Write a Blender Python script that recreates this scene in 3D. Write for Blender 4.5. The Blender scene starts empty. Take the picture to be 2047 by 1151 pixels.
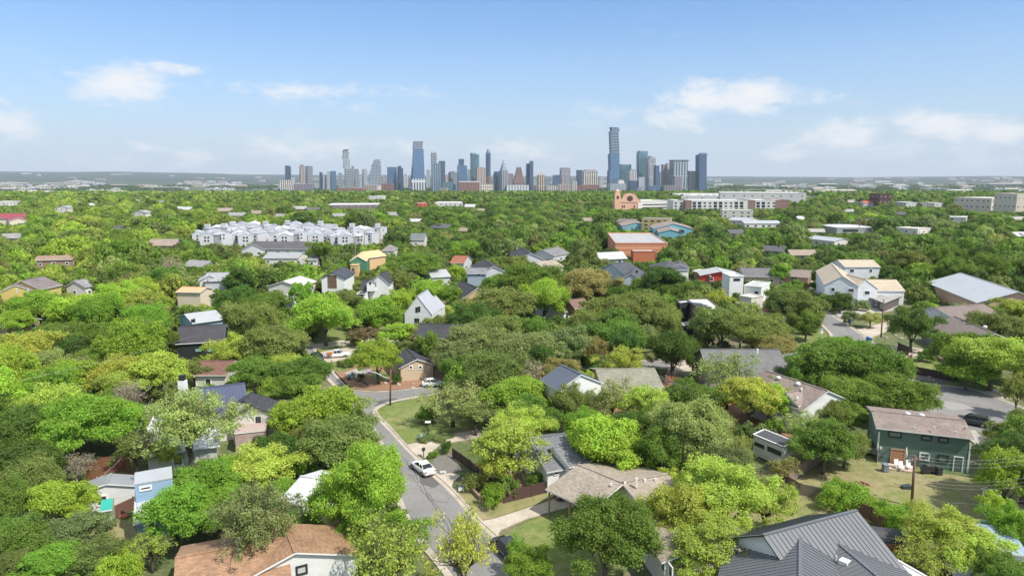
import bpy, math, random
import numpy as np
from mathutils import Vector
R = math.radians
random.seed(7)
RNG = np.random.default_rng(7)
S = bpy.context.scene
COL = S.collection

# ------------------------------------------------------------------ camera
CAM_H = 40.0
PITCH = R(9.27)
FPX = 2047 * 24.0 / 36.0
cam_d = bpy.data.cameras.new('camera')
cam_d.lens = 24.0
cam_d.sensor_width = 36.0
cam_d.clip_start = 0.5
cam_d.clip_end = 60000
cam = bpy.data.objects.new('camera', cam_d)
COL.objects.link(cam)
cam.location = (0, 0, CAM_H)
cam.rotation_euler = (R(90) - PITCH, 0, 0)
S.camera = cam

# ------------------------------------------------------------------ sun, sky, exposure
SUN_EL = R(54)
SUN_AZ = R(126)         # clockwise from +Y (view direction): the sun stands to the right, a little behind
world = bpy.data.worlds.new('World')
S.world = world
world.use_nodes = True
sun_d = bpy.data.lights.new('sun', 'SUN')
sun_d.energy = 3.0
sun_d.angle = R(1.0)
sun_d.color = (1.0, 0.955, 0.87)
sun = bpy.data.objects.new('sun', sun_d)
COL.objects.link(sun)
sdir = Vector((math.sin(SUN_AZ) * math.cos(SUN_EL), math.cos(SUN_AZ) * math.cos(SUN_EL), math.sin(SUN_EL)))
sun.rotation_euler = sdir.to_track_quat('Z', 'Y').to_euler()
sun.location = (0, 0, 500)
S.view_settings.view_transform = 'Standard'
S.view_settings.look = 'None'
S.view_settings.exposure = 0.92
S.view_settings.gamma = 1.0
S.cycles.max_bounces = 6
S.cycles.diffuse_bounces = 3
S.cycles.transmission_bounces = 4
S.cycles.volume_bounces = 0
S.cycles.transparent_max_bounces = 6
S.cycles.use_adaptive_sampling = True

# ------------------------------------------------------------------ pixel helpers (only to read positions off the photograph)
CP, SP = math.cos(PITCH), math.sin(PITCH)
def ray(px, py):
    a = (px - 1023.5); b = -(py - 575.5)
    return Vector((a, FPX * CP + b * SP, -FPX * SP + b * CP)).normalized()
def P(px, py, z=0.0):
    d = ray(px, py)
    t = (z - CAM_H) / d.z
    return Vector((d.x * t, d.y * t, z))
def proj(p):
    x, y, z = p[0], p[1], p[2] - CAM_H
    dep = y * CP - z * SP
    up = y * SP + z * CP
    return (1023.5 + FPX * x / dep, 575.5 - FPX * up / dep, dep)
def at_depth(px, py, Y):
    d = ray(px, py)
    t = Y / d.y
    return Vector((d.x * t, Y, CAM_H + d.z * t))
def smooth(a, b, x):
    t = min(1.0, max(0.0, (x - a) / (b - a)))
    return t * t * (3 - 2 * t)
def terrain(x, y):
    d = math.hypot(x, y)
    z = -30.0 * smooth(1250, 2100, y)
    if d > 5500:
        az = math.atan2(x, y)
        k = smooth(5500, 15000, d)
        lift = 62 + 88 * smooth(0.12, -0.62, az) + 7 * math.sin(az * 9 + 1) + 5 * math.sin(az * 23) + 3 * math.sin(az * 61 + 2)
        z += k * lift
        z += 9 * k * math.sin(x / 900.0 + 1) * math.sin(y / 1300.0)
    return z

# ------------------------------------------------------------------ world: Nishita sky with procedural clouds set by direction
nt = world.node_tree
nt.nodes.clear()
def N(tree, typ, **kw):
    n = tree.nodes.new(typ)
    for k, v in kw.items():
        setattr(n, k, v)
    return n
def math_n(tree, op, a, b=None, c=None, clamp=False):
    n = tree.nodes.new('ShaderNodeMath'); n.operation = op; n.use_clamp = clamp
    for i, v in enumerate((a, b, c)):
        if v is None: continue
        if isinstance(v, (int, float)): n.inputs[i].default_value = v
        else: tree.links.new(v, n.inputs[i])
    return n.outputs[0]
def mixc(tree, fac, a, b, blend='MIX'):
    n = tree.nodes.new('ShaderNodeMix'); n.data_type = 'RGBA'; n.blend_type = blend
    for idx, v in ((0, fac), (6, a), (7, b)):
        if isinstance(v, (int, float)): n.inputs[idx].default_value = v
        elif isinstance(v, tuple): n.inputs[idx].default_value = (v[0], v[1], v[2], 1)
        else: tree.links.new(v, n.inputs[idx])
    return n.outputs[2]
def ramp(tree, fac, stops):
    n = tree.nodes.new('ShaderNodeValToRGB')
    cr = n.color_ramp
    while len(cr.elements) > 1: cr.elements.remove(cr.elements[0])
    for i, (p, c) in enumerate(stops):
        e = cr.elements[0] if i == 0 else cr.elements.new(p)
        e.position = p
        e.color = (c, c, c, 1) if isinstance(c, (int, float)) else (c[0], c[1], c[2], 1)
    tree.links.new(fac, n.inputs[0])
    return n.outputs[0]
def noise(tree, vec, scale, detail=4, rough=0.55, dist=0.0):
    n = tree.nodes.new('ShaderNodeTexNoise')
    n.inputs['Scale'].default_value = scale; n.inputs['Detail'].default_value = detail
    n.inputs['Roughness'].default_value = rough; n.inputs['Distortion'].default_value = dist
    if vec is not None: tree.links.new(vec, n.inputs['Vector'])
    return n.outputs[0]

sky = N(nt, 'ShaderNodeTexSky', sky_type='NISHITA')
sky.sun_disc = False
sky.sun_elevation = SUN_EL
sky.sun_rotation = SUN_AZ
sky.air_density = 1.0
sky.dust_density = 0.6
sky.ozone_density = 2.2
sky.altitude = 100
tc = N(nt, 'ShaderNodeTexCoord')
sep = N(nt, 'ShaderNodeSeparateXYZ'); nt.links.new(tc.outputs['Generated'], sep.inputs[0])
az = math_n(nt, 'ARCTAN2', sep.outputs[0], sep.outputs[1])
el = math_n(nt, 'ARCSINE', sep.outputs[2])
CLOUDS = [(235, 168, 88, 34, 1.25), (165, 178, 45, 18, .7), (350, 138, 60, 12, .6), (640, 180, 190, 16, .62), (560, 172, 80, 12, .5), (700, 215, 110, 20, .4), (1465, 195, 150, 28, 1.2),
          (1560, 180, 60, 16, .7), (1370, 225, 90, 32, .8), (1700, 272, 80, 24, 1.1), (1875, 252, 75, 26, 1.25), (1995, 262, 60, 22, 1.0), (1800, 290, 200, 26, .6), (600, 296, 110, 24, .75),
          (1045, 300, 110, 22, .7), (15, 250, 55, 30, .9), (5, 205, 20, 12, .8), (285, 297, 50, 12, .6), (395, 312, 50, 14, .75), (1560, 305, 50, 16, .8), (250, 325, 150, 16, .6), (1250, 235, 120, 30, .35),
          (1270, 45, 260, 26, .12), (1500, 62, 260, 12, .12), (80, 95, 200, 14, .12), (1900, 100, 200, 25, .12), (900, 125, 120, 16, .12), (1940, 320, 150, 16, .5), (800, 300, 80, 18, .5)]
acc = None
for (cx, cy, wx, wy, st) in CLOUDS:
    d = ray(cx, cy); a0 = math.atan2(d.x, d.y); e0 = math.asin(d.z)
    cs = math.cos(a0) ** 2
    wa, we = wx / FPX * cs * 1.0 + 1e-4, wy / FPX * math.cos(a0)
    u = math_n(nt, 'MULTIPLY', math_n(nt, 'SUBTRACT', az, a0), 1 / wa)
    v = math_n(nt, 'MULTIPLY', math_n(nt, 'SUBTRACT', el, e0), 1 / we)
    r2 = math_n(nt, 'MULTIPLY_ADD', u, u, math_n(nt, 'MULTIPLY', v, v))
    g = math_n(nt, 'MULTIPLY', math_n(nt, 'POWER', 2.0, math_n(nt, 'MULTIPLY', r2, -1.1)), st)
    acc = g if acc is None else math_n(nt, 'MAXIMUM', acc, g)
cmb = N(nt, 'ShaderNodeCombineXYZ')
nt.links.new(az, cmb.inputs[0]); nt.links.new(math_n(nt, 'MULTIPLY', el, 2.3), cmb.inputs[1])
n1 = noise(nt, cmb.outputs[0], 14, 8, 0.62, 0.3)
n2 = noise(nt, cmb.outputs[0], 45, 6, 0.6, 0.4)
nn = math_n(nt, 'ADD', math_n(nt, 'MULTIPLY', n1, 0.72), math_n(nt, 'MULTIPLY', n2, 0.28))
cl = math_n(nt, 'ADD', acc, math_n(nt, 'MULTIPLY', math_n(nt, 'SUBTRACT', nn, 0.5), 3.4))
cl = math_n(nt, 'SUBTRACT', cl, 0.22)
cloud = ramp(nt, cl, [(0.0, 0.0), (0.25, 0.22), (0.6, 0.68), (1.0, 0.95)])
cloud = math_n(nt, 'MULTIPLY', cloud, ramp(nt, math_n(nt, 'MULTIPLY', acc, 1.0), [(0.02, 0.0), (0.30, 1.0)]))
# thin high veil, haze low in the sky, and unseen overhead white added as fill
cmb2 = N(nt, 'ShaderNodeCombineXYZ')
nt.links.new(az, cmb2.inputs[0]); nt.links.new(math_n(nt, 'MULTIPLY', el, 7.0), cmb2.inputs[1])
veil = noise(nt, cmb2.outputs[0], 3.2, 6, 0.55, 0.6)
veil = ramp(nt, veil, [(0.42, 0.0), (0.8, 0.35)])
low = ramp(nt, el, [(0.0, 0.98), (0.05, 0.78), (0.10, 0.52), (0.20, 0.20), (0.26, 0.10), (0.42, 0.80), (1.0, 1.0)])  # rises again overhead: white cover out of view, added to brighten shadows
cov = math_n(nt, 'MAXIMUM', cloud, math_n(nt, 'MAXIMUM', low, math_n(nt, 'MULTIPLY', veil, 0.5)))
skyt = mixc(nt, 1.0, sky.outputs[0], (0.62, 0.94, 1.23), 'MULTIPLY')
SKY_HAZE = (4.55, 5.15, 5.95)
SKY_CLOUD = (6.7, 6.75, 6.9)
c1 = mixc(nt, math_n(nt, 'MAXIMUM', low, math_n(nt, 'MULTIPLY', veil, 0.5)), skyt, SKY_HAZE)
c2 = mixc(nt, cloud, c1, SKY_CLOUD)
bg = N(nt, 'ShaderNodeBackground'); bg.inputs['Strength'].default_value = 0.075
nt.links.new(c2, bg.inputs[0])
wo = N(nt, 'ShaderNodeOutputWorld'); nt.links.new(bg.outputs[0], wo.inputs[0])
world.cycles.sampling_method = 'MANUAL'
world.cycles.sample_map_resolution = 512

# ------------------------------------------------------------------ materials
MATS = {}
def newmat(name):
    m = bpy.data.materials.new(name); m.use_nodes = True
    t = m.node_tree; b = t.nodes['Principled BSDF']
    return m, t, b
def setc(inp, c): inp.default_value = (c[0], c[1], c[2], 1)
def uvn(t):
    n = t.nodes.new('ShaderNodeUVMap'); n.uv_map = 'UVMap'; return n.outputs[0]
def sepuv(t):
    s = t.nodes.new('ShaderNodeSeparateXYZ'); t.links.new(uvn(t), s.inputs[0]); return s.outputs[0], s.outputs[1]
def posn(t): return t.nodes.new('ShaderNodeNewGeometry').outputs['Position']
def lines(t, coord, period, width):
    f = math_n(t, 'FRACT', math_n(t, 'MULTIPLY', coord, 1.0 / period))
    return math_n(t, 'LESS_THAN', f, width / period)
def mul(c, k): return tuple(min(1.0, v * k) for v in c)
def plain(c, rough=0.7, metal=0.0, var=0.12, scale=1.5, name=None):
    key = ('plain', c, rough, metal, var, scale)
    if key in MATS: return MATS[key]
    m, t, b = newmat(name or 'paint')
    nz = noise(t, posn(t), scale, 4)
    t.links.new(mixc(t, nz, mul(c, 1 - var), mul(c, 1 + var)), b.inputs['Base Color'])
    b.inputs['Roughness'].default_value = rough; b.inputs['Metallic'].default_value = metal
    MATS[key] = m; return m
def siding(c, period=0.22, vertical=False, stain=0.2):
    key = ('siding', c, period, vertical, stain)
    if key in MATS: return MATS[key]
    m, t, b = newmat('siding')
    u, v = sepuv(t)
    ln = lines(t, u if vertical else v, period, period * 0.16)
    cmb = t.nodes.new('ShaderNodeCombineXYZ')
    t.links.new(math_n(t, 'MULTIPLY', u, 0.5), cmb.inputs[0]); t.links.new(math_n(t, 'MULTIPLY', v, 2.0), cmb.inputs[1])
    nz = noise(t, cmb.outputs[0], 0.9, 5)
    base = mixc(t, nz, mul(c, 1 - stain), mul(c, 1 + stain))
    t.links.new(mixc(t, math_n(t, 'MULTIPLY', ln, 0.45), base, mul(c, 0.35)), b.inputs['Base Color'])
    b.inputs['Roughness'].default_value = 0.65
    MATS[key] = m; return m
def brick(c):
    key = ('brick', c)
    if key in MATS: return MATS[key]
    m, t, b = newmat('brick')
    n = t.nodes.new('ShaderNodeTexBrick'); t.links.new(uvn(t), n.inputs[0])
    n.inputs['Scale'].default_value = 1.0; n.inputs['Brick Width'].default_value = 0.28; n.inputs['Row Height'].default_value = 0.1
    n.inputs['Mortar Size'].default_value = 0.012
    setc(n.inputs['Color1'], mul(c, 0.8)); setc(n.inputs['Color2'], mul(c, 1.2)); setc(n.inputs['Mortar'], (0.4, 0.37, 0.33))
    t.links.new(n.outputs[0], b.inputs['Base Color']); b.inputs['Roughness'].default_value = 0.9
    MATS[key] = m; return m
def shingle(c, stain=0.3):
    key = ('shingle', c, stain)
    if key in MATS: return MATS[key]
    m, t, b = newmat('shingle')
    uv = uvn(t)
    n = t.nodes.new('ShaderNodeTexBrick'); t.links.new(uv, n.inputs[0])
    n.inputs['Scale'].default_value = 1.0; n.inputs['Brick Width'].default_value = 0.45; n.inputs['Row Height'].default_value = 0.2
    n.inputs['Mortar Size'].default_value = 0.012
    setc(n.inputs['Color1'], mul(c, 0.82)); setc(n.inputs['Color2'], mul(c, 1.18)); setc(n.inputs['Mortar'], mul(c, 0.5))
    big = noise(t, posn(t), 0.35, 5, 0.6)
    mid = noise(t, uv, 2.6, 6, 0.75)
    k = ramp(t, math_n(t, 'ADD', math_n(t, 'MULTIPLY', big, 0.6), math_n(t, 'MULTIPLY', mid, 0.4)), [(0.3, 1 - stain), (0.7, 1 + stain * 0.7)])
    t.links.new(mixc(t, 1.0, n.outputs[0], k, 'MULTIPLY'), b.inputs['Base Color'])
    b.inputs['Roughness'].default_value = 0.9
    MATS[key] = m; return m
def metal(c, rough=0.42, period=0.5, dirt=0.15):
    key = ('metal', c, rough, period, dirt)
    if key in MATS: return MATS[key]
    m, t, b = newmat('sheet_metal')
    u, v = sepuv(t)
    ln = lines(t, u, period, 0.05)
    nz = noise(t, posn(t), 0.5, 5, 0.6)
    base = mixc(t, nz, mul(c, 1 - dirt), mul(c, 1 + dirt))
    t.links.new(mixc(t, math_n(t, 'MULTIPLY', ln, 0.55), base, mul(c, 0.45)), b.inputs['Base Color'])
    b.inputs['Roughness'].default_value = rough; b.inputs['Metallic'].default_value = 0.25
    MATS[key] = m; return m
def membrane(c=(0.58, 0.57, 0.55), dirt=0.35):
    key = ('membrane', c, dirt)
    if key in MATS: return MATS[key]
    m, t, b = newmat('roof_membrane')
    a = noise(t, posn(t), 0.25, 6, 0.7); d = noise(t, posn(t), 1.8, 6, 0.7)
    k = ramp(t, math_n(t, 'MULTIPLY', math_n(t, 'ADD', a, d), 0.5), [(0.36, 1 - dirt), (0.55, 1.0)])
    t.links.new(mixc(t, 1.0, c, k, 'MULTIPLY'), b.inputs['Base Color'])
    b.inputs['Roughness'].default_value = 0.75
    MATS[key] = m; return m
def glass(c=(0.03, 0.045, 0.06), rough=0.08):
    key = ('glass', c, rough)
    if key in MATS: return MATS[key]
    m, t, b = newmat('window_glass')
    setc(b.inputs['Base Color'], c); b.inputs['Roughness'].default_value = rough
    b.inputs['Specular IOR Level'].default_value = 0.8
    MATS[key] = m; return m
def facade(glass_c, wall_c, fh=4.0, bay=3.0, vfrac=0.35, hfrac=0.2, metallic=0.55, rough=0.14, blotch=0.45):
    """curtain wall: glass with floor bands and mullions, in metres along the face"""
    key = ('facade', glass_c, wall_c, fh, bay, vfrac, hfrac, metallic, rough, blotch)
    if key in MATS: return MATS[key]
    m, t, b = newmat('facade')
    u, v = sepuv(t)
    lv = lines(t, u, bay, bay * vfrac); lh = lines(t, v, fh, fh * hfrac)
    fac = math_n(t, 'MAXIMUM', lv, lh)
    cell = t.nodes.new('ShaderNodeTexWhiteNoise'); cell.noise_dimensions = '2D'
    cmb = t.nodes.new('ShaderNodeCombineXYZ')
    t.links.new(math_n(t, 'FLOOR', math_n(t, 'MULTIPLY', u, 1 / bay)), cmb.inputs[0]); t.links.new(math_n(t, 'FLOOR', math_n(t, 'MULTIPLY', v, 1 / fh)), cmb.inputs[1])
    t.links.new(cmb.outputs[0], cell.inputs['Vector'])
    big = noise(t, uvn(t), 0.02, 3, 0.6)
    var = math_n(t, 'ADD', math_n(t, 'MULTIPLY', cell.outputs['Value'], 0.35), math_n(t, 'MULTIPLY', big, 0.65))
    gl = mixc(t, var, mul(glass_c, 1 - blotch), mul(glass_c, 1 + blotch))
    nu = t.nodes.new('ShaderNodeNewGeometry'); sx = t.nodes.new('ShaderNodeSeparateXYZ'); t.links.new(nu.outputs['Normal'], sx.inputs[0])
    top = math_n(t, 'GREATER_THAN', sx.outputs[2], 0.8)
    colr = mixc(t, fac, gl, wall_c)
    t.links.new(mixc(t, top, colr, (0.35, 0.35, 0.34)), b.inputs['Base Color'])
    t.links.new(math_n(t, 'MULTIPLY', math_n(t, 'SUBTRACT', 1.0, math_n(t, 'MAXIMUM', fac, top)), metallic), b.inputs['Metallic'])
    t.links.new(math_n(t, 'ADD', math_n(t, 'MULTIPLY', math_n(t, 'MAXIMUM', fac, top), 0.5), rough), b.inputs['Roughness'])
    MATS[key] = m; return m
def asphalt():
    if 'asphalt' in MATS: return MATS['asphalt']
    m, t, b = newmat('asphalt')
    p = posn(t)
    a = noise(t, p, 0.12, 6, 0.65); d = noise(t, p, 1.3, 6, 0.75); f = noise(t, p, 9, 3, 0.7)
    k = math_n(t, 'ADD', math_n(t, 'ADD', math_n(t, 'MULTIPLY', a, 0.45), math_n(t, 'MULTIPLY', d, 0.3)), math_n(t, 'MULTIPLY', f, 0.25))
    base = ramp(t, k, [(0.34, (0.165, 0.158, 0.154)), (0.5, (0.215, 0.205, 0.200)), (0.66, (0.275, 0.262, 0.252))])
    w = t.nodes.new('ShaderNodeTexVoronoi'); w.feature = 'DISTANCE_TO_EDGE'; w.inputs['Scale'].default_value = 0.16; t.links.new(p, w.inputs['Vector'])
    cr = math_n(t, 'LESS_THAN', w.outputs[0], 0.006)
    t.links.new(mixc(t, math_n(t, 'MULTIPLY', cr, 0.35), base, (0.09, 0.088, 0.085)), b.inputs['Base Color'])
    b.inputs['Roughness'].default_value = 0.88
    MATS['asphalt'] = m; return m
def concrete(c=(0.50, 0.45, 0.39)):
    key = ('concrete', c)
    if key in MATS: return MATS[key]
    m, t, b = newmat('concrete')
    p = posn(t)
    a = noise(t, p, 0.35, 6, 0.65); d = noise(t, p, 3, 5, 0.7)
    k = math_n(t, 'ADD', math_n(t, 'MULTIPLY', a, 0.6), math_n(t, 'MULTIPLY', d, 0.4))
    base = mixc(t, ramp(t, k, [(0.35, 0.0), (0.65, 1.0)]), mul(c, 0.72), mul(c, 1.15))
    t.links.new(base, b.inputs['Base Color']); b.inputs['Roughness'].default_value = 0.9
    MATS[key] = m; return m
def earth(g1, g2, dirt, amt=0.5, name='ground'):
    """grass worn to soil in patches"""
    key = ('earth', g1, g2, dirt, amt)
    if key in MATS: return MATS[key]
    m, t, b = newmat(name)
    p = posn(t)
    a = noise(t, p, 0.09, 6, 0.65); d = noise(t, p, 0.7, 6, 0.7); f = noise(t, p, 5.0, 4, 0.7)
    g = mixc(t, ramp(t, math_n(t, 'MULTIPLY', math_n(t, 'ADD', d, f), 0.5), [(0.38, 0.0), (0.62, 1.0)]), g1, g2)
    k = math_n(t, 'ADD', math_n(t, 'MULTIPLY', a, 0.55), math_n(t, 'MULTIPLY', d, 0.45))
    g = mixc(t, ramp(t, k, [(0.62 - 0.25 * amt, 0.0), (0.80 - 0.25 * amt, 0.9)]), g, dirt)
    t.links.new(g, b.inputs['Base Color']); b.inputs['Roughness'].default_value = 0.95
    bp = t.nodes.new('ShaderNodeBump'); bp.inputs['Strength'].default_value = 0.5; bp.inputs['Distance'].default_value = 0.15
    t.links.new(f, bp.inputs['Height']); t.links.new(bp.outputs[0], b.inputs['Normal'])
    MATS[key] = m; return m
def woodm(c=(0.14, 0.07, 0.04), period=0.16):
    return siding(c, period, True, 0.35)
def leafmat(name, src):
    m, t, b = newmat(name)
    at = t.nodes.new('ShaderNodeAttribute'); at.attribute_name = 'var'
    if src == 'object':
        oi = t.nodes.new('ShaderNodeObjectInfo'); base = oi.outputs['Color']
    else:
        ai = t.nodes.new('ShaderNodeAttribute'); ai.attribute_type = 'INSTANCER'; ai.attribute_name = 'tint'; base = ai.outputs['Color']
    hs = t.nodes.new('ShaderNodeHueSaturation')
    s3 = t.nodes.new('ShaderNodeSeparateColor'); t.links.new(at.outputs['Color'], s3.inputs[0])
    t.links.new(math_n(t, 'MULTIPLY_ADD', s3.outputs[0], 0.05, 0.475), hs.inputs['Hue'])
    t.links.new(math_n(t, 'MULTIPLY_ADD', s3.outputs[1], 0.9, 0.6), hs.inputs['Value'])
    t.links.new(base, hs.inputs['Color'])
    t.links.new(hs.outputs[0], b.inputs['Base Color'])
    b.inputs['Roughness'].default_value = 0.62
    b.inputs['Specular IOR Level'].default_value = 0.25
    tr = t.nodes.new('ShaderNodeBsdfTranslucent'); t.links.new(mixc(t, 1.0, hs.outputs[0], (1.1, 1.15, 0.6), 'MULTIPLY'), tr.inputs[0])
    mx = t.nodes.new('ShaderNodeMixShader'); mx.inputs[0].default_value = 0.45
    t.links.new(b.outputs[0], mx.inputs[1]); t.links.new(tr.outputs[0], mx.inputs[2])
    t.links.new(mx.outputs[0], t.nodes['Material Output'].inputs['Surface'])
    return m
LEAF = leafmat('leaves', 'object')
LEAF_I = leafmat('far_leaves', 'inst')
BARK = plain((0.13, 0.105, 0.085), 0.95, 0, 0.3, 2.5, 'bark')
BARK_PALE = plain((0.30, 0.26, 0.22), 0.95, 0, 0.25, 2.5, 'pale_bark')

# ------------------------------------------------------------------ mesh builder
Z = Vector((0, 0, 1))
class MB:
    def __init__(s): s.v = []; s.f = []; s.m = []; s.sm = []
    def poly(s, pts, mi=0, smooth=False):
        i = len(s.v); s.v += [Vector(p) for p in pts]; s.f.append(list(range(i, i + len(pts)))); s.m.append(mi); s.sm.append(smooth)
    def prism(s, pts, z0, z1, mi=0, mi_top=None, bottom=True):
        """pts: xy ring; z0/z1 numbers or per-point lists"""
        n = len(pts)
        zb = [z0] * n if isinstance(z0, (int, float)) else z0
        zt = [z1] * n if isinstance(z1, (int, float)) else z1
        area = sum(pts[i][0] * pts[(i + 1) % n][1] - pts[(i + 1) % n][0] * pts[i][1] for i in range(n))
        if area < 0: pts = pts[::-1]; zb = zb[::-1]; zt = zt[::-1]
        i0 = len(s.v)
        s.v += [Vector((p[0], p[1], z)) for p, z in zip(pts, zb)] + [Vector((p[0], p[1], z)) for p, z in zip(pts, zt)]
        for k in range(n):
            j = (k + 1) % n
            s.f.append([i0 + k, i0 + j, i0 + n + j, i0 + n + k]); s.m.append(mi); s.sm.append(False)
        s.f.append([i0 + n + k for k in range(n)]); s.m.append(mi if mi_top is None else mi_top); s.sm.append(False)
        if bottom: s.f.append([i0 + k for k in range(n)][::-1]); s.m.append(mi); s.sm.append(False)
    def obox(s, c, ax, ay, az_, mi=0):
        """box: centre and three half-extent vectors"""
        c = Vector(c); i0 = len(s.v)
        for sz in (-1, 1):
            for sx, sy in ((-1, -1), (1, -1), (1, 1), (-1, 1)):
                s.v.append(c + ax * sx + ay * sy + az_ * sz)
        for f in ([0, 3, 2, 1], [4, 5, 6, 7], [0, 1, 5, 4], [1, 2, 6, 5], [2, 3, 7, 6], [3, 0, 4, 7]):
            s.f.append([i0 + k for k in f]); s.m.append(mi); s.sm.append(False)
    def box(s, x0, x1, y0, y1, z0, z1, mi=0):
        s.obox(((x0 + x1) / 2, (y0 + y1) / 2, (z0 + z1) / 2), Vector(((x1 - x0) / 2, 0, 0)), Vector((0, (y1 - y0) / 2, 0)), Vector((0, 0, (z1 - z0) / 2)), mi)
    def tube(s, pts, rad, seg=6, mi=0, cap=True):
        pts = [Vector(p) for p in pts]; rings = []
        n = len(pts)
        for k, p in enumerate(pts):
            d = (pts[min(k + 1, n - 1)] - pts[max(k - 1, 0)]).normalized()
            a = d.cross(Z)
            if a.length < 1e-3: a = d.cross(Vector((1, 0, 0)))
            a.normalize(); b = d.cross(a)
            r = rad[k] if isinstance(rad, (list, tuple)) else rad
            i0 = len(s.v)
            for q in range(seg):
                t = 2 * math.pi * q / seg
                s.v.append(p + (a * math.cos(t) + b * math.sin(t)) * r)
            rings.append(i0)
        for k in range(n - 1):
            for q in range(seg):
                j = (q + 1) % seg
                s.f.append([rings[k] + q, rings[k + 1] + q, rings[k + 1] + j, rings[k] + j]); s.m.append(mi); s.sm.append(True)
        if cap:
            s.f.append([rings[0] + q for q in range(seg)]); s.m.append(mi); s.sm.append(False)
            s.f.append([rings[-1] + q for q in range(seg)][::-1]); s.m.append(mi); s.sm.append(False)
    def lathe(s, c, prof, seg=12, mi=0, sx=1.0, sy=1.0):
        c = Vector(c); rings = []
        for (r, z) in prof:
            i0 = len(s.v)
            for q in range(seg):
                t = 2 * math.pi * q / seg
                s.v.append(c + Vector((math.cos(t) * r * sx, math.sin(t) * r * sy, z)))
            rings.append(i0)
        for k in range(len(prof) - 1):
            for q in range(seg):
                j = (q + 1) % seg
                s.f.append([rings[k] + q, rings[k] + j, rings[k + 1] + j, rings[k + 1] + q]); s.m.append(mi); s.sm.append(True)
        s.f.append([rings[-1] + q for q in range(seg)]); s.m.append(mi); s.sm.append(False)
        s.f.append([rings[0] + q for q in range(seg)][::-1]); s.m.append(mi); s.sm.append(False)
    def mesh(s, name, mats, off=(0, 0, 0)):
        off = Vector(off)
        me = bpy.data.meshes.new(name)
        me.from_pydata([tuple(v - off) for v in s.v], [], s.f)
        if not isinstance(mats, (list, tuple)): mats = [mats]
        for m in mats: me.materials.append(m)
        me.polygons.foreach_set('material_index', s.m)
        me.polygons.foreach_set('use_smooth', s.sm)
        uvl = me.uv_layers.new(name='UVMap')
        me.update()
        buf = []
        for p in me.polygons:
            n = p.normal
            if abs(n.z) > 0.9995: u = Vector((1, 0, 0)); w = Vector((0, 1, 0))
            else:
                u = Z.cross(n).normalized(); w = n.cross(u)
            for vi in p.vertices:
                co = s.v[vi]
                buf += [co.dot(u), co.dot(w)]
        uvl.data.foreach_set('uv', buf)
        return me
    def build(s, name, mats, parent=None, off=None):
        if off is None: off = parent_off(parent)
        o = bpy.data.objects.new(name, s.mesh(name, mats, off))
        COL.objects.link(o)
        if parent is not None: o.parent = parent
        return o
def parent_off(p):
    o = Vector((0, 0, 0))
    while p is not None:
        o += p.location; p = p.parent
    return o
def empty(name, loc, label, cat, group=None):
    o = bpy.data.objects.new(name, None); o.empty_display_size = 0.5
    COL.objects.link(o); o.location = loc; o['label'] = label; o['category'] = cat
    if group: o['group'] = group
    return o
def tag(o, label, cat, group=None):
    o['label'] = label; o['category'] = cat
    if group: o['group'] = group
    return o
def struct(o): o['kind'] = 'structure'; return o
def recentre(o):
    """puts a single-mesh thing's origin at its base"""
    me = o.data
    a = np.empty(len(me.vertices) * 3); me.vertices.foreach_get('co', a); a = a.reshape(-1, 3)
    c = Vector(((a[:, 0].min() + a[:, 0].max()) / 2, (a[:, 1].min() + a[:, 1].max()) / 2, a[:, 2].min()))
    a -= np.array(c); me.vertices.foreach_set('co', a.ravel()); me.update(); o.location = c
    return o
PROT = []        # (x0, x1, y0, y1, depth) picture boxes that trees nearer than `depth` must leave open
FOOT = []        # (x, y, r) ground discs no tree may stand in
def protect(x0, y0, x1, y1, dep=None):
    if dep is None: dep = proj(P((x0 + x1) / 2, y1))[2]
    PROT.append((min(x0, x1), max(x0, x1), min(y0, y1), max(y0, y1), dep))

# ------------------------------------------------------------------ ground, streets, lawns
GROUND = earth((0.045, 0.075, 0.022), (0.10, 0.13, 0.035), (0.24, 0.17, 0.11), 0.55, 'ground')
def far_ground_mat():
    m, t, b = newmat('far_ground')
    p = posn(t)
    sp = t.nodes.new('ShaderNodeSeparateXYZ'); t.links.new(p, sp.inputs[0])
    cm = t.nodes.new('ShaderNodeCombineXYZ'); t.links.new(sp.outputs[0], cm.inputs[0]); t.links.new(math_n(t, 'MULTIPLY', sp.outputs[1], 0.45), cm.inputs[1])
    a = noise(t, cm.outputs[0], 0.0016, 5, 0.6); d = noise(t, cm.outputs[0], 0.012, 5, 0.7); f = noise(t, cm.outputs[0], 0.05, 4, 0.75)
    k = math_n(t, 'ADD', math_n(t, 'MULTIPLY', a, 0.55), math_n(t, 'MULTIPLY', d, 0.45))
    g = ramp(t, k, [(0.36, (0.022, 0.045, 0.02)), (0.5, (0.05, 0.085, 0.03)), (0.62, (0.12, 0.15, 0.06))])
    g = mixc(t, ramp(t, f, [(0.57, 0.0), (0.66, 0.8)]), g, (0.36, 0.33, 0.28))
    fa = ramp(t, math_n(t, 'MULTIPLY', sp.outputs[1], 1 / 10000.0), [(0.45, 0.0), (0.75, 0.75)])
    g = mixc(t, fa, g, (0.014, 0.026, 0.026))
    near = math_n(t, 'LESS_THAN', sp.outputs[1], 900.0)
    n2 = noise(t, p, 0.09, 6, 0.65); n3 = noise(t, p, 1.2, 5, 0.7)
    kk = math_n(t, 'ADD', math_n(t, 'MULTIPLY', n2, 0.5), math_n(t, 'MULTIPLY', n3, 0.5))
    gn = ramp(t, kk, [(0.36, (0.05, 0.085, 0.025)), (0.50, (0.11, 0.135, 0.045)), (0.58, (0.22, 0.17, 0.11)), (0.68, (0.30, 0.22, 0.15))])
    t.links.new(mixc(t, near, g, gn), b.inputs['Base Color']); b.inputs['Roughness'].default_value = 0.95
    return m
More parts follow.
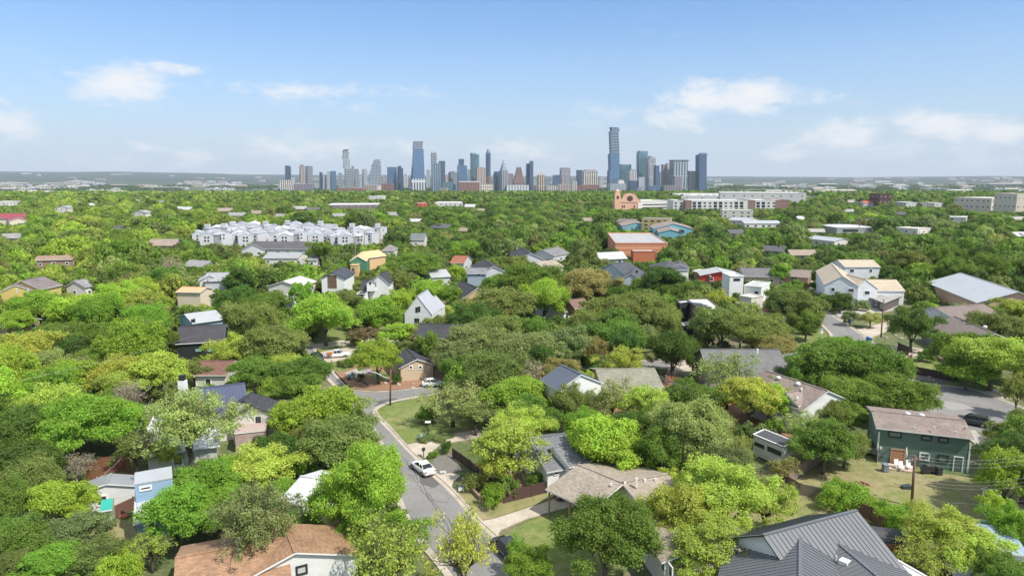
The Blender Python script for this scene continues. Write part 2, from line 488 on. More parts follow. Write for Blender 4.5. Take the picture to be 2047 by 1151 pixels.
mb = MB()
ys = [-400, -150, 0, 60, 150, 300, 600, 900, 1150, 1250, 1350, 1450, 1550, 1650, 1750, 1850, 1950, 2050, 2200, 3000, 4000, 5000] + [5500 + 450 * i for i in range(26)] + [18500, 20500]
nx = 121
idx = []
for y in ys:
    half = 900 + max(0, y) * 1.15
    row = []
    for i in range(nx):
        x = (i / (nx - 1) * 2 - 1) * half
        row.append(len(mb.v)); mb.v.append(Vector((x, y, terrain(x, y) if y > 0 else 0)))
    idx.append(row)
for j in range(len(ys) - 1):
    for i in range(nx - 1):
        mb.f.append([idx[j][i], idx[j][i + 1], idx[j + 1][i + 1], idx[j + 1][i]]); mb.m.append(0); mb.sm.append(True)
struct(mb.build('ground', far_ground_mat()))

ZR, ZD = 0.03, 0.14
def px_poly(name, pts, z, mat, kind='structure', thick=0.0):
    w = [P(x, y, 0) for x, y in pts]
    mb = MB()
    mb.prism([(p.x, p.y) for p in w], z - (thick or 0.02), z)
    o = mb.build(name, mat)
    o['kind'] = kind
    return o
def smooth_px(pts, k=6):
    out = []
    n = len(pts)
    for i in range(n - 1):
        p0 = pts[max(0, i - 1)]; p1 = pts[i]; p2 = pts[i + 1]; p3 = pts[min(n - 1, i + 2)]
        for j in range(k):
            t = j / k
            out.append(tuple(0.5 * ((2 * p1[a]) + (-p0[a] + p2[a]) * t + (2 * p0[a] - 5 * p1[a] + 4 * p2[a] - p3[a]) * t * t + (-p0[a] + 3 * p1[a] - 3 * p2[a] + p3[a]) * t ** 3) for a in (0, 1)))
    out.append(pts[-1])
    return out
MAIN_R = [(1120, 1260), (1060, 1160), (1022, 1105), (993, 1072), (960, 1042), (904, 980), (865, 944), (815, 894), (779, 855), (757, 833), (752, 821), (764, 811), (787, 803), (830, 795), (900, 784), (980, 772), (1060, 760), (1150, 748), (1250, 741), (1400, 733), (1567, 727)]
MAIN_L = [(960, 1260), (905, 1170), (882, 1137), (848, 1095), (815, 1045), (795, 1000), (780, 960), (765, 900), (742, 856), (716, 822), (690, 795), (664, 768), (636, 740), (606, 712), (588, 692), (584, 672), (596, 656), (622, 640), (660, 628)]
NORTH = [(700, 622), (662, 634), (636, 648), (618, 662), (618, 680), (634, 708), (654, 731), (664, 744), (677, 758), (694, 774), (710, 780), (748, 783), (787, 781), (839, 775), (886, 768), (980, 754), (1060, 744), (1190, 730), (1350, 716), (1470, 710), (1560, 706)]
main_poly = smooth_px(MAIN_R) + list(reversed(smooth_px(NORTH))) + list(reversed(smooth_px(MAIN_L)))
px_poly('road', main_poly, ZR, asphalt())
R2_N = [(1560, 560), (1590, 582), (1620, 603), (1650, 621), (1684, 642), (1712, 660), (1738, 679), (1756, 694), (1775, 712), (1800, 742), (1834, 763), (1887, 770), (1930, 776), (1968, 784), (2000, 797), (2047, 815), (2100, 835)]
R2_S = [(1530, 572), (1560, 590), (1596, 612), (1622, 632), (1648, 656), (1660, 670), (1660, 684), (1648, 694), (1623, 700), (1590, 704), (1560, 706)]
R2_B = [(1567, 727), (1640, 735), (1700, 748), (1745, 775), (1775, 805), (1800, 830), (1860, 850), (1950, 862), (2047, 885), (2100, 900)]
road2_poly = smooth_px(R2_N) + list(reversed(smooth_px(R2_B))) + list(reversed(smooth_px(R2_S)))
px_poly('side_road', road2_poly, ZR + 0.006, asphalt())
CONC = concrete((0.46, 0.40, 0.33))
TAR = plain((0.115, 0.11, 0.107), .9, 0, .3, 1.2); PALE_A = plain((0.29, 0.275, 0.255), .92, 0, .2, .8)
px_poly('road_patch', [(838, 952), (872, 950), (886, 962), (868, 975), (842, 968)], ZR + .012, TAR)
px_poly('road_patch', [(905, 1052), (948, 1046), (972, 1066), (935, 1078)], ZR + .012, PALE_A)
px_poly('road_patch', [(748, 812), (776, 806), (800, 800), (790, 795), (760, 800)], ZR + .012, TAR)
px_poly('road_patch', [(1868, 800), (1920, 806), (1950, 818), (1900, 820)], ZR + .018, PALE_A)
for (a_, b_) in [((800, 905), (905, 1052)), ((818, 948), (862, 1000)), ((905, 1052), (960, 1120)), ((862, 1000), (895, 1004)), ((850, 985), (942, 1130)), ((735, 828), (795, 802)), ((1700, 690), (1735, 720)), ((1860, 790), (1960, 812))]:
    pa, pb = P(*a_), P(*b_); dd = (pb - pa).normalized(); nn_ = Vector((-dd.y, dd.x, 0)); mb = MB(); prev = None
    for i in range(15):
        q = pa.lerp(pb, i / 14) + nn_ * random.uniform(-.22, .22)
        if prev is not None: mb.poly([prev - nn_ * .045 + Z * (ZR + .02), q - nn_ * .045 + Z * (ZR + .02), q + nn_ * .045 + Z * (ZR + .02), prev + nn_ * .045 + Z * (ZR + .02)][::1])
        prev = q
    for f in mb.f:
        vs = [mb.v[k] for k in f]
        if (vs[1] - vs[0]).cross(vs[2] - vs[1]).z < 0: f.reverse()
    struct(mb.build('road_crack_seal', TAR))
def kerb(pts, side=1, w=0.6):
    q = [P(x, y) for x, y in smooth_px(pts, 8)]
    mb = MB()
    n = len(q)
    def off(i, d):
        t = (q[min(i + 1, n - 1)] - q[max(i - 1, 0)]); t.z = 0; t.normalize()
        return q[i] + Vector((-t.y, t.x, 0)) * d * side
    for i in range(n - 1):
        a0, a1 = off(i, -w), off(i + 1, -w); b0, b1 = off(i, 0), off(i + 1, 0); c0, c1 = off(i, 0.25), off(i + 1, 0.25)
        g = Vector((0, 0, ZR + 0.02)); k = Vector((0, 0, 0.13))
        mb.poly([a0 + g, a1 + g, b1 + g, b0 + g]); mb.poly([b0 + g, b1 + g, b1 + k, b0 + k]); mb.poly([b0 + k, b1 + k, c1 + k, c0 + k]); mb.poly([c0 + k, c1 + k, c1, c0])
    struct(mb.build('kerb', CONC))
kerb(MAIN_R, -1); kerb(MAIN_L, 1); kerb(NORTH, -1); kerb(R2_N, 1); kerb(R2_S, -1)
DRIVE = concrete((0.50, 0.43, 0.35))
GREY_DRIVE = concrete((0.42, 0.39, 0.35))
px_poly('driveway', [(960, 1043), (988, 1038), (1050, 1018), (1128, 993), (1160, 1010), (1110, 1022), (1052, 1038), (1001, 1060), (994, 1072), (976, 1056)], ZD, DRIVE, thick=0.2)
px_poly('driveway', [(815, 894), (800, 878), (812, 890), (850, 882), (905, 868), (960, 860), (1010, 845), (1060, 835), (1060, 850), (1000, 866), (930, 880), (880, 888), (868, 900), (850, 916), (832, 910)], ZD, DRIVE, thick=0.2)
px_poly('driveway', [(866, 944), (880, 950), (905, 946), (920, 952), (905, 965), (903, 978)], ZD, DRIVE, thick=0.2)
px_poly('driveway', [(1684, 641), (1667, 628), (1700, 618), (1745, 612), (1790, 606), (1800, 618), (1730, 632)], ZD, GREY_DRIVE, thick=0.2)
px_poly('driveway', [(1712, 659), (1735, 678), (1770, 664), (1800, 650), (1840, 640), (1820, 630), (1760, 648)], ZD, DRIVE, thick=0.2)
px_poly('driveway', [(1760, 697), (1800, 690), (1850, 700), (1890, 705), (1880, 712), (1830, 712), (1798, 722), (1785, 720)], ZD, DRIVE, thick=0.2)
px_poly('driveway', [(1960, 785), (2000, 775), (2047, 765), (2080, 775), (2047, 800), (2000, 797)], ZD, DRIVE, thick=0.2)
px_poly('driveway', [(1920, 858), (1950, 862), (1985, 900), (1968, 905), (1938, 880)], ZD + 0.03, GREY_DRIVE, thick=0.2)
px_poly('driveway', [(634, 706), (650, 728), (700, 714), (740, 700), (800, 688), (790, 678), (720, 690)], ZD, DRIVE, thick=0.2)
px_poly('driveway', [(618, 690), (650, 686), (720, 676), (795, 668), (790, 676), (720, 685), (640, 698), (626, 698)], ZD + 0.02, DRIVE, thick=0.2)
px_poly('driveway', [(950, 740), (975, 736), (990, 750), (962, 755)], ZD, DRIVE, thick=0.2)
px_poly('driveway', [(1400, 714), (1340, 722), (1330, 755), (1370, 757), (1396, 740)], ZD, DRIVE, thick=0.2)
px_poly('driveway', [(1370, 585), (1440, 575), (1475, 600), (1420, 612)], ZD, DRIVE, thick=0.2)
px_poly('driveway', [(560, 620), (590, 612), (625, 640), (598, 655)], ZD, DRIVE, thick=0.2)
LAWN = earth((0.10, 0.15, 0.03), (0.20, 0.23, 0.06), (0.30, 0.25, 0.13), 0.45, 'lawn')
LAWN_DRY = earth((0.13, 0.16, 0.04), (0.24, 0.24, 0.08), (0.34, 0.26, 0.16), 0.75, 'dry_lawn')
SOIL = earth((0.24, 0.13, 0.08), (0.33, 0.19, 0.12), (0.16, 0.14, 0.06), 0.3, 'soil')
DGRAVEL = earth((0.14, 0.13, 0.115), (0.21, 0.19, 0.165), (0.10, 0.12, 0.05), 0.4, 'gravel_bed')
def lawn(pts, m=LAWN, name='lawn', z=0.05):
    px_poly(name, pts, z, m)
    xs = [p[0] for p in pts]; yy = [p[1] for p in pts]
lawn([(1000, 1074), (1060, 1040), (1140, 1015), (1250, 1030), (1240, 1160), (1090, 1160), (1025, 1105)])
lawn([(760, 834), (752, 820), (768, 810), (830, 797), (960, 785), (1010, 820), (960, 850), (880, 866), (815, 888), (785, 858)])
lawn([(908, 978), (925, 960), (1000, 975), (1080, 965), (1125, 985), (1060, 1012), (985, 1036), (960, 1040)], LAWN_DRY)
lawn([(1620, 940), (1700, 905), (1760, 925), (1940, 955), (2047, 960), (2047, 1080), (1700, 1040), (1560, 1010), (1580, 970)], LAWN_DRY)
lawn([(1400, 940), (1560, 960), (1660, 1010), (1560, 1050), (1400, 1030)], LAWN_DRY, z=0.04)
lawn([(1560, 704), (1585, 690), (1600, 668), (1640, 656), (1655, 672), (1652, 688), (1620, 698)])
lawn([(1800, 725), (1830, 712), (1890, 712), (1925, 745), (1800, 735)])
lawn([(1890, 768), (1900, 752), (1990, 758), (2047, 765), (1965, 782)], LAWN)
lawn([(1830, 742), (1900, 760), (1890, 768), (1836, 760), (1805, 742)], DGRAVEL, 'gravel', 0.06)
lawn([(1740, 645), (1800, 628), (1850, 640), (1800, 652), (1760, 668), (1745, 680), (1716, 660)], LAWN_DRY)
lawn([(622, 682), (640, 655), (700, 640), (830, 640), (840, 664), (720, 676)], LAWN)
lawn([(632, 700), (720, 687), (800, 678), (800, 688), (740, 698), (650, 726)], LAWN)
lawn([(657, 729), (700, 716), (720, 712), (735, 720), (690, 742), (668, 742)], LAWN, z=0.06)
lawn([(668, 744), (740, 716), (800, 742), (900, 752), (940, 757), (886, 767), (839, 774), (787, 780), (748, 782), (710, 779), (694, 773)], SOIL, 'soil_bed', 0.05)
lawn([(735, 752), (760, 742), (790, 747), (780, 760), (750, 762)], LAWN, z=0.07)
lawn([(690, 745), (720, 735), (745, 740), (720, 755), (695, 757)], GREY_DRIVE, 'patio', 0.08)
lawn([(870, 946), (862, 930), (870, 915), (900, 905), (925, 940), (905, 945), (880, 950)], DGRAVEL, 'gravel', 0.06)
lawn([(180, 1060), (215, 1040), (260, 1040), (285, 1085), (270, 1110), (200, 1105)], LAWN_DRY)
lawn([(255, 950), (290, 940), (295, 965), (270, 1000), (250, 1000)], SOIL, 'soil', 0.05)
lawn([(1480, 830), (1500, 820), (1560, 850), (1600, 880), (1570, 880), (1500, 850)], SOIL, 'soil', 0.05)
lawn([(940, 930), (1000, 915), (1080, 930), (1110, 965), (1050, 975), (950, 970)], SOIL, 'soil', 0.045)
lawn([(1560, 548), (1620, 552), (1640, 590), (1600, 600)], DRIVE, 'driveway', 0.05)
lawn([(1000, 800), (1500, 740), (1500, 860), (1100, 930)], SOIL, 'soil', 0.02)

for b in [(820, 868, 960, 905), (862, 905, 925, 950), (800, 850, 990, 1000), (752, 812, 838, 882), (900, 1000, 985, 1090), (1005, 1022, 1120, 1075), (760, 785, 850, 800), (700, 765, 770, 798),
          (660, 735, 740, 775), (745, 762, 870, 778), (620, 700, 660, 735), (655, 700, 700, 718), (622, 655, 640, 700), (660, 672, 790, 700), (680, 645, 780, 660), (1570, 700, 1620, 720), (1610, 668, 1655, 696), (1665, 640, 1740, 692),
          (1640, 615, 1690, 650), (1742, 600, 1798, 670), (1770, 700, 1830, 735), (1800, 712, 1900, 750), (1840, 768, 1975, 850), (1885, 755, 1960, 775), (1760, 930, 1935, 1005), (1640, 935, 1760, 960), (1720, 975, 1980, 1015),
          (870, 920, 925, 950), (925, 975, 960, 1040), (985, 1000, 1100, 1012), (1005, 955, 1110, 1000), (600, 660, 620, 688), (735, 718, 745, 745), (1560, 960, 1640, 1000), (180, 950, 262, 1000), (212, 1010, 262, 1070)]:
    protect(*b)
def area(x0, y0, x1, y1, st=10):
    y = y0
    while y < y1: protect(x0, y, x1, min(y1, y + st)); y += st
for b in [(1700, 612, 1800, 692), (1664, 625, 1745, 690), (1755, 862, 1940, 960), (1760, 930, 1930, 1005), (815, 868, 960, 905), (865, 905, 925, 950), (1810, 715, 1895, 760), (1840, 768, 1975, 850), (760, 830, 800, 885), (1570, 678, 1655, 718), (680, 735, 870, 780), (625, 690, 720, 735), (1395, 700, 1560, 735), (1100, 930, 1250, 990)]: area(*b)

# ------------------------------------------------------------------ houses
W_WHITE = siding((0.72, 0.71, 0.69)); W_STUCCO = plain((0.66, 0.63, 0.58), 0.85, 0, 0.1, 0.8)
TRIM_W = plain((0.78, 0.77, 0.75), 0.6); TRIM_D = plain((0.03, 0.03, 0.032), 0.5)
GL = glass()
ALLH = []
class House:
    def __init__(s, name, label, at, cat='house', group=None):
        s.root = empty(name, (at.x, at.y, 0), label, cat, group); s.planes = {}; s.faces = []; s.nwin = 0; s.hip = False; ALLH.append(s)
    def _plane(s, key, a, b):
        t = (b - a); t.z = 0; L = t.length; t.normalize(); n = Vector((t.y, -t.x, 0))
        s.planes[key] = (Vector((a.x, a.y, 0)), t, n, L)
    def gable(s, A, B, zr, ze, w, wall, roof, over=0.45, mode='ridge', hip=0.0, base=0.0, thick=0.16, ridge_cap=True, seams=0.0, open_=False, trim=None, prot=True, back=1, walls=True):
        if mode == 'ridge': a, b = P(A[0], A[1], zr), P(B[0], B[1], zr)
        elif mode == 'eave':
            a, b = P(A[0], A[1], ze), P(B[0], B[1], ze)
            t = (b - a).normalized(); n = Vector((-t.y, t.x, 0))
            if n.dot(Vector((a.x, a.y, 0))) < 0: n = -n
            a, b = a + n * w / 2, b + n * w / 2
        else: a, b = Vector(A), Vector(B)
        a.z = b.z = 0
        t = (b - a).normalized(); L = (b - a).length; n = Vector((t.y, -t.x, 0))
        if n.dot(a + b) > 0: n = -n           # n points at the viewer's side
        hw = w / 2
        slope = (zr - ze) / hw
        def pt(u, v, z): return a + t * u + n * v + Vector((0, 0, z))
        # walls, with gable peaks
        iw = hw - over; zw = zr - slope * iw - 0.02
        u0, u1 = over * 0.8, L - over * 0.8
        if walls:
            mb = MB()
            if not open_:
                mb.poly([pt(u0, iw, base), pt(u1, iw, base), pt(u1, iw, zw), pt(u0, iw, zw)][::1])
                mb.poly([pt(u1, -iw, base), pt(u0, -iw, base), pt(u0, -iw, zw), pt(u1, -iw, zw)])
                zt = zr - 0.04
                for u, rev in ((u0, False), (u1, True)):
                    ring = [pt(u, -iw, base), pt(u, iw, base), pt(u, iw, zw), pt(u, 0, zt), pt(u, -iw, zw)] if hip <= 0 else [pt(u, -iw, base), pt(u, iw, base), pt(u, iw, zw), pt(u, -iw, zw)]
                    mb.poly(ring[::-1] if rev else ring)
            else:
                for u in (u0, (u0 + u1) / 2, u1):
                    for v in (iw, -iw):
                        c = pt(u, v, zw / 2); m1 = MB()
                        m1.obox(c, t * 0.09, n * 0.09, Vector((0, 0, zw / 2))); m1.build('post', wall, s.root)
            # consistent outward normals
            c0 = pt(L / 2, 0, 1.0)
            for f in mb.f:
                vs = [mb.v[i] for i in f]
                nn_ = (vs[1] - vs[0]).cross(vs[2] - vs[1])
                if not open_ and nn_.dot((vs[0] + vs[2]) / 2 - c0) < 0: f.reverse()
            if not open_: mb.build('wall', wall, s.root)
        if walls and not open_:
            s.faces += [(pt(u0, iw, 0), pt(u1, iw, 0), zw, base), (pt(u0, -iw, 0), pt(u0, iw, 0), zw, base), (pt(u1, -iw, 0), pt(u1, iw, 0), zw, base)]
        s._plane('front', pt(0, iw, 0), pt(L, iw, 0)); s._plane('A', pt(u0, -iw, 0), pt(u0, iw, 0)); s._plane('B', pt(u1, -iw, 0), pt(u1, iw, 0))
        # roof slabs with thickness
        mb = MB()
        hl = min(hip, L / 2 - 0.05) if hip > 0 else 0
        T = Vector((0, 0, thick))
        def slab(ring):
            nn_ = (ring[1] - ring[0]).cross(ring[2] - ring[1])
            if nn_.z < 0: ring = ring[::-1]
            mb.poly([p + T for p in ring]); mb.poly([p for p in ring[::-1]])
            m_ = len(ring)
            for k in range(m_):
                mb.poly([ring[k], ring[(k + 1) % m_], ring[(k + 1) % m_] + T, ring[k] + T], 1)
        slab([pt(hl, 0, zr), pt(L - hl, 0, zr), pt(L, hw, ze), pt(0, hw, ze)])
        slab([pt(L - hl, 0, zr), pt(hl, 0, zr), pt(0, -hw, ze), pt(L, -hw, ze)])
        if hl > 0:
            slab([pt(hl, 0, zr), pt(0, hw, ze), pt(0, -hw, ze)]); slab([pt(L - hl, 0, zr), pt(L, -hw, ze), pt(L, hw, ze)])
        tr = trim or TRIM_W
        r = mb.build('roof', [roof, tr], s.root)
        mb = MB(); some = False
        if ridge_cap and L > 3:
            mb.obox(pt(L / 2, 0, zr + thick + 0.02), t * (L / 2 - hl), n * 0.16, Vector((0, 0, 0.05))); some = True
        if seams > 0:
            k = int(L / seams)
            for i in range(1, k):
                u = i * L / k
                for sg in (1, -1):
                    uu = min(max(u, 0), L)
                    if hl > 0:
                        f = 1.0 if hl < u < L - hl else (u / hl if u <= hl else (L - u) / hl)
                    else: f = 1.0
                    p0 = pt(u, sg * hw * (1 - f), zr - (zr - ze) * (1 - f) + thick); p1 = pt(u, sg * hw, ze + thick)
                    d = (p1 - p0)
                    if d.length < 0.3: continue
                    mb.obox((p0 + p1) / 2 + Vector((0, 0, 0.03)), d / 2, t * 0.025, Vector((0, 0, 0.035)))
            some = True
        if some: mb.build('ridge_cap' if seams <= 0 else 'seam', roof, r)
        corners = [pt(0, hw, ze), pt(L, hw, ze), pt(0, -hw, ze), pt(L, -hw, ze), pt(0, 0, zr), pt(L, 0, zr), pt(0, iw, base), pt(L, iw, base)]
        if prot: s.guard(corners)
        c = (a + b) / 2
        k = max(1, int(L / w + 0.5))
        for i in range(k):
            q = a + t * (L * (i + 0.5) / k); FOOT.append((q.x, q.y, max(w, L / k) * 0.46))
        return r
    def guard(s, pts, shrink=0.12):
        pr = [proj(p) for p in pts]
        x0, x1 = min(p[0] for p in pr), max(p[0] for p in pr); y0, y1 = min(p[1] for p in pr), max(p[1] for p in pr)
        dx, dy = (x1 - x0) * shrink, (y1 - y0) * shrink
        PROT.append((x0 + dx, x1 - dx, y0 + dy * 0.3, y0 + (y1 - y0) * .55, max(p[2] for p in pr)))
    def slab(s, pts, h, wall, roof, base=0.0, parapet=0.25, roof_t=0.15, over=0.0, prot=True, names=('wall', 'roof')):
        """flat-roofed block; pts = picture corners of its roof at height h"""
        w = [P(x, y, h) for x, y in pts]
        ring = [(p.x, p.y) for p in w]
        c = sum((Vector(q) for q in ring), Vector((0, 0))) / len(ring)
        inner = [tuple(Vector(q) + (c - Vector(q)).normalized() * (over + 0.05)) for q in ring]
        mb = MB(); mb.prism(inner, base, h - roof_t, bottom=False); mb.build(names[0], wall, s.root)
        mb = MB(); mb.prism(ring, h - roof_t, h); r = mb.build(names[1], roof, s.root)
        n = len(ring)
        for i in range(n):
            s.faces.append((Vector((*inner[i], 0)), Vector((*inner[(i + 1) % n], 0)), h - roof_t - .2, base))
            s._plane('w%d' % i, Vector((*inner[i], 0)), Vector((*inner[(i + 1) % n], 0)))
        if parapet > 0:
            mb = MB()
            for i in range(n):
                p, q = Vector((*ring[i], h + parapet / 2)), Vector((*ring[(i + 1) % n], h + parapet / 2))
                d = (q - p) / 2; nn_ = Vector((-d.y, d.x, 0)).normalized()
                mb.obox((p + q) / 2, d * 0.995, nn_ * 0.12, Vector((0, 0, parapet / 2)))
            mb.build('parapet', wall, s.root)
        if prot: s.guard([Vector((*q, h)) for q in ring] + [Vector((*q, base)) for q in ring[:2]])
        rad = max((Vector(q) - c).length for q in ring)
        FOOT.append((c.x, c.y, rad * 0.9))
        return r
    def block(s, A, B, h, d, wall, roof, **kw):
        """flat block from the picture positions of its two front roof corners, going d metres back"""
        a, b = P(A[0], A[1], h), P(B[0], B[1], h)
        t = (b - a).normalized(); n = Vector((-t.y, t.x, 0))
        if n.dot(a) < 0: n = -n
        pts = [proj(p)[:2] for p in (a, b, b + n * d, a + n * d)]
        return s.slab(pts, h, wall, roof, **kw)
    def hit(s, key, px, py):
        p0, t, n, L = s.planes[key]
        d = ray(px, py); o = Vector((0, 0, CAM_H))
        k = (p0 - o).dot(n) / d.dot(n)
        return o + d * k, t, n, k
    def win(s, key, px, py, wp, hp, frame=TRIM_W, pane=None, name='window', fr=0.09, muntin=True):
        s.nwin += 1
        q, t, n, k = s.hit(key, px, py)
        if n.dot(q) > 0: n = -n
        n = Vector((n.x, n.y, 0)).normalized()
        m = q.y * CP - (q.z - CAM_H) * SP
        cosv = abs(t.dot(Vector((1, 0, 0)))) * 1.0
        w = wp * m / FPX / max(0.35, cosv); h = hp * m / FPX
        U, V = t * (w / 2), Vector((0, 0, h / 2))
        mb = MB()
        for sg in (-1, 1):
            mb.obox(q + n * 0.04 + U * sg, t * fr, n * 0.05, Vector((0, 0, h / 2 + fr)))
            mb.obox(q + n * 0.04 + V * sg, U * ((w / 2 - fr) / (w / 2)), n * 0.05, Vector((0, 0, fr)))
        if muntin and h > 0.9:
            mb.obox(q + n * 0.035, U * ((w / 2 - fr) / (w / 2)), n * 0.03, Vector((0, 0, fr * 0.4)))
        f = mb.build(name, frame, s.root)
        mb = MB(); mb.obox(q + n * 0.012, U * 0.99, n * 0.008, V * 0.99); mb.build('pane', pane or GL, f)
        return f
    def door(s, key, px, py, wp, hp, mat, frame=None, name='door'):
        q, t, n, k = s.hit(key, px, py)
        if n.dot(q) > 0: n = -n
        m = q.y * CP - (q.z - CAM_H) * SP
        w = wp * m / FPX / max(0.35, abs(t.x)); h = hp * m / FPX
        mb = MB(); mb.obox(q + n * 0.03, t * (w / 2), n * 0.03, Vector((0, 0, h / 2))); d = mb.build(name, mat, s.root)
        if frame:
            mb = MB()
            for sg in (-1, 1): mb.obox(q + n * 0.05 + t * (w / 2 + 0.06) * sg, t * 0.06, n * 0.05, Vector((0, 0, h / 2 + .12)))
            mb.obox(q + n * 0.05 + Vector((0, 0, h / 2 + .06)), t * (w / 2), n * 0.05, Vector((0, 0, .06))); mb.build('door_frame', frame, d)
        return d
    def bit(s, px, py, z, sx, sy, h, mat, name='vent', rot=0.0, round_=False):
        q = P(px, py, z)
        mb = MB()
        if round_: mb.lathe(q, [(sx, 0), (sx, h * 0.6), (sx * 0.7, h)], 10)
        else:
            c, si = math.cos(rot), math.sin(rot)
            mb.obox(q + Vector((0, 0, h / 2)), Vector((c, si, 0)) * sx, Vector((-si, c, 0)) * sy, Vector((0, 0, h / 2)))
        return mb.build(name, mat, s.root)

VENT = plain((0.6, 0.6, 0.6), 0.5, 0.3); BROWN_S = shingle((0.26, 0.205, 0.175)); GREY_S = shingle((0.16, 0.155, 0.16)); DARK_S = shingle((0.05, 0.05, 0.058))
GREEN_GREY = shingle((0.27, 0.26, 0.20)); BEIGE_S = shingle((0.34, 0.285, 0.23)); ORANGE_S = shingle((0.33, 0.195, 0.115), 0.35)
WHITE_M = metal((0.50, 0.51, 0.52), 0.4); GREY_M = metal((0.33, 0.34, 0.36), 0.4)

# green two-storey house
h = House('two_storey_house', 'dark green two-storey house with brown shingle roof and plywood-covered door', P(1850, 935))
GRN = siding((0.115, 0.185, 0.15), 0.24, False, 0.4)
h.gable((1751, 857), (1948, 879), 5.8, 4.95, 10.0, GRN, BROWN_S, over=0.5, mode='eave')
for (x, y, w_, hh, fr) in [(1789, 868, 20, 11, TRIM_D), (1852, 875, 15, 9, TRIM_D), (1886, 879, 15, 9, TRIM_D), (1848, 912, 15, 14, TRIM_W), (1885, 916, 16, 13, TRIM_D)]:
    f = h.win('front', x, y, w_, hh, fr, pane=glass((0.16, 0.22, 0.2), 0.2))
h.door('front', 1794.5, 912, 21, 28, plain((0.42, 0.20, 0.08), 0.8, 0, 0.2, 4), plain((0.45, 0.33, 0.22)))
h.door('front', 1915, 927, 13, 28, glass((0.10, 0.14, 0.12), 0.3), TRIM_W)
for (x, y) in [(1755, 890), (1937, 913)]:
    h.door('front', x, y + 2, 2.5, 62, TRIM_W, None, 'corner_board')
for (x, y) in [(1814, 829), (1842, 832)]: h.bit(x, y, 5.8, 0.45, 0.45, 0.4, VENT, 'turbine_vent', round_=True)
for (x, y) in [(1827, 857), (1867, 857), (1910, 866), (1931, 855)]: h.bit(x, y, 5.7, 0.12, 0.12, 0.3, VENT, 'vent')
h.bit(1762, 905, 1.2, 0.25, 0.12, 0.6, VENT, 'meter_box'); h.bit(1760, 897, 1.9, 0.18, 0.12, 0.4, VENT, 'meter_box')

# white cabin with dark flat roof
h = House('garden_cabin', 'narrow white cabin with flat dark roof and black strip windows', P(1545, 910), 'cabin')
h.slab([(1506, 868), (1567, 893), (1588, 882), (1528, 858)], 3.2, siding((0.70, 0.70, 0.68), 0.3, True), plain((0.07, 0.07, 0.08), 0.8), base=0.25, parapet=0.06)
h.win('w0', 1517, 889, 12, 5, TRIM_D, muntin=False); h.win('w0', 1548, 901, 15, 7, TRIM_D, muntin=False)

# dark standing-seam house at the bottom
SEAM = metal((0.17, 0.175, 0.185), 0.42, 0.45, 0.12)
h = House('metal_roofed_house', 'house with charcoal standing-seam metal roofs and white flat porch roof', P(1640, 1110))
h.gable((1525, 1072), (1713, 1022), 7.6, 4.3, 11.5, W_WHITE, SEAM, seams=0.5, trim=TRIM_D)
h.gable((1600, 1062), (1600, 1230), 7.0, 4.0, 13.5, W_WHITE, SEAM, seams=0.5, trim=TRIM_D, hip=0)
h.gable((1660, 1075), (1850, 1235), 6.3, 4.3, 11, W_WHITE, SEAM, seams=0.5, trim=TRIM_D)
h.slab([(1722, 1107), (1745, 1092), (1900, 1180), (1850, 1200)], 3.9, W_STUCCO, membrane(), parapet=0.1)
q = P(1688, 1127, 6.1)
h.bit(1688, 1127, 5.9, 0.38, 0.38, 0.4, TRIM_W, 'skylight', 0.7); h.bit(1671, 1120, 6.0, 0.07, 0.07, 0.5, VENT, 'vent')

# brown-orange roofed house
h = House('orange_roofed_house', 'low white house with rust orange shingle roof and louvred gable', P(520, 1130))
h.gable((591, 1107), (566, 1047), 5.2, 3.2, 12.5, W_WHITE, ORANGE_S, over=0.4)
h.win('A', 603, 1138, 17, 17, TRIM_D, pane=siding((0.5, 0.5, 0.48), 0.25), name='louvre', muntin=False)
h.gable((350, 1118), (574, 1076), 5.1, 3.1, 12, W_WHITE, ORANGE_S, over=0.4)
h.bit(592, 1075, 4.6, 0.1, 0.1, 0.4, TRIM_D)

# little blue cottage, sheds
BLUE = siding((0.30, 0.44, 0.60))
h = House('blue_cottage', 'small bright blue cottage with pale metal roof and raised clerestory', P(305, 1060))
h.gable((270, 984), (345, 972), 5.0, 3.0, 8.0, BLUE, WHITE_M, over=0.35)
h.win('front', 303, 1049, 12, 15, TRIM_W)
h.block((268, 968), (345, 954), 6.6, 3.5, BLUE, WHITE_M, parapet=0)
h.win('w0', 291, 975, 17, 7, TRIM_W, muntin=False)
h = House('metal_roof_shed', 'low open shed with grey corrugated metal roof and white gable', P(215, 985), 'shed')
h.gable((212, 969), (222, 948), 3.4, 2.4, 8.5, W_WHITE, GREY_M, over=0.3)
h.block((206, 991), (243, 986), 1.5, 1.0, plain((0.05, 0.03, 0.03)), plain((0.06, 0.04, 0.04)), parapet=0)
h = House('teal_roof_shed', 'small pale green shed with bright turquoise roof', P(210, 1045), 'shed')
h.gable((200, 1024), (224, 1020), 3.0, 2.3, 3.0, siding((0.42, 0.55, 0.36)), plain((0.03, 0.34, 0.27), 0.8), over=0.2, mode='eave', trim=TRIM_W)
h = House('white_roofed_house', 'low house with broad white membrane roof behind a branching tree', P(360, 930))
h.gable((286, 915), (440, 893), 4.5, 3.3, 17, plain((0.55, 0.56, 0.52)), membrane((0.66, 0.65, 0.68), 0.3), over=0.6, mode='eave')
h = House('carport_house', 'pale grey roofed bungalow half hidden behind the lime green tree', P(585, 985))
h.gable((556, 1004), (606, 1012), 4.2, 3.1, 9, TRIM_W, membrane((0.58, 0.58, 0.6), 0.3), over=0.5, mode='eave')

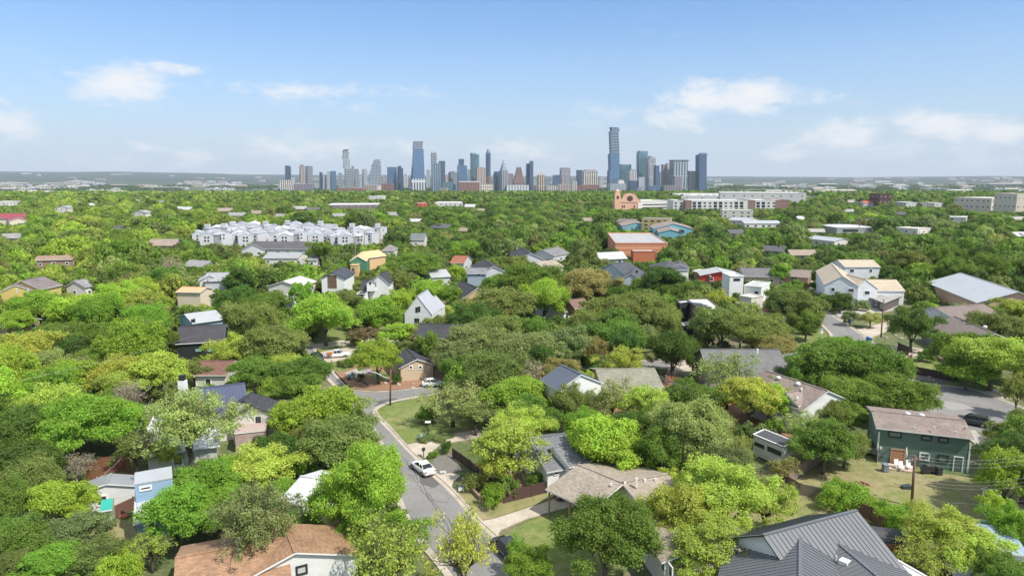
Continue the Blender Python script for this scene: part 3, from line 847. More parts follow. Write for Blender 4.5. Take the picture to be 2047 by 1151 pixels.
# blue-black seam roof house with chimney
SEAMB = metal((0.10, 0.115, 0.18), 0.4, 0.5, 0.1)
h = House('chimney_house', 'white house with navy standing-seam roof and tall white chimney', P(450, 850))
h.gable((388, 779), (490, 767), 7.0, 4.0, 12, W_STUCCO, SEAMB, seams=0.55, trim=TRIM_D)
h.gable((505, 814), (521, 790), 5.6, 4.0, 6.8, W_STUCCO, shingle((0.05, 0.05, 0.06)), trim=TRIM_D, over=0.3)
h.win('A', 517, 845, 7, 24, TRIM_D, muntin=False); h.win('A', 478, 876, 10, 7, TRIM_D, muntin=False)
h.gable((486, 803), (503, 785), 6.2, 5.0, 4.6, W_STUCCO, shingle((0.05, 0.05, 0.06)), trim=TRIM_D, over=0.3, base=4.5)
h.gable((468, 868), (532, 861), 2.9, 2.88, 5.0, brick((0.42, 0.30, 0.27)), brick((0.42, 0.30, 0.27)), mode='eave', over=0.1, ridge_cap=False, prot=False)
c = h.bit(368, 803, 4.2, 0.55, 0.5, 3.6, TRIM_W, 'chimney'); mb = MB(); q = P(368, 803, 4.2); mb.box(q.x - .42, q.x + .42, q.y - .4, q.y + .4, 7.82, 8.7); mb.build('chimney_cap', TRIM_D, c)
h.block((371, 800), (400, 797), 4.4, 5, W_STUCCO, SEAMB, parapet=0)

# middle foreground
h = House('grey_shingle_house', 'white-walled house with grey shingle roof behind the carport roof', P(1130, 950))
h.gable((1093, 946), (1172, 932), 5.2, 3.0, 12, TRIM_W, shingle((0.17, 0.17, 0.185)), mode='eave', over=0.4)
h.win('front', 1112, 945, 8, 6, TRIM_W)
h.gable((1105, 897), (1150, 885), 5.0, 3.6, 7, TRIM_W, shingle((0.2, 0.2, 0.215)), over=0.3)
h = House('carport_bungalow', 'L-shaped beige shingle bungalow with a dark car inside its carport', P(1250, 985))
h.gable((1155, 930), (1247, 968), 4.6, 3.2, 11.5, plain((0.33, 0.24, 0.16), 0.8), BEIGE_S, open_=True, over=0.4)
h.gable((1243, 967), (1335, 949), 4.6, 3.2, 11, W_STUCCO, BEIGE_S, over=0.4)
for (x, y) in [(1249, 968), (1272, 973), (1289, 962), (1310, 960), (1222, 970)]: h.bit(x, y, 4.6, 0.12, 0.12, 0.3 if x != 1272 else 1.1, TRIM_W)
h.gable((1338, 985), (1430, 1085), 4.8, 3.2, 11, W_STUCCO, BEIGE_S, over=0.5)
h.win('front', 1326, 1130, 6, 24, TRIM_W, muntin=False, name='patio_door'); h.win('front', 1341, 1141, 6, 24, TRIM_W, muntin=False, name='patio_door')
h = House('blue_metal_roof_building', 'low building with dull sky-blue metal roof under a leafy tree', P(1950, 1070), 'building')
h.gable((1882, 1046), (2022, 1058), 4.0, 3.0, 7, TRIM_W, metal((0.35, 0.45, 0.60), 0.35), over=0.3)
h = House('white_garden_shed', 'small white upright garden shed at the lawn edge', P(1993, 1030), 'shed')
h.gable((1983, 1000), (2004, 1002), 3.6, 2.7, 3, W_WHITE, metal((0.4, 0.42, 0.45)), mode='eave', over=0.15)
# barrel sauna
q = P(1765, 1098)
rt = empty('barrel_sauna', (q.x, q.y, 0), 'barrel-shaped cedar sauna with black curved roof', 'sauna')
ax = Vector((0.93, -0.30, 0)).normalized(); ay = Vector((-ax.y, ax.x, 0))
def ring_pts(c, r, k=16, a0=0, a1=2 * math.pi): return [c + ax * math.cos(a0 + (a1 - a0) * i / k) * 0 + ay * math.cos(a0 + (a1 - a0) * i / k) * r + Z * math.sin(a0 + (a1 - a0) * i / k) * r for i in range(k + (0 if a1 - a0 > 6 else 1))]
mb = MB(); c0 = Vector((q.x, q.y, 1.25)) - ax * 1.2; c1 = c0 + ax * 2.6
r0, r1 = ring_pts(c0, 1.15), ring_pts(c1, 1.15)
for i in range(16): j = (i + 1) % 16; mb.poly([r0[i], r1[i], r1[j], r0[j]])
mb.poly(r0); mb.poly(r1[::-1]); mb.build('wall', woodm((0.35, 0.15, 0.06)), rt)
mb = MB(); r0, r1 = ring_pts(c0 - ax * .15, 1.2, 12, 0.1, 3.04), ring_pts(c1 + ax * .15, 1.2, 12, 0.1, 3.04)
for i in range(12): mb.poly([r0[i], r1[i], r1[i + 1], r0[i + 1]])
mb.build('roof', plain((0.05, 0.05, 0.055), 0.6), rt)
mb = MB(); mb.obox(c0 - ax * 0.03, ay * 0.4, ax * 0.02, Z * 0.8); mb.build('door', plain((0.02, 0.015, 0.012), 0.3), rt)

# brown gabled house and the grey one behind it
h = House('brown_gabled_house', 'long brown shingle house with white front dormer gable', P(1610, 820))
h.gable((1530, 742), (1656, 783), 6.6, 4.2, 11, W_WHITE, BROWN_S, over=0.35)
h.gable((1570, 786), (1606, 780), 6.0, 4.6, 5.5, W_WHITE, BROWN_S, over=0.3)
h.win('A', 1573, 806, 7, 13, TRIM_D)
for (x, y) in [(1556, 757), (1595, 769)]: h.bit(x, y, 6.4, 0.4, 0.4, 0.45, TRIM_W, 'turbine_vent', round_=True)
h.bit(1602, 780, 6.2, .12, .12, .4, TRIM_W); h.bit(1594, 797, 5.6, .15, .15, .35, TRIM_W)
h = House('grey_roofed_house', 'big grey shingle-roofed house on the corner, partly behind bare branches', P(1480, 745))
h.gable((1399, 699), (1558, 700), 7.0, 3.6, 15, plain((0.36, 0.33, 0.29)), shingle((0.17, 0.165, 0.165), 0.2), over=0.4)
h.bit(1514, 706, 7.0, .14, .14, .9, TRIM_W); h.bit(1418, 742, 5, .14, .14, .5, TRIM_W); h.bit(1418, 737, 5, .14, .14, .5, TRIM_W)
h = House('tall_metal_roof_house', 'tall white house with dark ribbed metal roof among trees', P(1125, 800))
h.gable((1122, 731), (1162, 750), 9.0, 7.0, 8.5, TRIM_W, metal((0.13, 0.15, 0.19), 0.4), seams=0.6, over=0.3, trim=TRIM_W)
h.win('front', 1108, 800, 7, 16, TRIM_D)
h = House('greenish_roof_house', 'bungalow with weathered olive-grey shingle roof and cream gable', P(1260, 775))
h.gable((1190, 739), (1309, 737), 4.8, 2.9, 15, plain((0.55, 0.47, 0.35)), GREEN_GREY, over=0.5)
# wooden pergola beams beyond it
q = P(1352, 778); rt = empty('pergola', (q.x, q.y, 0), 'reddish wooden pergola beams beside the olive-grey roof', 'pergola')
WOODR = plain((0.42, 0.17, 0.09), 0.8, 0, .2, 3)
for i in range(5):
    a, b = P(1330 + i * 7, 750 + i * 1.5, 2.8), P(1352 + i * 7, 772 + i * 1.5, 2.8)
    mb = MB(); mb.obox((a + b) / 2, (b - a) / 2, Vector((.06, .06, 0)), Z * 0.12); mb.build('beam', WOODR, rt)
for (x, y) in [(1332, 752), (1352, 772), (1360, 757), (1379, 778)]:
    a = P(x, y, 2.7); mb = MB(); mb.box(a.x - .08, a.x + .08, a.y - .08, a.y + .08, 0, 2.7); mb.build('post', WOODR, rt)

# right-hand houses
h = House('brown_split_house', 'brown shingle split-level house above the fenced lawn', P(1900, 690))
h.gable((1868, 615), (1965, 608), 7.0, 4.8, 13, W_WHITE, shingle((0.21, 0.165, 0.145), .2), over=0.4)
h.gable((1908, 633), (1990, 668), 6.2, 3.2, 15, siding((0.20, 0.19, 0.18)), shingle((0.21, 0.17, 0.15), .2), over=0.4)
h.win('A', 1874, 694, 4, 9, TRIM_W); h.win('A', 1862, 690, 3, 8, TRIM_W)
h.bit(1969, 655, 6.0, .45, .45, .5, TRIM_W, 'satellite_dish', round_=True)
h = House('long_white_roof_hall', 'long hall with pale metal roof and peach gable wall', P(1960, 600), 'hall')
h.gable((1919, 546), (2036, 584), 8.5, 5.0, 20, plain((0.62, 0.40, 0.28)), metal((0.52, 0.53, 0.55), 0.45, 0.6), over=0.6)
h.win('B', 2001, 609, 9, 5, TRIM_W)
h = House('cream_roof_white_house', 'rambling white house with cream shingle roofs and row of dormer windows', P(1710, 580))
CREAM = shingle((0.50, 0.42, 0.32), .15); WB = siding((0.74, 0.75, 0.77))
h.gable((1662, 526), (1684, 552), 9.6, 6.5, 10, WB, CREAM, over=0.3)
h.gable((1674, 520), (1745, 520), 8.5, 6.5, 12, WB, CREAM, over=0.3)
h.gable((1698, 559), (1792, 560), 7.0, 4.4, 13, WB, CREAM, over=0.3)
h.gable((1694, 549), (1732, 560), 8.4, 5.5, 8, WB, CREAM, over=0.2)
h.bit(1741, 592, 0, 0.8, 0.8, 4.0, plain((0.2, 0.2, 0.2)), 'air_unit')
h.slab([(1738, 594), (1770, 584), (1804, 591), (1768, 606)], 3.0, plain((0.12, 0.10, 0.09)), shingle((0.36, 0.34, 0.31), .2), parapet=0, over=1.2)
h = House('white_modern_house', 'white cubic modern house with stepped flat roofs', P(1490, 600))
h.block((1459, 553), (1487, 553), 8.5, 8, TRIM_W, membrane(), parapet=.3); h.win('w0', 1473, 559, 12, 4, TRIM_D, muntin=False)
h.block((1487, 572), (1522, 575), 5.0, 12, TRIM_W, membrane((.5, .49, .46)), parapet=.3); h.win('w0', 1512, 585, 5, 4, TRIM_D, muntin=False)
h.block((1478, 592), (1502, 596), 3.5, 6, W_STUCCO, membrane(), parapet=.3)
h = House('red_house', 'bright red bungalow with pale grey low roof and carport', P(1435, 565))
h.gable((1441, 543), (1431, 534), 5.0, 3.3, 15, siding((0.55, 0.05, 0.035), 0.5, True), metal((0.50, 0.50, 0.49), .5), over=0.8)
h.slab([(1383, 541), (1420, 552), (1432, 546), (1400, 537)], 3.4, plain((0.25, 0.12, 0.09)), membrane((.55, .54, .52)), parapet=0, over=0.8)
h = House('long_grey_roof_house', 'long single-storey house with plain grey roof and tan end', P(1515, 560))
h.gable((1480, 536), (1552, 537), 5.6, 3.4, 15, plain((0.45, 0.37, 0.26)), GREY_S, over=.5)
h = House('brown_low_house', 'low brown-roofed house with parked trailer behind the long fence', P(1605, 560))
h.gable((1572, 538), (1622, 541), 4.8, 3.0, 15, plain((0.30, 0.2, 0.15)), BROWN_S, over=.5)
h.win('front', 1588, 557, 8, 6, TRIM_D)
h = House('dark_modern_house', 'dark brick modern house with white flat roofs and solar panels', P(1395, 660))
DBR = brick((0.11, 0.055, 0.045))
h.slab([(1374, 599), (1414, 598), (1441, 619), (1403, 623)], 8.0, DBR, membrane((.66, .65, .62)), parapet=.2)
h.slab([(1352, 603), (1374, 600), (1382, 604), (1360, 607)], 7.8, plain((0.03, 0.03, 0.035)), membrane(), parapet=.2)
h.slab([(1360, 644), (1385, 641), (1399, 650), (1365, 652)], 3.6, plain((0.03, 0.028, 0.03)), membrane(), parapet=.15)
h.win('w0', 1380, 665, 10, 14, TRIM_D, muntin=False)
for k, (x, y) in enumerate([(1389, 606), (1398, 609), (1407, 613)]):
    h.bit(x, y, 8.2, 2.0, 0.6, 0.12, plain((0.06, 0.04, 0.05), .3), 'solar_panel', -0.7)
h = House('terracotta_roof_house', 'small house with terracotta brown roof and pale wall', P(1550, 640))
h.gable((1522, 616), (1568, 616), 4.8, 3.3, 9, plain((0.5, 0.45, 0.37)), shingle((0.40, 0.20, 0.12), .2), over=.4)
h.win('front', 1549, 637, 7, 4, TRIM_W)
h = House('dark_hip_house', 'two-storey cream house with charcoal hipped roof and front gable', P(1340, 550))
h.gable((1312, 522), (1362, 521), 8.8, 6.2, 15, W_STUCCO, shingle((0.09, 0.09, 0.11)), hip=5)
h.gable((1358, 528), (1355, 521), 8.2, 6.6, 7.5, W_STUCCO, shingle((0.09, 0.09, 0.11)), over=.3)
h.win('A', 1358, 541, 10, 8, TRIM_D)
h = House('slanted_roof_house', 'pale blue house with steep slanting charcoal roofs', P(1255, 550))
h.gable((1222, 527), (1258, 524), 8.2, 5.0, 15, siding((0.50, 0.55, 0.62)), shingle((0.08, 0.085, 0.10)), over=.5)
h.gable((1262, 547), (1270, 533), 6.8, 4.2, 9, siding((0.50, 0.55, 0.62)), shingle((0.08, 0.085, 0.10)), over=.4); h.win('A', 1273, 543, 3, 4, TRIM_D)

# school and neighbours
def stripe_wall(c1, c2, per):
    m, t, b = newmat('striped_brick'); u, v = sepuv(t)
    t.links.new(mixc(t, lines(t, v, per, per * 0.35), c1, c2), b.inputs['Base Color']); b.inputs['Roughness'].default_value = .85; return m
OR = stripe_wall((0.60, 0.23, 0.12), (0.66, 0.38, 0.24), 2.2)
h = House('school_gym', 'orange banded brick gymnasium with flat white roof', P(1280, 515), 'school')
h.slab([(1215, 467), (1302, 467), (1335, 487), (1230, 487)], 9.0, OR, membrane((.40, .40, .40), .3), parapet=.5)
h.block((1266, 503), (1310, 503), 6.5, 7, plain((0.50, 0.16, 0.075)), membrane((.5, .5, .48)), parapet=.3)
for k in range(3): h.win('w0', 1313, 506 + k * 4, 7, 0.6, TRIM_D, muntin=False)
TEAL = siding((0.22, 0.47, 0.55), 0.4)
for (nm, lb, parts) in [('teal_apartment', 'turquoise gabled apartment block with dark balconies', [((1347, 447), (1337, 441), 10, 6.5, 26), ((1341, 459), (1335, 452), 8, 6, 15)]),
                        ('teal_townhouse', 'smaller turquoise gabled block just left of the balconied one', [((1272, 445), (1262, 440), 8, 5.5, 20)])]:
    h = House(nm, lb, P(parts[0][0][0], parts[0][0][1] + 30), 'apartment block')
    for (A, B, zr, ze, w_) in parts: h.gable(A, B, zr, ze, w_, TEAL, shingle((0.30, 0.24, 0.21), .2), over=.4)
    if 'apartment' in nm:
        h.win('A', 1362, 463, 10, 6, TRIM_D); h.win('A', 1361, 474, 10, 6, TRIM_D); h.win('A', 1335, 477, 14, 5, TRIM_D)
YEL = plain((0.50, 0.40, 0.20), .8)
h = House('yellow_apartment', 'mustard yellow three-storey apartments with open stair balconies', P(1310, 464), 'apartment block')
h.block((1283, 437), (1340, 438), 11, 16, YEL, shingle((0.26, 0.22, 0.19)), parapet=0)
for j in range(3):
    for k in range(4): h.win('w0', 1291 + k * 13, 442 + j * 7.5, 7, 3.6, YEL, muntin=False)
h = House('brown_roof_block', 'low block with plain taupe roof beside the mustard apartments', P(1255, 445), 'building')
h.gable((1238, 437), (1272, 438), 8, 6, 16, plain((0.4, 0.3, 0.24)), shingle((0.20, 0.165, 0.155)), over=.5)
# church
SAL = plain((0.80, 0.47, 0.32), .85, 0, .08, .2)
h = House('mission_church', 'salmon pink mission-style church with bell tower and curved gable', P(1252, 424), 'church')
h.block((1232, 404), (1273, 404), 12, 30, SAL, plain((0.4, 0.3, 0.25)), parapet=.8)
for x in (1244, 1248, 1268): h.win('w0', x, 413, 2, 5, TRIM_D, muntin=False)
a = P(1259, 404, 12); mb = MB()
prof = [(-12, 0), (-12, 3), (-8.5, 4), (-7, 7.5), (-4, 9.6), (0, 10.3), (4, 9.6), (7, 7.5), (8.5, 4), (12, 3), (12, 0)]
mb.poly([Vector((a.x + x, a.y - .3, 11.5 + z)) for x, z in prof]); mb.poly([Vector((a.x + x, a.y + 2.5, 11.5 + z)) for x, z in prof][::-1])
for i in range(len(prof) - 1):
    (x0, z0), (x1, z1) = prof[i], prof[i + 1]
    mb.poly([Vector((a.x + x0, a.y - .3, 11.5 + z0)), Vector((a.x + x0, a.y + 2.5, 11.5 + z0)), Vector((a.x + x1, a.y + 2.5, 11.5 + z1)), Vector((a.x + x1, a.y - .3, 11.5 + z1))])
mb.build('gable_front', SAL, h.root)
mb = MB(); mb.poly([Vector((a.x + math.cos(t_) * 3.4, a.y - .36, 15.5 + math.sin(t_) * 3.4 * (1 if math.sin(t_) > 0 else .8))) for t_ in [2 * math.pi * i / 18 for i in range(18)]]); mb.build('rose_window', plain((0.12, 0.05, 0.04)), h.root)
a = P(1234.5, 404, 12); mb = MB(); mb.box(a.x - 3.3, a.x + 3.3, a.y - 1, a.y + 5.6, 0, 20); mb.box(a.x - 2.6, a.x + 2.6, a.y - .4, a.y + 4.8, 20, 23.4); mb.lathe((a.x, a.y + 2.2, 23.4), [(2.6, 0), (2.2, 1.2), (.4, 2.6)], 10); mb.build('bell_tower', SAL, h.root)
mb = MB(); mb.box(a.x - 1.1, a.x + 1.1, a.y - 1.1, a.y - 1.02, 15.5, 18.8); mb.build('bell_opening', TRIM_D, h.root)
# white apartments
WAP = plain((0.68, 0.66, 0.63), .8, 0, .05, .1); BRN = brick((0.20, 0.075, 0.06))
h = House('white_apartment_complex', 'long white four-storey apartment complex with maroon brick end panels', P(1450, 426), 'apartment block')
for (x0, x1, y, m_, d_) in [(1383, 1495, 402, WAP, 40), (1495.5, 1510, 401.5, BRN, 38), (1510.5, 1550, 401.5, WAP, 40), (1550.5, 1578, 401, BRN, 45), (1346, 1370, 401.5, WAP, 30), (1370.5, 1382.5, 402, BRN, 34)]:
    h.block((x0, y), (x1, y), 14, d_, m_, membrane((.60, .57, .53), .3), parapet=.6)
    if m_ is WAP:
        k = 0; x = x0 + 4
        while x < x1 - 3:
            wd = 6 if k % 4 < 2 and x0 != 1346 else 4
            for j in range(3): h.win('w0', x + 1, 406.2 + j * 6.2, wd, 4.2 if wd == 6 else 2.2, TRIM_D, muntin=False, fr=.2)
            x += 10.5; k += 1
h2 = House('white_parking_block', 'white parking structure with dark open bays next to the church', P(1310, 420), 'building')
h2.block((1276, 403), (1345, 402), 12, 40, WAP, membrane((.60, .57, .53), .3), parapet=.8)
for j in range(2): h2.win('w0', 1310, 409 + j * 6, 55, 2.6, WAP, muntin=False)
h3 = House('big_box_store', 'enormous flat pale-roofed building behind the white apartments', P(1480, 398), 'building')
h3.block((1362, 392.5), (1618, 393.5), 12, 160, WAP, membrane((.56, .53, .49), .35), parapet=.9)
h3.block((1440, 386.5), (1612, 387.5), 19, 60, WAP, membrane((.6, .58, .55), .3), parapet=.9, prot=False)
for i in range(14): h3.bit(1375 + i * 17 + (i * 7 % 9), 390.5 + (i * 5 % 3) * .5, 12.3, 2.5, 2.5, 2, VENT, 'air_unit')
h = House('cream_barrel_building', 'cream corrugated building with rounded corners', P(1475, 440), 'building')
h.block((1444, 421), (1506, 421.5), 10, 18, siding((0.66, 0.62, 0.54), 1.6, True), membrane(), parapet=.5)
h = House('curved_metal_roof_building', 'low building with swooping pale metal roofs', P(1505, 445), 'building')
h.gable((1465, 434), (1507, 436), 6.5, 4.5, 20, WAP, WHITE_M); h.gable((1482, 441), (1555, 441), 6, 4.2, 16, WAP, WHITE_M)
h = House('workshop_building', 'flat grey-roofed workshop with rooftop air units and garage doors', P(1715, 464), 'building')
h.block((1673, 456), (1757, 456), 5.5, 34, plain((0.36, 0.36, 0.35)), membrane((.6, .61, .62), .3), parapet=.4)
for (x, y) in [(1699, 446), (1735, 445)]: h.bit(x, y, 5.6, 2.6, 2.2, 2.4, VENT, 'air_unit')
h.win('w0', 1700, 461, 30, 4, TRIM_D, muntin=False, name='garage_door')
h = House('white_metal_roof_store', 'low store with sloping white metal roof below the workshop', P(1660, 482), 'building')
h.gable((1629, 471), (1687, 477), 5.5, 4, 14, WAP, WHITE_M)
h = House('beige_office', 'beige windowless office block rising above the right-hand trees', P(2010, 420), 'building')
BEI = plain((0.68, 0.58, 0.47), .85, 0, .06, .1)
h.block((1983, 397), (2047, 396), 18, 40, BEI, membrane()); h.block((1964, 409), (1984, 409), 11, 30, BEI, membrane()); h.block((2034, 388), (2075, 388), 24, 30, BEI, membrane())
h = House('maroon_roof_building', 'cream building with maroon metal roof at the picture edge', P(20, 455), 'building')
h.gable((-60, 428), (54, 427), 10, 6.8, 22, plain((0.66, 0.58, 0.45)), metal((0.36, 0.06, 0.075), .5, .8), over=.8)
h.gable((36, 436), (30, 429), 9, 6.8, 12, plain((0.66, 0.58, 0.45)), metal((0.36, 0.06, 0.075), .5, .8), over=.5)
for x in (3, 8, 38, 44): h.win('front' if x < 20 else 'A', x, 449, 3, 4, TRIM_D, muntin=False)

ORD = ['first', 'second', 'third', 'fourth', 'fifth', 'sixth', 'seventh', 'eighth', 'ninth', 'tenth', 'eleventh', 'twelfth', 'thirteenth', 'fourteenth', 'fifteenth', 'sixteenth', 'seventeenth', 'eighteenth', 'nineteenth', 'twentieth', 'twenty-first', 'twenty-second']
# white townhouses: every unit a thing
rt0 = None
th = [(398 + 15.5 * i, 466 + 3.0 * math.sin(i * 1.3), 0) for i in range(17)] + [(412 + 17 * i, 457 + 2.0 * math.sin(i * 2.1), 1) for i in range(21)] + [(440 + 22 * i, 449.5 + 1.5 * math.sin(i * 1.7), 2) for i in range(11)] + [(660 + 15 * i, 472 - i * 1.2, 3) for i in range(6)]
TW = plain((0.56, 0.56, 0.58), .7, 0, .08, .2); TROOF = [metal((.50, .51, .54), .5), metal((.36, .37, .41), .5), membrane((.55, .55, .57), .2)]
for i, (x, y, row) in enumerate(th):
    if row == 2 and x > 690: continue
    n_ = sum(1 for q in th[:i] if q[2] == row)
    lb = 'white townhouse, %s from left in the %s' % (ORD[n_], {0: 'front row facing the viewer', 1: 'middle row of white roofs', 2: 'back row before the trees', 3: 'short right-hand end row'}[row])
    h = House('white_townhouse', lb, P(x, y + 16), 'townhouse', 'white townhouses ' + {0: 'front row', 1: 'middle row', 2: 'back row', 3: 'right end'}[row])
    k = (i * 7) % 5
    hh = 6.6 + (i * 13 % 4) * .7
    if k in (0, 2): h.gable((x, y - 2), (x - 3 + (i % 3) * 3, y - 7), hh + 1.3, hh - .2, 8.2, TW, TROOF[i % 3], over=.2, prot=False)
    elif k == 1: h.gable((x - 8, y), (x + 8, y + .5), hh + 1.2, hh, 9, TW, TROOF[i % 3], over=.2, prot=False)
    else:
        h.block((x - 7, y), (x + 8, y + .4), hh, 9, TW, TROOF[i % 3], parapet=.3, prot=False)
        h.bit(x + 3, y - 3, hh, 1.6, 1.4, 1.8, TW, 'roof_hatch')
    if row in (0, 3):
        key = 'w0' if 'w0' in h.planes else ('A' if k in (0, 2) else 'front')
        for j in range(2):
            for q_ in (-3.5, 3): h.win(key, x + q_, y + 6 + j * 6.5, 2.6, 2.8, TRIM_D, muntin=False)
PROT.append((395, 765, 449, 484, 520))

# middle distance houses (name, label, [components])
def simple(name, label, comps, cat='house', group=None):
    c0 = comps[0]
    h = House(name, label, P((c0[1][0] + c0[2][0]) / 2, (c0[1][1] + c0[2][1]) / 2 + 12), cat, group)
    for c in comps:
        kind, A, B = c[0], c[1], c[2]
        kw = c[-1] if isinstance(c[-1], dict) else {}
        if kind == 'g': h.gable(A, B, c[3], c[4], c[5], c[6], c[7], **kw)
        else: h.block(A, B, c[3], c[4], c[5], c[6], **kw)
    return h
h = simple('dark_roof_townhome', 'long dark-roofed house with white gable below the townhouses', [('g', (505, 483), (625, 484), 7, 4, 15, TW, shingle((.11, .105, .115))), ('g', (505, 489), (512, 483), 6.6, 3.6, 12, TW, shingle((.11, .105, .115)))])
h = simple('long_metal_roof_house', 'long low house with light grey metal roof', [('g', (536, 505), (606, 505), 5.5, 3.8, 16, W_STUCCO, metal((.42, .41, .42)))])
h = simple('grey_metal_cottage', 'small grey metal-roofed cottage at the end of the long roof', [('g', (620, 511), (640, 511), 5, 3.6, 10, W_STUCCO, metal((.48, .47, .48)))])
OSB = plain((0.62, 0.42, 0.22), .85, 0, .12, .6); GSH = plain((0.06, 0.20, 0.12), .6, 0, .15, .6)
h = simple('unfinished_house', 'house under construction with bare tan roof sheathing and green wall wrap', [('g', (722, 504), (757, 500), 8.5, 6.3, 10, OSB, OSB), ('g', (715, 513), (722, 505), 8.5, 6.4, 6.8, GSH, OSB, dict(over=.3)), ('b', (700, 531), (714, 531), 5.5, 5, OSB, OSB)])
h.win('w0', 706, 539, 6, 7, OSB)
h = simple('grey_hip_roof_house', 'house with faded grey-brown hip roof right of the unfinished house', [('g', (766, 489), (792, 489), 6.5, 4, 13, W_STUCCO, shingle((.25, .22, .21)), dict(hip=4))])
h = House('white_glazed_gable_house', 'white gabled house with tall brown-framed glass wall', P(665, 580))
h.gable((664, 545), (686, 534), 9.2, 7.2, 8.4, TRIM_W, shingle((.06, .065, .085)), over=.5, trim=TRIM_D)
h.win('A', 664, 563, 17, 25, plain((.28, .12, .07)), glass((.18, .12, .09), .2))
h = House('white_dormer_house', 'white farmhouse-style house with dark steep roofs and dormer', P(750, 590))
h.gable((757, 551), (772, 542), 8.8, 5.8, 7, TRIM_W, DARK_S, over=.3)
h.win('A', 750, 569, 3, 8, TRIM_D, muntin=False)
h.gable((718, 583), (757, 583), 6.5, 3.4, 9, TRIM_W, DARK_S, mode='eave', over=.3)
h.block((713, 588), (730, 588), 3.6, 5, TRIM_W, DARK_S, parapet=.1); h.win('w0', 721, 592, 10, 7, TRIM_D)
h.gable((741, 561), (744, 556), 7.4, 6.2, 3, TRIM_W, DARK_S, over=.2, base=4); h.win('A', 740, 566, 2.5, 4, TRIM_D, muntin=False)
h = House('steep_white_house', 'tall narrow white house with very steep pale gables', P(842, 645))
STW = siding((0.74, 0.73, 0.72), .3, True)
h.gable((835, 593), (855, 580), 10.8, 6.2, 7.2, STW, metal((.5, .5, .52), .45), over=.15)
for (x, y) in [(833, 619), (838, 617.5), (831, 641), (836, 641)]: h.win('A', x, y, 3, 9, TRIM_D, muntin=False)
h.gable((864, 598), (872, 592), 8.2, 5.5, 5, STW, metal((.5, .5, .52), .45), over=.15)
h = House('beige_two_storey_house', 'beige two-storey house with black roof half hidden by oaks', P(875, 700))
h.gable((828, 676), (936, 679), 8.0, 6.0, 10, plain((0.58, 0.48, 0.34)), DARK_S, mode='eave', over=.4)
for x in (843, 853, 861, 927): h.win('front', x, 686, 5, 6, TRIM_W)
h = House('pergola_cottage', 'small tan cottage with black roof and porch gable behind dark fence', P(835, 750))
h.gable((834, 719), (812, 697), 4.2, 2.7, 7.4, plain((0.55, 0.44, 0.30)), DARK_S, over=.4)
for x in (821, 840): h.win('A', x, 734, 6, 7, TRIM_W)
h = House('black_roof_house', 'black-walled house with charcoal roof and pale lit windows', P(400, 705))
h.gable((350, 689), (448, 683), 8.0, 5.4, 10.5, siding((0.02, 0.025, 0.025)), shingle((.06, .055, .065)), mode='eave', over=.4)
for x in (397, 421): h.win('front', x, 699, 13, 8, TRIM_D, glass((.25, .45, .38), .3))
h = House('light_blue_house', 'light blue house with white metal roof behind the black one', P(400, 640))
h.gable((368, 629), (432, 621), 6.2, 4.8, 12, siding((0.30, 0.48, 0.62)), WHITE_M, over=.5)
h.win('front', 386, 641, 5, 5, TRIM_D)
h = simple('maroon_shingle_house', 'low house with reddish brown roof in the shade of trees', [('g', (404, 722), (470, 722), 4.8, 3.2, 9, W_STUCCO, shingle((.20, .10, .08)))])
h = simple('cream_orange_roof_house', 'cream two-level house with peach tile roofs', [('g', (364, 574), (414, 575), 6.8, 5.8, 7.5, plain((.66, .56, .44)), plain((.60, .36, .20), .8, 0, .15, .8)), ('g', (365, 592), (400, 594), 4.0, 3.0, 7, plain((.66, .56, .44)), plain((.60, .36, .20), .8, 0, .15, .8), dict(mode='eave'))])
for x in (373, 389): h.win('front', x, 582, 4, 4, TRIM_D)
h = simple('white_gabled_house', 'white two-storey house with light roof beyond the cream one', [('g', (413, 546), (458, 545), 8, 5.8, 9, TW, metal((.4, .4, .42))), ('g', (418, 551), (420, 545), 7.6, 5.8, 7, TW, metal((.4, .4, .42)))])
for x in (415, 436, 444): h.win('front', x, 561, 3, 4, TRIM_D)
h = simple('yellow_house', 'yellow two-storey house with brown shingle roof amid bright trees', [('g', (42, 562), (88, 553), 8.5, 5.8, 12, siding((.62, .48, .17)), shingle((.20, .165, .165))), ('g', (30, 571), (44, 563), 7.6, 5.8, 8, siding((.62, .48, .17)), shingle((.20, .165, .165)), dict(over=.3))])
for x in (34, 56, 74): h.win('front', x, 580 if x < 60 else 576, 4, 5, TRIM_W)
h = simple('small_grey_roof_house', 'small house with weathered grey roof just right of the yellow house', [('g', (148, 562), (170, 558), 6.5, 4.5, 8, W_STUCCO, shingle((.26, .25, .26)))])
h = simple('low_tan_roof_house', 'low tan-roofed house at the picture edge below the yellow house', [('g', (-10, 631), (48, 634), 5, 3.4, 10, plain((.3, .22, .16)), shingle((.32, .24, .18)))])
h = simple('brown_roof_bungalow', 'white bungalow with brown roof and wide windows between oaks', [('g', (1128, 625), (1166, 617), 5.4, 3.4, 12, TRIM_W, BROWN_S, dict(mode='eave')), ('g', (1134, 600), (1168, 597), 6.4, 4.6, 8, brick((.3, .14, .1)), shingle((.22, .13, .11)))])
h.planes and h.win('front', 1146, 634, 20, 6, TRIM_W)
simple('white_roof_bungalow', 'bungalow with pale roof and driveway behind a utility pole', [('g', (566, 563), (602, 552), 5.6, 3.8, 12, W_STUCCO, membrane((.6, .58, .55))), ('g', (566, 588), (598, 590), 4.2, 3.0, 9, plain((.3, .33, .38)), membrane((.6, .58, .55)))])
simple('bright_roof_house', 'house with bright white metal roof amid green crowns', [('g', (853, 541), (892, 539), 5.6, 3.8, 13, TW, WHITE_M)])
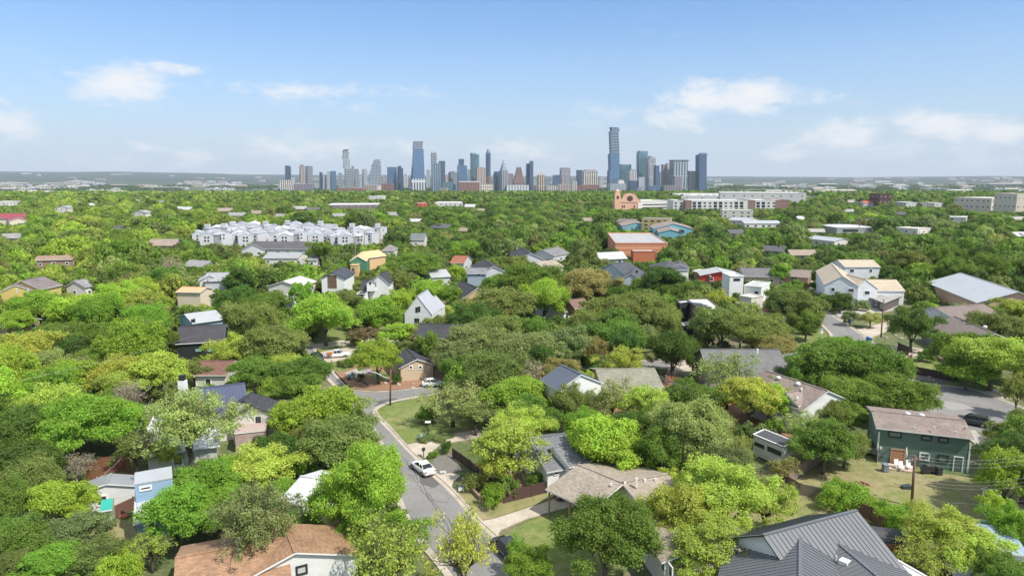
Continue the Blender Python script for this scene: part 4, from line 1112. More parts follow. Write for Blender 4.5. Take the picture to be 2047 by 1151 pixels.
h = simple('blue_grey_house', 'blue-grey two-storey house with flat grey roof', [('g', (934, 536), (974, 536), 8, 6.6, 10, siding((.36, .43, .52)), shingle((.22, .22, .23)))])
h.win('front', 957, 549, 8, 5, TRIM_W)
simple('black_slant_roof_house', 'house with steep black slanting roof under the blue-grey house', [('g', (922, 562), (955, 576), 7.5, 4.0, 11, plain((.5, .38, .2)), DARK_S)])
simple('red_tile_roof_house', 'cream house with faded red roof deep in the trees', [('g', (908, 511), (937, 512), 7, 4.5, 11, TW, shingle((.35, .13, .08)))])
simple('slate_roof_house', 'broad low slate roof far among green crowns', [('g', (822, 467), (852, 467), 8, 5, 16, W_STUCCO, shingle((.16, .18, .18)))])
simple('white_corner_house', 'white house with dark roof in the trees left of the skewed roofs', [('g', (1084, 500), (1116, 494), 7, 4.5, 12, TW, shingle((.2, .2, .21)))])
simple('dark_gable_house', 'black-roofed house with white gable peeking through dense crowns', [('g', (968, 519), (986, 533), 7.5, 5, 11, TW, DARK_S)])
simple('dark_ridge_house', 'dark roof ridge and white wall among trees right of centre', [('g', (1038, 493), (1060, 507), 7.5, 5, 11, TW, DARK_S)])
simple('tan_roof_house', 'tan-roofed house partly covered by tree crowns', [('g', (1068, 524), (1108, 520), 6.2, 4.2, 12, W_STUCCO, shingle((.38, .31, .25)))])
simple('flat_white_store', 'wide flat store with white roof and dark fascia beyond the townhouses', [('b', (652, 410), (756, 409.5), 7, 55, plain((.2, .17, .17)), membrane((.72, .7, .68), .2))], 'store')
simple('red_front_store', 'flat-roofed store with bright red front walls', [('b', (831, 406.5), (850, 406.5), 7, 20, plain((.62, .09, .05), .7), membrane()), ('b', (867, 406), (925, 406), 7, 50, WAP, membrane())], 'store')
simple('flat_pale_store', 'small flat pale roof near the treeline, below the skyline', [('b', (735, 393), (765, 393), 8, 40, WAP, membrane())], 'store')
simple('maroon_box_building', 'dark maroon cubic building poking out of far trees', [('b', (1759, 388), (1783, 388), 19, 25, plain((.10, .04, .035)), plain((.14, .07, .06)))], 'building')
simple('red_roof_strip', 'low shop with long red roof strip amid trees', [('g', (1722, 402), (1746, 402), 10, 8, 12, WAP, plain((.5, .1, .07), .6))], 'shop')
simple('white_strip_shop', 'small white flat shop with dark windows, right of the workshop', [('b', (1897, 434), (1932, 435), 6, 25, WAP, membrane())], 'shop')
simple('pale_blue_roof_shop', 'low shop with pale blue-white roof right of the dark maroon block', [('b', (1812, 405), (1836, 405), 8, 30, WAP, membrane((.6, .64, .68)))], 'shop')
simple('small_white_shop', 'little white flat-roofed building on the right, before the far trees', [('b', (1869, 406), (1891, 406), 8, 30, WAP, membrane())], 'shop')
simple('pale_yard_shed', 'pale low roof in a clearing right of the workshop', [('b', (1835, 458), (1868, 456), 4.5, 16, WAP, membrane((.6, .56, .5)))], 'shed')
simple('far_left_white_house', 'white flat house at the left edge before the distant city', [('b', (12, 404), (50, 402), 8, 30, WAP, membrane())], 'building')
simple('grey_low_house', 'grey low house in the far left trees', [('g', (122, 412), (138, 411), 9, 7, 16, WAP, shingle((.35, .35, .36)))])
simple('far_green_left_house', 'pale hip roofed house left of the townhouses', [('g', (277, 421), (292, 420), 8, 6, 16, WAP, shingle((.35, .34, .34)))])
simple('brown_far_house', 'brown-roofed house in the left-hand trees above the yellow one', [('g', (75, 512), (152, 510), 5.5, 4, 10, plain((.3, .2, .15)), shingle((.32, .23, .17)))])

# plain houses get the windows their visible walls would have
def auto_windows(h):
    for (a, b, top, base) in h.faces:
        d = b - a; L = d.length
        if L < 3 or top - base < 2: continue
        d.normalize(); c = (a + b) / 2; n = Vector((d.y, -d.x, 0))
        if n.dot(c) > 0: n = -n
        ctr = Vector((h.root.location.x, h.root.location.y, 0))
        if n.dot(c.normalized()) > -.25: continue
        big = L > 25
        k = max(1, min(9 if big else 4, int(L / (4.5 if not big else 5.5))))
        fl = max(1, min(3, int((top - base) / 2.7)))
        for j in range(fl):
            for i in range(k):
                q = a + d * (L * (i + .5 + ((i * 7 + j * 3) % 3 - 1) * .08) / k) + Z * (base + (top - base) * (j + .58) / fl)
                w = .55 + .3 * ((i + j) % 2) if not big else 1.1; hh = .6 if not big else .7
                mb = MB()
                for sg in (-1, 1): mb.obox(q + n * .04 + d * w * sg, d * .09, n * .05, Z * (hh + .09)); mb.obox(q + n * .04 + Z * hh * sg, d * (w - .09), n * .05, Z * .09)
                f = mb.build('window', TRIM_W, h.root)
                mb = MB(); mb.obox(q + n * .012, d * w * .99, n * .008, Z * hh * .99); mb.build('pane', GL, f)
for h_ in ALLH:
    if h_.nwin == 0: auto_windows(h_)

# ------------------------------------------------------------------ skyline
GB = (0.10, 0.19, 0.30)
F_BLUE = facade((0.10, 0.20, 0.34), (0.13, 0.20, 0.28), 8, 6, .15, .22)
F_DBLUE = facade((0.05, 0.10, 0.19), (0.10, 0.14, 0.2), 8, 7, .2, .15)
F_TEAL = facade((0.10, 0.24, 0.30), (0.12, 0.2, 0.24), 8, 7, .15, .2)
F_GREY = facade((0.12, 0.16, 0.20), (0.34, 0.36, 0.38), 8, 6, .3, .3)
F_PALE = facade((0.16, 0.22, 0.28), (0.48, 0.50, 0.52), 8, 6, .35, .3)
F_WHITE = facade((0.12, 0.14, 0.18), (0.62, 0.58, 0.54), 9, 8, .5, .12)
F_TAN = facade((0.16, 0.14, 0.14), (0.50, 0.40, 0.35), 9, 7, .5, .15)
F_MAUVE = facade((0.12, 0.12, 0.16), (0.30, 0.25, 0.27), 9, 7, .45, .25)
F_BRN = facade((0.10, 0.06, 0.05), (0.24, 0.14, 0.12), 9, 9, .4, .5)
F_RED = facade((0.12, 0.08, 0.08), (0.30, 0.15, 0.12), 7, 7, .45, .45)
def diag_mat():
    m, t, b = newmat('diamond_facade'); u, v = sepuv(t)
    a = lines(t, math_n(t, 'ADD', u, math_n(t, 'MULTIPLY', v, .6)), 15, 7.5); c = lines(t, math_n(t, 'SUBTRACT', u, math_n(t, 'MULTIPLY', v, .6)), 15, 7.5)
    x = math_n(t, 'ABSOLUTE', math_n(t, 'SUBTRACT', a, c))
    t.links.new(mixc(t, x, (0.05, 0.08, 0.13), (0.30, 0.36, 0.42)), b.inputs['Base Color']); b.inputs['Roughness'].default_value = .35; b.inputs['Metallic'].default_value = .3; return m
DIAG = diag_mat()
def foot(kind, rot):
    if kind == 'rect': pts = [(-.5, -.4), (.5, -.4), (.5, .4), (-.5, .4)]
    elif kind == 'oct': pts = [(-.5, -.2), (-.2, -.5), (.2, -.5), (.5, -.2), (.5, .2), (.2, .5), (-.2, .5), (-.5, .2)]
    else: pts = [(.5 * math.cos(2 * math.pi * i / 20), .5 * math.sin(2 * math.pi * i / 20)) for i in range(20)]
    c, s_ = math.cos(rot), math.sin(rot)
    pts = [(x * c - y * s_, x * s_ + y * c) for x, y in pts]
    w = max(p[0] for p in pts) - min(p[0] for p in pts)
    return [(x / w, y / w) for x, y in pts]
NT = [0]; TW_AT = []
def tower(name, label, segs, Y=3300, rot=0.5, kind='rect', base=-32, cat='tower', group=None):
    """segs: (part name, x0, x1, y_top, material[, x0 top, x1 top]) from bottom to top, picture columns at distance Y"""
    s0 = segs[0]
    if cat == 'tower': TW_AT.append(((s0[1] + s0[2]) / 2, 'the ' + ' '.join(name.split('_'))))
    q = at_depth((s0[1] + s0[2]) / 2, 385, Y)
    NT[0] += 1; Y = Y + (NT[0] * 37 % 50)
    rt = empty(name, (q.x, Y, base), label, cat, group)
    zb = base
    fp = foot(kind, rot)
    for sg in segs:
        nm, x0, x1, yt, mat = sg[:5]
        X0, X1 = (sg[5], sg[6]) if len(sg) > 6 else (x0, x1)
        t0 = at_depth(X0, yt, Y); t1 = at_depth(X1, yt, Y); b0 = at_depth(x0, 380, Y); b1 = at_depth(x1, 380, Y)
        zt = t0.z
        cb, wb = (b0.x + b1.x) / 2, b1.x - b0.x; ct, wt = (t0.x + t1.x) / 2, t1.x - t0.x
        rb = [Vector((cb + p[0] * wb, Y + p[1] * max(wb, 30) * .9 if kind == 'rect' else Y + p[1] * wb, zb)) for p in fp]
        rtp = [Vector((ct + p[0] * wt, Y + p[1] * max(wt, 30 if wt > 8 else wt) * .9 if kind == 'rect' else Y + p[1] * wt, zt)) for p in fp]
        mb = MB(); n = len(fp)
        for k in range(n):
            j = (k + 1) % n; mb.poly([rb[k], rb[j], rtp[j], rtp[k]])
        mb.poly(rtp)
        mb.build(nm, mat, rt)
        zb = zt
    return rt
T = tower
CONCW = plain((0.6, 0.58, 0.55), .8, 0, .08, .02)
T('slab_tower', 'slim dark glass tower at the left end of the skyline', [('shaft', 569, 582, 333, F_DBLUE), ('roof_box', 571, 580, 331, F_GREY)], 3250)
T('striped_office', 'short white vertically striped block at the foot of the leftmost tower', [('shaft', 561, 589, 360, facade((.2, .17, .15), (.66, .62, .55), 60, 9, .55, .02))], 3050, .1, cat='office building')
T('tan_tower', 'pinkish tan tower paired with a grey one', [('shaft', 598, 611, 333, F_TAN), ('crown', 600, 609, 330, F_TAN)], 3300)
T('grey_blue_tower', 'grey-blue slab joined to the tan tower', [('shaft', 611, 625, 332, F_GREY)], 3330, .7)
T('dark_split_tower', 'short tower split into dark and white halves', [('dark_half', 638, 645, 345, F_DBLUE), ('roof_box', 639, 644, 344, F_GREY)], 3200)
T('white_short_tower', 'short white tower standing against the split one', [('shaft', 645, 652, 348, F_PALE)], 3210)
T('blue_short_tower', 'short blue tower with pale side wing', [('shaft', 660, 672, 342, F_BLUE)], 3150)
T('pale_wing_tower', 'pale narrow tower left of the short blue one', [('shaft', 653, 660, 343, F_PALE)], 3180)
T('offset_box_tower', 'tall pale tower of shifted stacked boxes', [('lower_block', 688, 707, 337, F_GREY), ('middle_block', 687, 702, 318, F_PALE, 686, 700), ('upper_block', 685, 699, 304, F_PALE), ('cap', 686, 698, 299, F_GREY)], 3300, .4)
T('thin_grey_tower', 'thin grey tower just right of the stacked boxes', [('shaft', 702, 708, 332, F_GREY)], 3450)
T('round_shoulder_tower', 'grey tower with rounded shoulder', [('shaft', 708, 718, 341, F_GREY), ('crown', 709, 717, 338, F_GREY)], 3480)
T('pale_round_tower', 'small pale tower with rounded top left of the sail tower', [('shaft', 724, 734, 341, F_PALE), ('crown', 725, 733, 338, F_PALE)], 3500, kind='round')
T('sail_tower', 'sail-shaped grey glass tower with curved slanting side', [('podium', 734, 763, 371, CONCW), ('lower_curve', 734, 763, 350, F_GREY, 737.5, 763.5), ('middle_curve', 737.5, 763.5, 333, F_GREY, 742, 763), ('upper_curve', 742, 763, 323, F_GREY, 746, 762), ('tip', 746, 762, 319, F_GREY, 749, 760)], 3000, .25)
T('blue_slab', 'broad flat-topped blue glass block', [('shaft', 773, 794, 335, F_BLUE), ('roof_edge', 773, 794, 334, F_GREY)], 3150, .15)
T('dark_slab', 'dark rounded block joined to the broad blue one', [('shaft', 794, 806, 336, F_DBLUE), ('crown', 795, 803, 332, F_DBLUE)], 3140, .5)
T('tapered_glass_tower', 'great tapering blue glass tower on a white podium', [('podium', 817, 851, 357, facade((.1, .12, .16), (.6, .6, .62), 50, 12, .5, .2)), ('shaft', 821, 850, 298, F_BLUE, 825, 847), ('crown', 825.5, 846.5, 283, F_GREY)], 3000, .35)
T('slim_beige_tower', 'slim beige-capped tower rising behind a broad glass block', [('shaft', 861, 873, 306, F_GREY), ('cap', 862, 872, 302, CONCW)], 3350, .3)
T('broad_glass_block', 'broad grey-blue glass block under the slim beige-capped tower', [('shaft', 862, 881, 326, facade((.13, .2, .28), (.3, .36, .42), 8, 10, .2, .15)), ('base', 860, 884, 326, F_BLUE)][:1], 3120, .2)
T('dark_notched_tower', 'dark blue tower with flat top right of the broad glass block', [('shaft', 877, 890, 322, F_DBLUE)], 3250, .4)
T('grey_mid_tower', 'mid-height grey and blue tower', [('shaft', 896, 914, 345, F_GREY), ('roof_box', 899, 910, 343, F_DBLUE)], 3200)
T('stepped_blue_tower', 'blue glass tower with set-back upper block', [('lower_block', 913, 934, 331, F_BLUE), ('upper_block', 916, 928, 318, F_DBLUE)], 3150, .2)
T('curved_blue_tower', 'pale blue glass tower with curved crown', [('shaft', 940, 958, 309, F_TEAL), ('crown', 940, 956, 306, F_TEAL, 940, 949)], 3350, .5)
T('brick_tower', 'pinkish brown masonry tower in front of the curved blue one', [('shaft', 949, 971, 336, F_TAN), ('roof_box', 953, 967, 334, F_TAN)], 3100, .4)
T('needle_tower', 'tall slender dark tower with rounded pale cap', [('flared_base', 968, 986, 352, F_BRN, 971, 982), ('shaft', 971, 981, 306, F_DBLUE), ('cap', 972, 980, 299, F_GREY, 973.5, 978.5)], 3250, kind='oct')
T('dark_low_tower', 'short dark tower right of the slender one', [('shaft', 987, 998, 343, F_DBLUE)], 3180)
T('crowned_tower', 'tower with stepped glass crown and pale spire', [('shaft', 998, 1016, 341, facade((.08, .12, .18), (.46, .46, .48), 8, 9, .4, .1)), ('first_step', 999, 1015, 334, F_PALE, 1001, 1013), ('second_step', 1002, 1012, 328, F_PALE, 1003, 1010), ('spire', 1004, 1010, 320, F_PALE, 1005.5, 1008.5)], 3150, .6)
T('mauve_block', 'mauve mid-rise beside the brown pyramid', [('shaft', 1010, 1026, 347, F_MAUVE)], 3230)
T('brown_pyramid_building', 'brown stepped pyramid-like building', [('lower_step', 1022, 1049, 366, F_BRN, 1024, 1048), ('middle_step', 1024, 1048, 350, F_BRN, 1029, 1045), ('upper_step', 1029, 1045, 336, F_BRN, 1032, 1042), ('cap', 1032, 1042, 334, F_GREY)], 3080, .2)
T('teal_twin_tower', 'dark teal tower in two stepped halves', [('left_half', 1051, 1059, 327, F_TEAL)], 3200, .2)
T('dark_twin_tower', 'dark half tower rising above its teal neighbour', [('right_half', 1058, 1066, 322, F_DBLUE)], 3190, .2)
T('arch_top_tower', 'slim beige tower with small pyramid roof', [('shaft', 1074, 1089, 350, facade((.2, .14, .1), (.60, .50, .40), 60, 10, .45, .03)), ('roof', 1074, 1089, 345, F_TAN, 1080.5, 1082.5)], 3000, .1)
T('small_blue_block', 'small blue glass block among low buildings', [('shaft', 1105, 1119, 350, F_BLUE)], 3300, .2)
T('ribbed_grey_tower', 'wide pinkish grey tower with vertical ribs', [('shaft', 1119, 1140, 337, facade((.14, .14, .18), (.45, .42, .43), 60, 6, .5, .03)), ('cap', 1121, 1138, 335.5, F_MAUVE)], 3250, .2)
T('navy_tower', 'navy flat tower left of the cream striped block', [('shaft', 1152, 1164, 340, F_DBLUE)], 3280, .3)
T('cream_striped_tower', 'broad cream tower with dark vertical window stripes', [('base', 1157, 1196, 369, F_RED), ('shaft', 1163, 1194, 342, facade((.1, .1, .12), (.66, .60, .50), 60, 10, .5, .03)), ('roof_box', 1167, 1190, 339.5, F_TAN)], 3100, .12)
T('supertall_tower', 'tallest tower, its upper half patterned with diamonds', [('podium', 1213, 1238, 340, F_BLUE, 1214.5, 1237.5), ('lower_shaft', 1215.5, 1237.5, 308, F_BLUE), ('upper_shaft', 1217, 1236, 263, DIAG), ('crown', 1218, 1236, 255, facade((.06, .1, .15), (.25, .3, .36), 40, 9, .4, .05))], 3100, .25)
T('teal_wide_tower', 'wide teal block right of the tallest tower', [('shaft', 1237, 1261, 330, F_TEAL), ('roof_edge', 1239, 1260, 328.5, F_GREY)], 3250, .2)
T('white_striped_tower', 'white and dark striped mid-rise right of the wide teal block', [('shaft', 1254, 1272, 341, F_WHITE), ('roof_box', 1257, 1269, 338, F_GREY)], 3180, .3)
T('teal_tall_tower', 'tall teal glass tower with flat lattice top', [('shaft', 1273, 1294, 305, F_TEAL), ('crown', 1274, 1293, 302, F_GREY)], 3200, .2)
T('rounded_beige_tower', 'beige ribbed tower with rounded crown', [('shaft', 1292, 1310, 318, facade((.14, .18, .24), (.50, .48, .46), 60, 7, .4, .03)), ('crown', 1293, 1309, 312, F_GREY, 1297, 1305)], 3150, .3)
T('dark_blue_slim_tower', 'slim dark blue tower in front of the rounded beige one', [('shaft', 1307, 1318, 331, F_DBLUE)], 3050, .4)
T('mauve_white_tower', 'mauve tower with white corner stripe', [('shaft', 1322, 1332, 329, F_MAUVE)], 3200, .3)
T('white_corner_tower', 'white ribbed slab against the mauve tower', [('shaft', 1331, 1340, 326, F_WHITE)], 3190, .3)
T('capped_wide_tower', 'wide tower with overhanging flat cap and teal right half', [('shaft', 1340, 1373, 322, facade((.10, .2, .26), (.48, .46, .44), 60, 13, .4, .03)), ('cap', 1338, 1374, 320, F_DBLUE)], 3150, .15)
T('cream_low_tower', 'cream ribbed mid-rise left of the angled dark tower', [('shaft', 1373, 1391, 342, F_WHITE)], 3180, .3)
T('angled_dark_tower', 'dark blue tower with slanted top at the right end of the skyline', [('shaft', 1391, 1412, 310, F_DBLUE), ('slanted_top', 1391, 1412, 306, F_DBLUE, 1399, 1412)], 3150, .35)
T('pale_front_tower', 'pale short tower in front of the teal tall tower', [('shaft', 1273, 1288, 354, F_PALE)], 2950, .3)
T('navy_front_block', 'navy low block left of the pale short tower', [('shaft', 1257, 1273, 361, F_DBLUE)], 2960, .2)
T('purple_front_block', 'purplish grey block before the capped wide tower', [('shaft', 1345, 1362, 353, F_MAUVE)], 2960, .2)
T('domed_hall', 'pale hall with small dome at the foot of the tallest tower', [('base', 1216, 1250, 367, F_PALE), ('drum', 1235, 1247, 361, CONCW), ('dome', 1236, 1246, 358.5, F_TAN, 1239, 1243)], 2950, .1, cat='hall')
T('brick_hotel', 'wide red-brick hotel with white top floor', [('shaft', 916, 959, 364, F_RED), ('attic', 917, 958, 362.5, CONCW)], 2900, .08, cat='hotel')
T('cream_courthouse', 'cream low block right of the brick hotel', [('shaft', 961, 986, 368, facade((.2, .16, .13), (.68, .6, .48), 12, 9, .5, .4))], 2900, .1, cat='office building')
T('long_white_office', 'long white office with two tall window bays', [('shaft', 1012, 1057, 370, facade((.14, .16, .22), (.66, .66, .68), 10, 12, .5, .4)), ], 2880, .05, cat='office building')
T('teal_low_block', 'dark teal low block right of the broad glass tower', [('shaft', 883, 906, 364, F_TEAL)], 2900, .2, cat='office building')
T('brown_low_block', 'long brown low block at the foot of the sail tower', [('shaft', 675, 730, 375, F_RED)], 2900, .1, cat='building')
T('purple_low_block', 'purplish long low block on the left of the skyline', [('shaft', 588, 626, 368, F_MAUVE)], 2950, .1, cat='building')
T('cream_low_block', 'cream low block behind the slim beige tower', [('shaft', 1090, 1114, 371, F_WHITE)], 2900, .1, cat='building')
T('grey_low_block', 'greyish low block before the ribbed grey tower', [('shaft', 1114, 1142, 368, F_TAN)], 2920, .1, cat='building')
T('ivory_block', 'ivory mid-rise in the gap right of the ribbed grey tower', [('shaft', 1142, 1153, 362, F_WHITE)], 3000, .1, cat='building')
T('long_blue_block', 'long bluish low block under the dark blue slim tower', [('shaft', 1293, 1320, 371, F_BLUE)], 2900, .1, cat='building')
T('long_mauve_block', 'long mauve low block under the capped wide tower', [('shaft', 1322, 1358, 371, F_MAUVE)], 2900, .1, cat='building')
for (x0, x1, yt, mt, ad) in [(676, 684, 347, F_GREY, 'grey'), (718, 724, 350, F_PALE, 'pale'), (765, 772, 353, F_TAN, 'tan'), (807, 815, 350, F_WHITE, 'white'), (852, 860, 341, F_PALE, 'pale'), (890, 896, 350, F_TAN, 'tan'), (934, 941, 339, F_GREY, 'grey'),
        (985, 991, 349, F_BLUE, 'blue'), (1027, 1036, 351, F_TEAL, 'teal'), (1066, 1073, 357, F_PALE, 'pale'), (1090, 1100, 356, F_GREY, 'grey'), (1196, 1206, 354, F_WHITE, 'white'), (1239, 1252, 340, F_DBLUE, 'navy'), (1262, 1275, 346, F_BLUE, 'blue'), (1318, 1325, 345, F_GREY, 'grey'), (1286, 1296, 349, F_BLUE, 'blue')]:
    nb_ = sorted(TW_AT, key=lambda q: abs(q[0] - (x0 + x1) / 2))[:2]
    T('background_tower', '%s tower showing behind, between %s and %s' % (ad, nb_[0][1], nb_[1][1]), [('shaft', x0, x1, yt, mt), ('roof_box', x0 + 1.5, x1 - 1.5, yt - 1.2, F_GREY)], 3700, random.uniform(.1, .5), cat='high-rise')
for i in range(46):
    x = 556 + i * 18.7 + random.uniform(-6, 6)
    T('low_city_block', 'low city block at the foot of ' + min(TW_AT, key=lambda q: abs(q[0] - x - 9))[1], [('wall', x, x + random.uniform(10, 26), 372 + random.uniform(-6, 5), random.choice([F_WHITE, F_TAN, F_PALE, F_MAUVE, F_GREY, F_RED]))], random.uniform(2850, 4200), random.uniform(-.3, .3), cat='building', group='low blocks at the foot of the skyline')

# low buildings scattered over the far plain: built once per kind, then copied
protoB = []
for k, (c, rc) in enumerate([((.66, .62, .55), (.6, .6, .58)), ((.5, .42, .34), (.45, .38, .33)), ((.6, .6, .62), (.66, .66, .68)), ((.25, .2, .2), (.4, .38, .36)), ((.62, .55, .4), (.5, .4, .32))]):
    wm = MB(); wm.prism([(-28, -9), (28, -9), (28, 9), (-28, 9)], -3, 9, bottom=False); me = wm.mesh('wall', facade((.12, .13, .16), c, 3.5, 6, .5, .45))
    rm = MB()
    if k % 2: rm.prism([(-29, -10), (29, -10), (29, 10), (-29, 10)], [9, 9, 9, 9], [9.3, 9.3, 9.3, 9.3]); rm.poly([(-29, -10, 9.3), (29, -10, 9.3), (24, 0, 12.5), (-24, 0, 12.5)]); rm.poly([(29, 10, 9.3), (-29, 10, 9.3), (-24, 0, 12.5), (24, 0, 12.5)]); rm.poly([(29, -10, 9.3), (29, 10, 9.3), (24, 0, 12.5)]); rm.poly([(-29, 10, 9.3), (-29, -10, 9.3), (-24, 0, 12.5)])
    else: rm.prism([(-28.5, -9.5), (28.5, -9.5), (28.5, 9.5), (-28.5, 9.5)], 9, 10); rm.box(-10, -4, -3, 3, 10, 12.5); rm.box(8, 12, -2, 2, 10, 12)
    protoB.append((me, rm.mesh('roof', membrane(rc, .2))))
nb = 0
while nb < 290:
    px = random.uniform(-10, 2057)
    if 575 < px < 1405 and random.random() < .55: continue
    Y = random.choice([random.uniform(1750, 2600), random.uniform(2200, 5200), random.uniform(3500, 9500)])
    x = (px - 1023.5) / FPX * Y
    if 600 < px < 1400 and Y < 3900: continue
    me, rm = protoB[random.randrange(5)]
    z = terrain(x, Y)
    o = bpy.data.objects.new('low_building', None); COL.objects.link(o); o.location = (x, Y, z)
    o.rotation_euler = (0, 0, random.uniform(-.4, .4)); s = random.uniform(.6, 1.3) * (1 + Y / 8000); o.scale = (s * random.uniform(.6, 1.6), s, min(1.6, random.uniform(.7, 1.5) * (1 + Y / 12000)))
    o['category'] = 'building'
    side = 'left of the skyline' if px < 560 else ('right of the skyline' if px > 1410 else 'behind the skyline')
    far = 'nearer' if Y < 3000 else ('distant' if Y < 6000 else 'faintest far')
    cw = ['cream flat-roofed', 'tan hip-roofed', 'white flat-roofed', 'dark hip-roofed', 'sandy flat-roofed'][[q[0] for q in protoB].index(me)]
    zone = side if 'behind' in side else side + (', near the picture edge' if px < 250 or px > 1750 else ', near the towers')
    o['label'] = '%s %s low building %s' % (far, cw, zone); o['group'] = 'low buildings, %s, %s, %s' % (far, cw, zone)
    for nm, m_ in (('wall', me), ('roof', rm)):
        c = bpy.data.objects.new(nm, m_); COL.objects.link(c); c.parent = o
    nb += 1
# water tower far right and radio mast on the left
q = at_depth(1437, 352, 7500); rt = empty('water_tower', (q.x, 7500, terrain(q.x, 7500)), 'far water tower on the horizon right of the skyline', 'water tower')
mb = MB(); mb.lathe((q.x, 7500, q.z - 4), [(3, -8), (13, -3), (15, 2), (11, 8), (2, 11)], 14); mb.build('tank', CONCW, rt)
mb = MB(); mb.lathe((q.x, 7500, terrain(q.x, 7500)), [(4, 0), (3, q.z - 12 - terrain(q.x, 7500))], 8); mb.build('column', CONCW, rt)



# ------------------------------------------------------------------ trees: crown of leaf clumps over lobes, trunk with limbs that reach them
def crown_mesh(name, seed, R_, zc, rz, nl, lr, nleaf, ls, airy=0.0, flat=1.0, mat=None, tri=False, na=.75, nb=.55):
    """R_ crown radius, zc its centre height, rz vertical radius, nl lobes of radius lr*R_"""
    g = np.random.default_rng(seed)
    lob = []
    tries = 0
    while len(lob) < nl and tries < 4000:
        tries += 1
        d = g.normal(size=3); d /= np.linalg.norm(d)
        if d[2] < -0.45: continue
        rr = g.uniform(0.42, 0.94) if len(lob) > nl * .2 else g.uniform(0.0, 0.5)
        p = np.array([d[0] * R_ * rr, d[1] * R_ * rr, d[2] * rz * rr])
        p[:2] *= 1 + .18 * math.sin(3 * math.atan2(p[1], p[0]) + seed)
        r = lr * R_ * g.uniform(0.5, 1.35) * (1.15 - .35 * rr)
        if any(np.linalg.norm(p - q) < .55 * r for q, _ in lob): continue
        lob.append((p, r))
    C = np.array([l[0] for l in lob]); Rr = np.array([l[1] for l in lob])
    wgt = Rr ** 2; wgt /= wgt.sum()
    k = g.choice(len(lob), size=int(nleaf * 1.7), p=wgt)
    d = g.normal(size=(len(k), 3)); d /= np.linalg.norm(d, axis=1)[:, None]
    # sub-clumps: pull leaves towards a set of random directions on every lobe
    ncl = 20
    cd = g.normal(size=(len(lob), ncl, 3)); cd /= np.linalg.norm(cd, axis=2)[:, :, None]
    j = g.integers(0, ncl, size=len(k))
    d = d * (0.8 if airy < .5 else .5) + cd[k, j]; d /= np.linalg.norm(d, axis=1)[:, None]
    rad = Rr[k] * (g.uniform(0.50, 1.14, size=len(k)) if airy < .5 else g.uniform(0.30, 1.25, size=len(k)))
    rad *= 1 + 0.13 * np.sin(j * 2.4 + k)
    p = C[k] + d * rad[:, None] * np.array([1, 1, 0.85 * flat])
    f1 = np.sin(p[:, [1, 2, 0]] * 1.9 + seed) + .6 * np.sin(p[:, [2, 0, 1]] * 4.3 + seed * 2)
    p = p + f1 * .22 + g.normal(size=p.shape) * .10
    # drop leaves buried deep in other lobes, and most of those under the crown
    keep = np.ones(len(p), bool)
    for q in range(len(lob)):
        dist = np.linalg.norm((p - C[q]) / np.array([1, 1, .85 * flat]), axis=1)
        keep &= ~((dist < Rr[q] * 0.62) & (k != q))
    keep &= ~((d[:, 2] < -0.5) & (g.uniform(size=len(p)) < .55))
    p = p[keep][:nleaf]; d = d[keep][:nleaf]; k = k[keep][:nleaf]; j = j[keep][:nleaf]
    n = len(p)
    nr = d * na + g.normal(size=(n, 3)) * nb + np.array([0, 0, .35]); nr /= np.linalg.norm(nr, axis=1)[:, None]
    a = np.cross(nr, g.normal(size=(n, 3))); a /= np.linalg.norm(a, axis=1)[:, None]
    b = np.cross(nr, a)
    s = ls * g.uniform(.45, 1.35, size=n)[:, None]
    p = p + np.array([0, 0, zc])
    bend = nr * s * .18
    V = np.stack([p + a * s, p + b * s * .62 - bend, p - a * s, p - b * s * .62 - bend], 1).reshape(-1, 3)
    me = bpy.data.meshes.new(name)
    me.vertices.add(4 * n); me.vertices.foreach_set('co', V.ravel())
    me.loops.add(4 * n); me.loops.foreach_set('vertex_index', np.arange(4 * n, dtype=np.int32))
    me.polygons.add(n); me.polygons.foreach_set('loop_start', np.arange(0, 4 * n, 4, dtype=np.int32)); me.polygons.foreach_set('loop_total', np.full(n, 4, dtype=np.int32))
    at = me.color_attributes.new('var', 'FLOAT_COLOR', 'POINT')
    lobv = g.uniform(0, 1, size=len(lob))[k]; clv = g.uniform(0, 1, size=(len(lob), ncl))[k, j]
    hue = .5 + (clv - .5) * .5 + g.uniform(-.25, .25, n); val = .5 + (lobv - .5) * .25 + (clv - .5) * .22 + g.uniform(-.2, .2, n)
    cc = np.stack([np.clip(hue, 0, 1), np.clip(val, 0, 1), lobv, np.ones(n)], 1)
    at.data.foreach_set('color', np.repeat(cc, 4, 0).ravel())
    me.materials.append(mat or LEAF)
    me.update(); me.validate()
    return me, lob
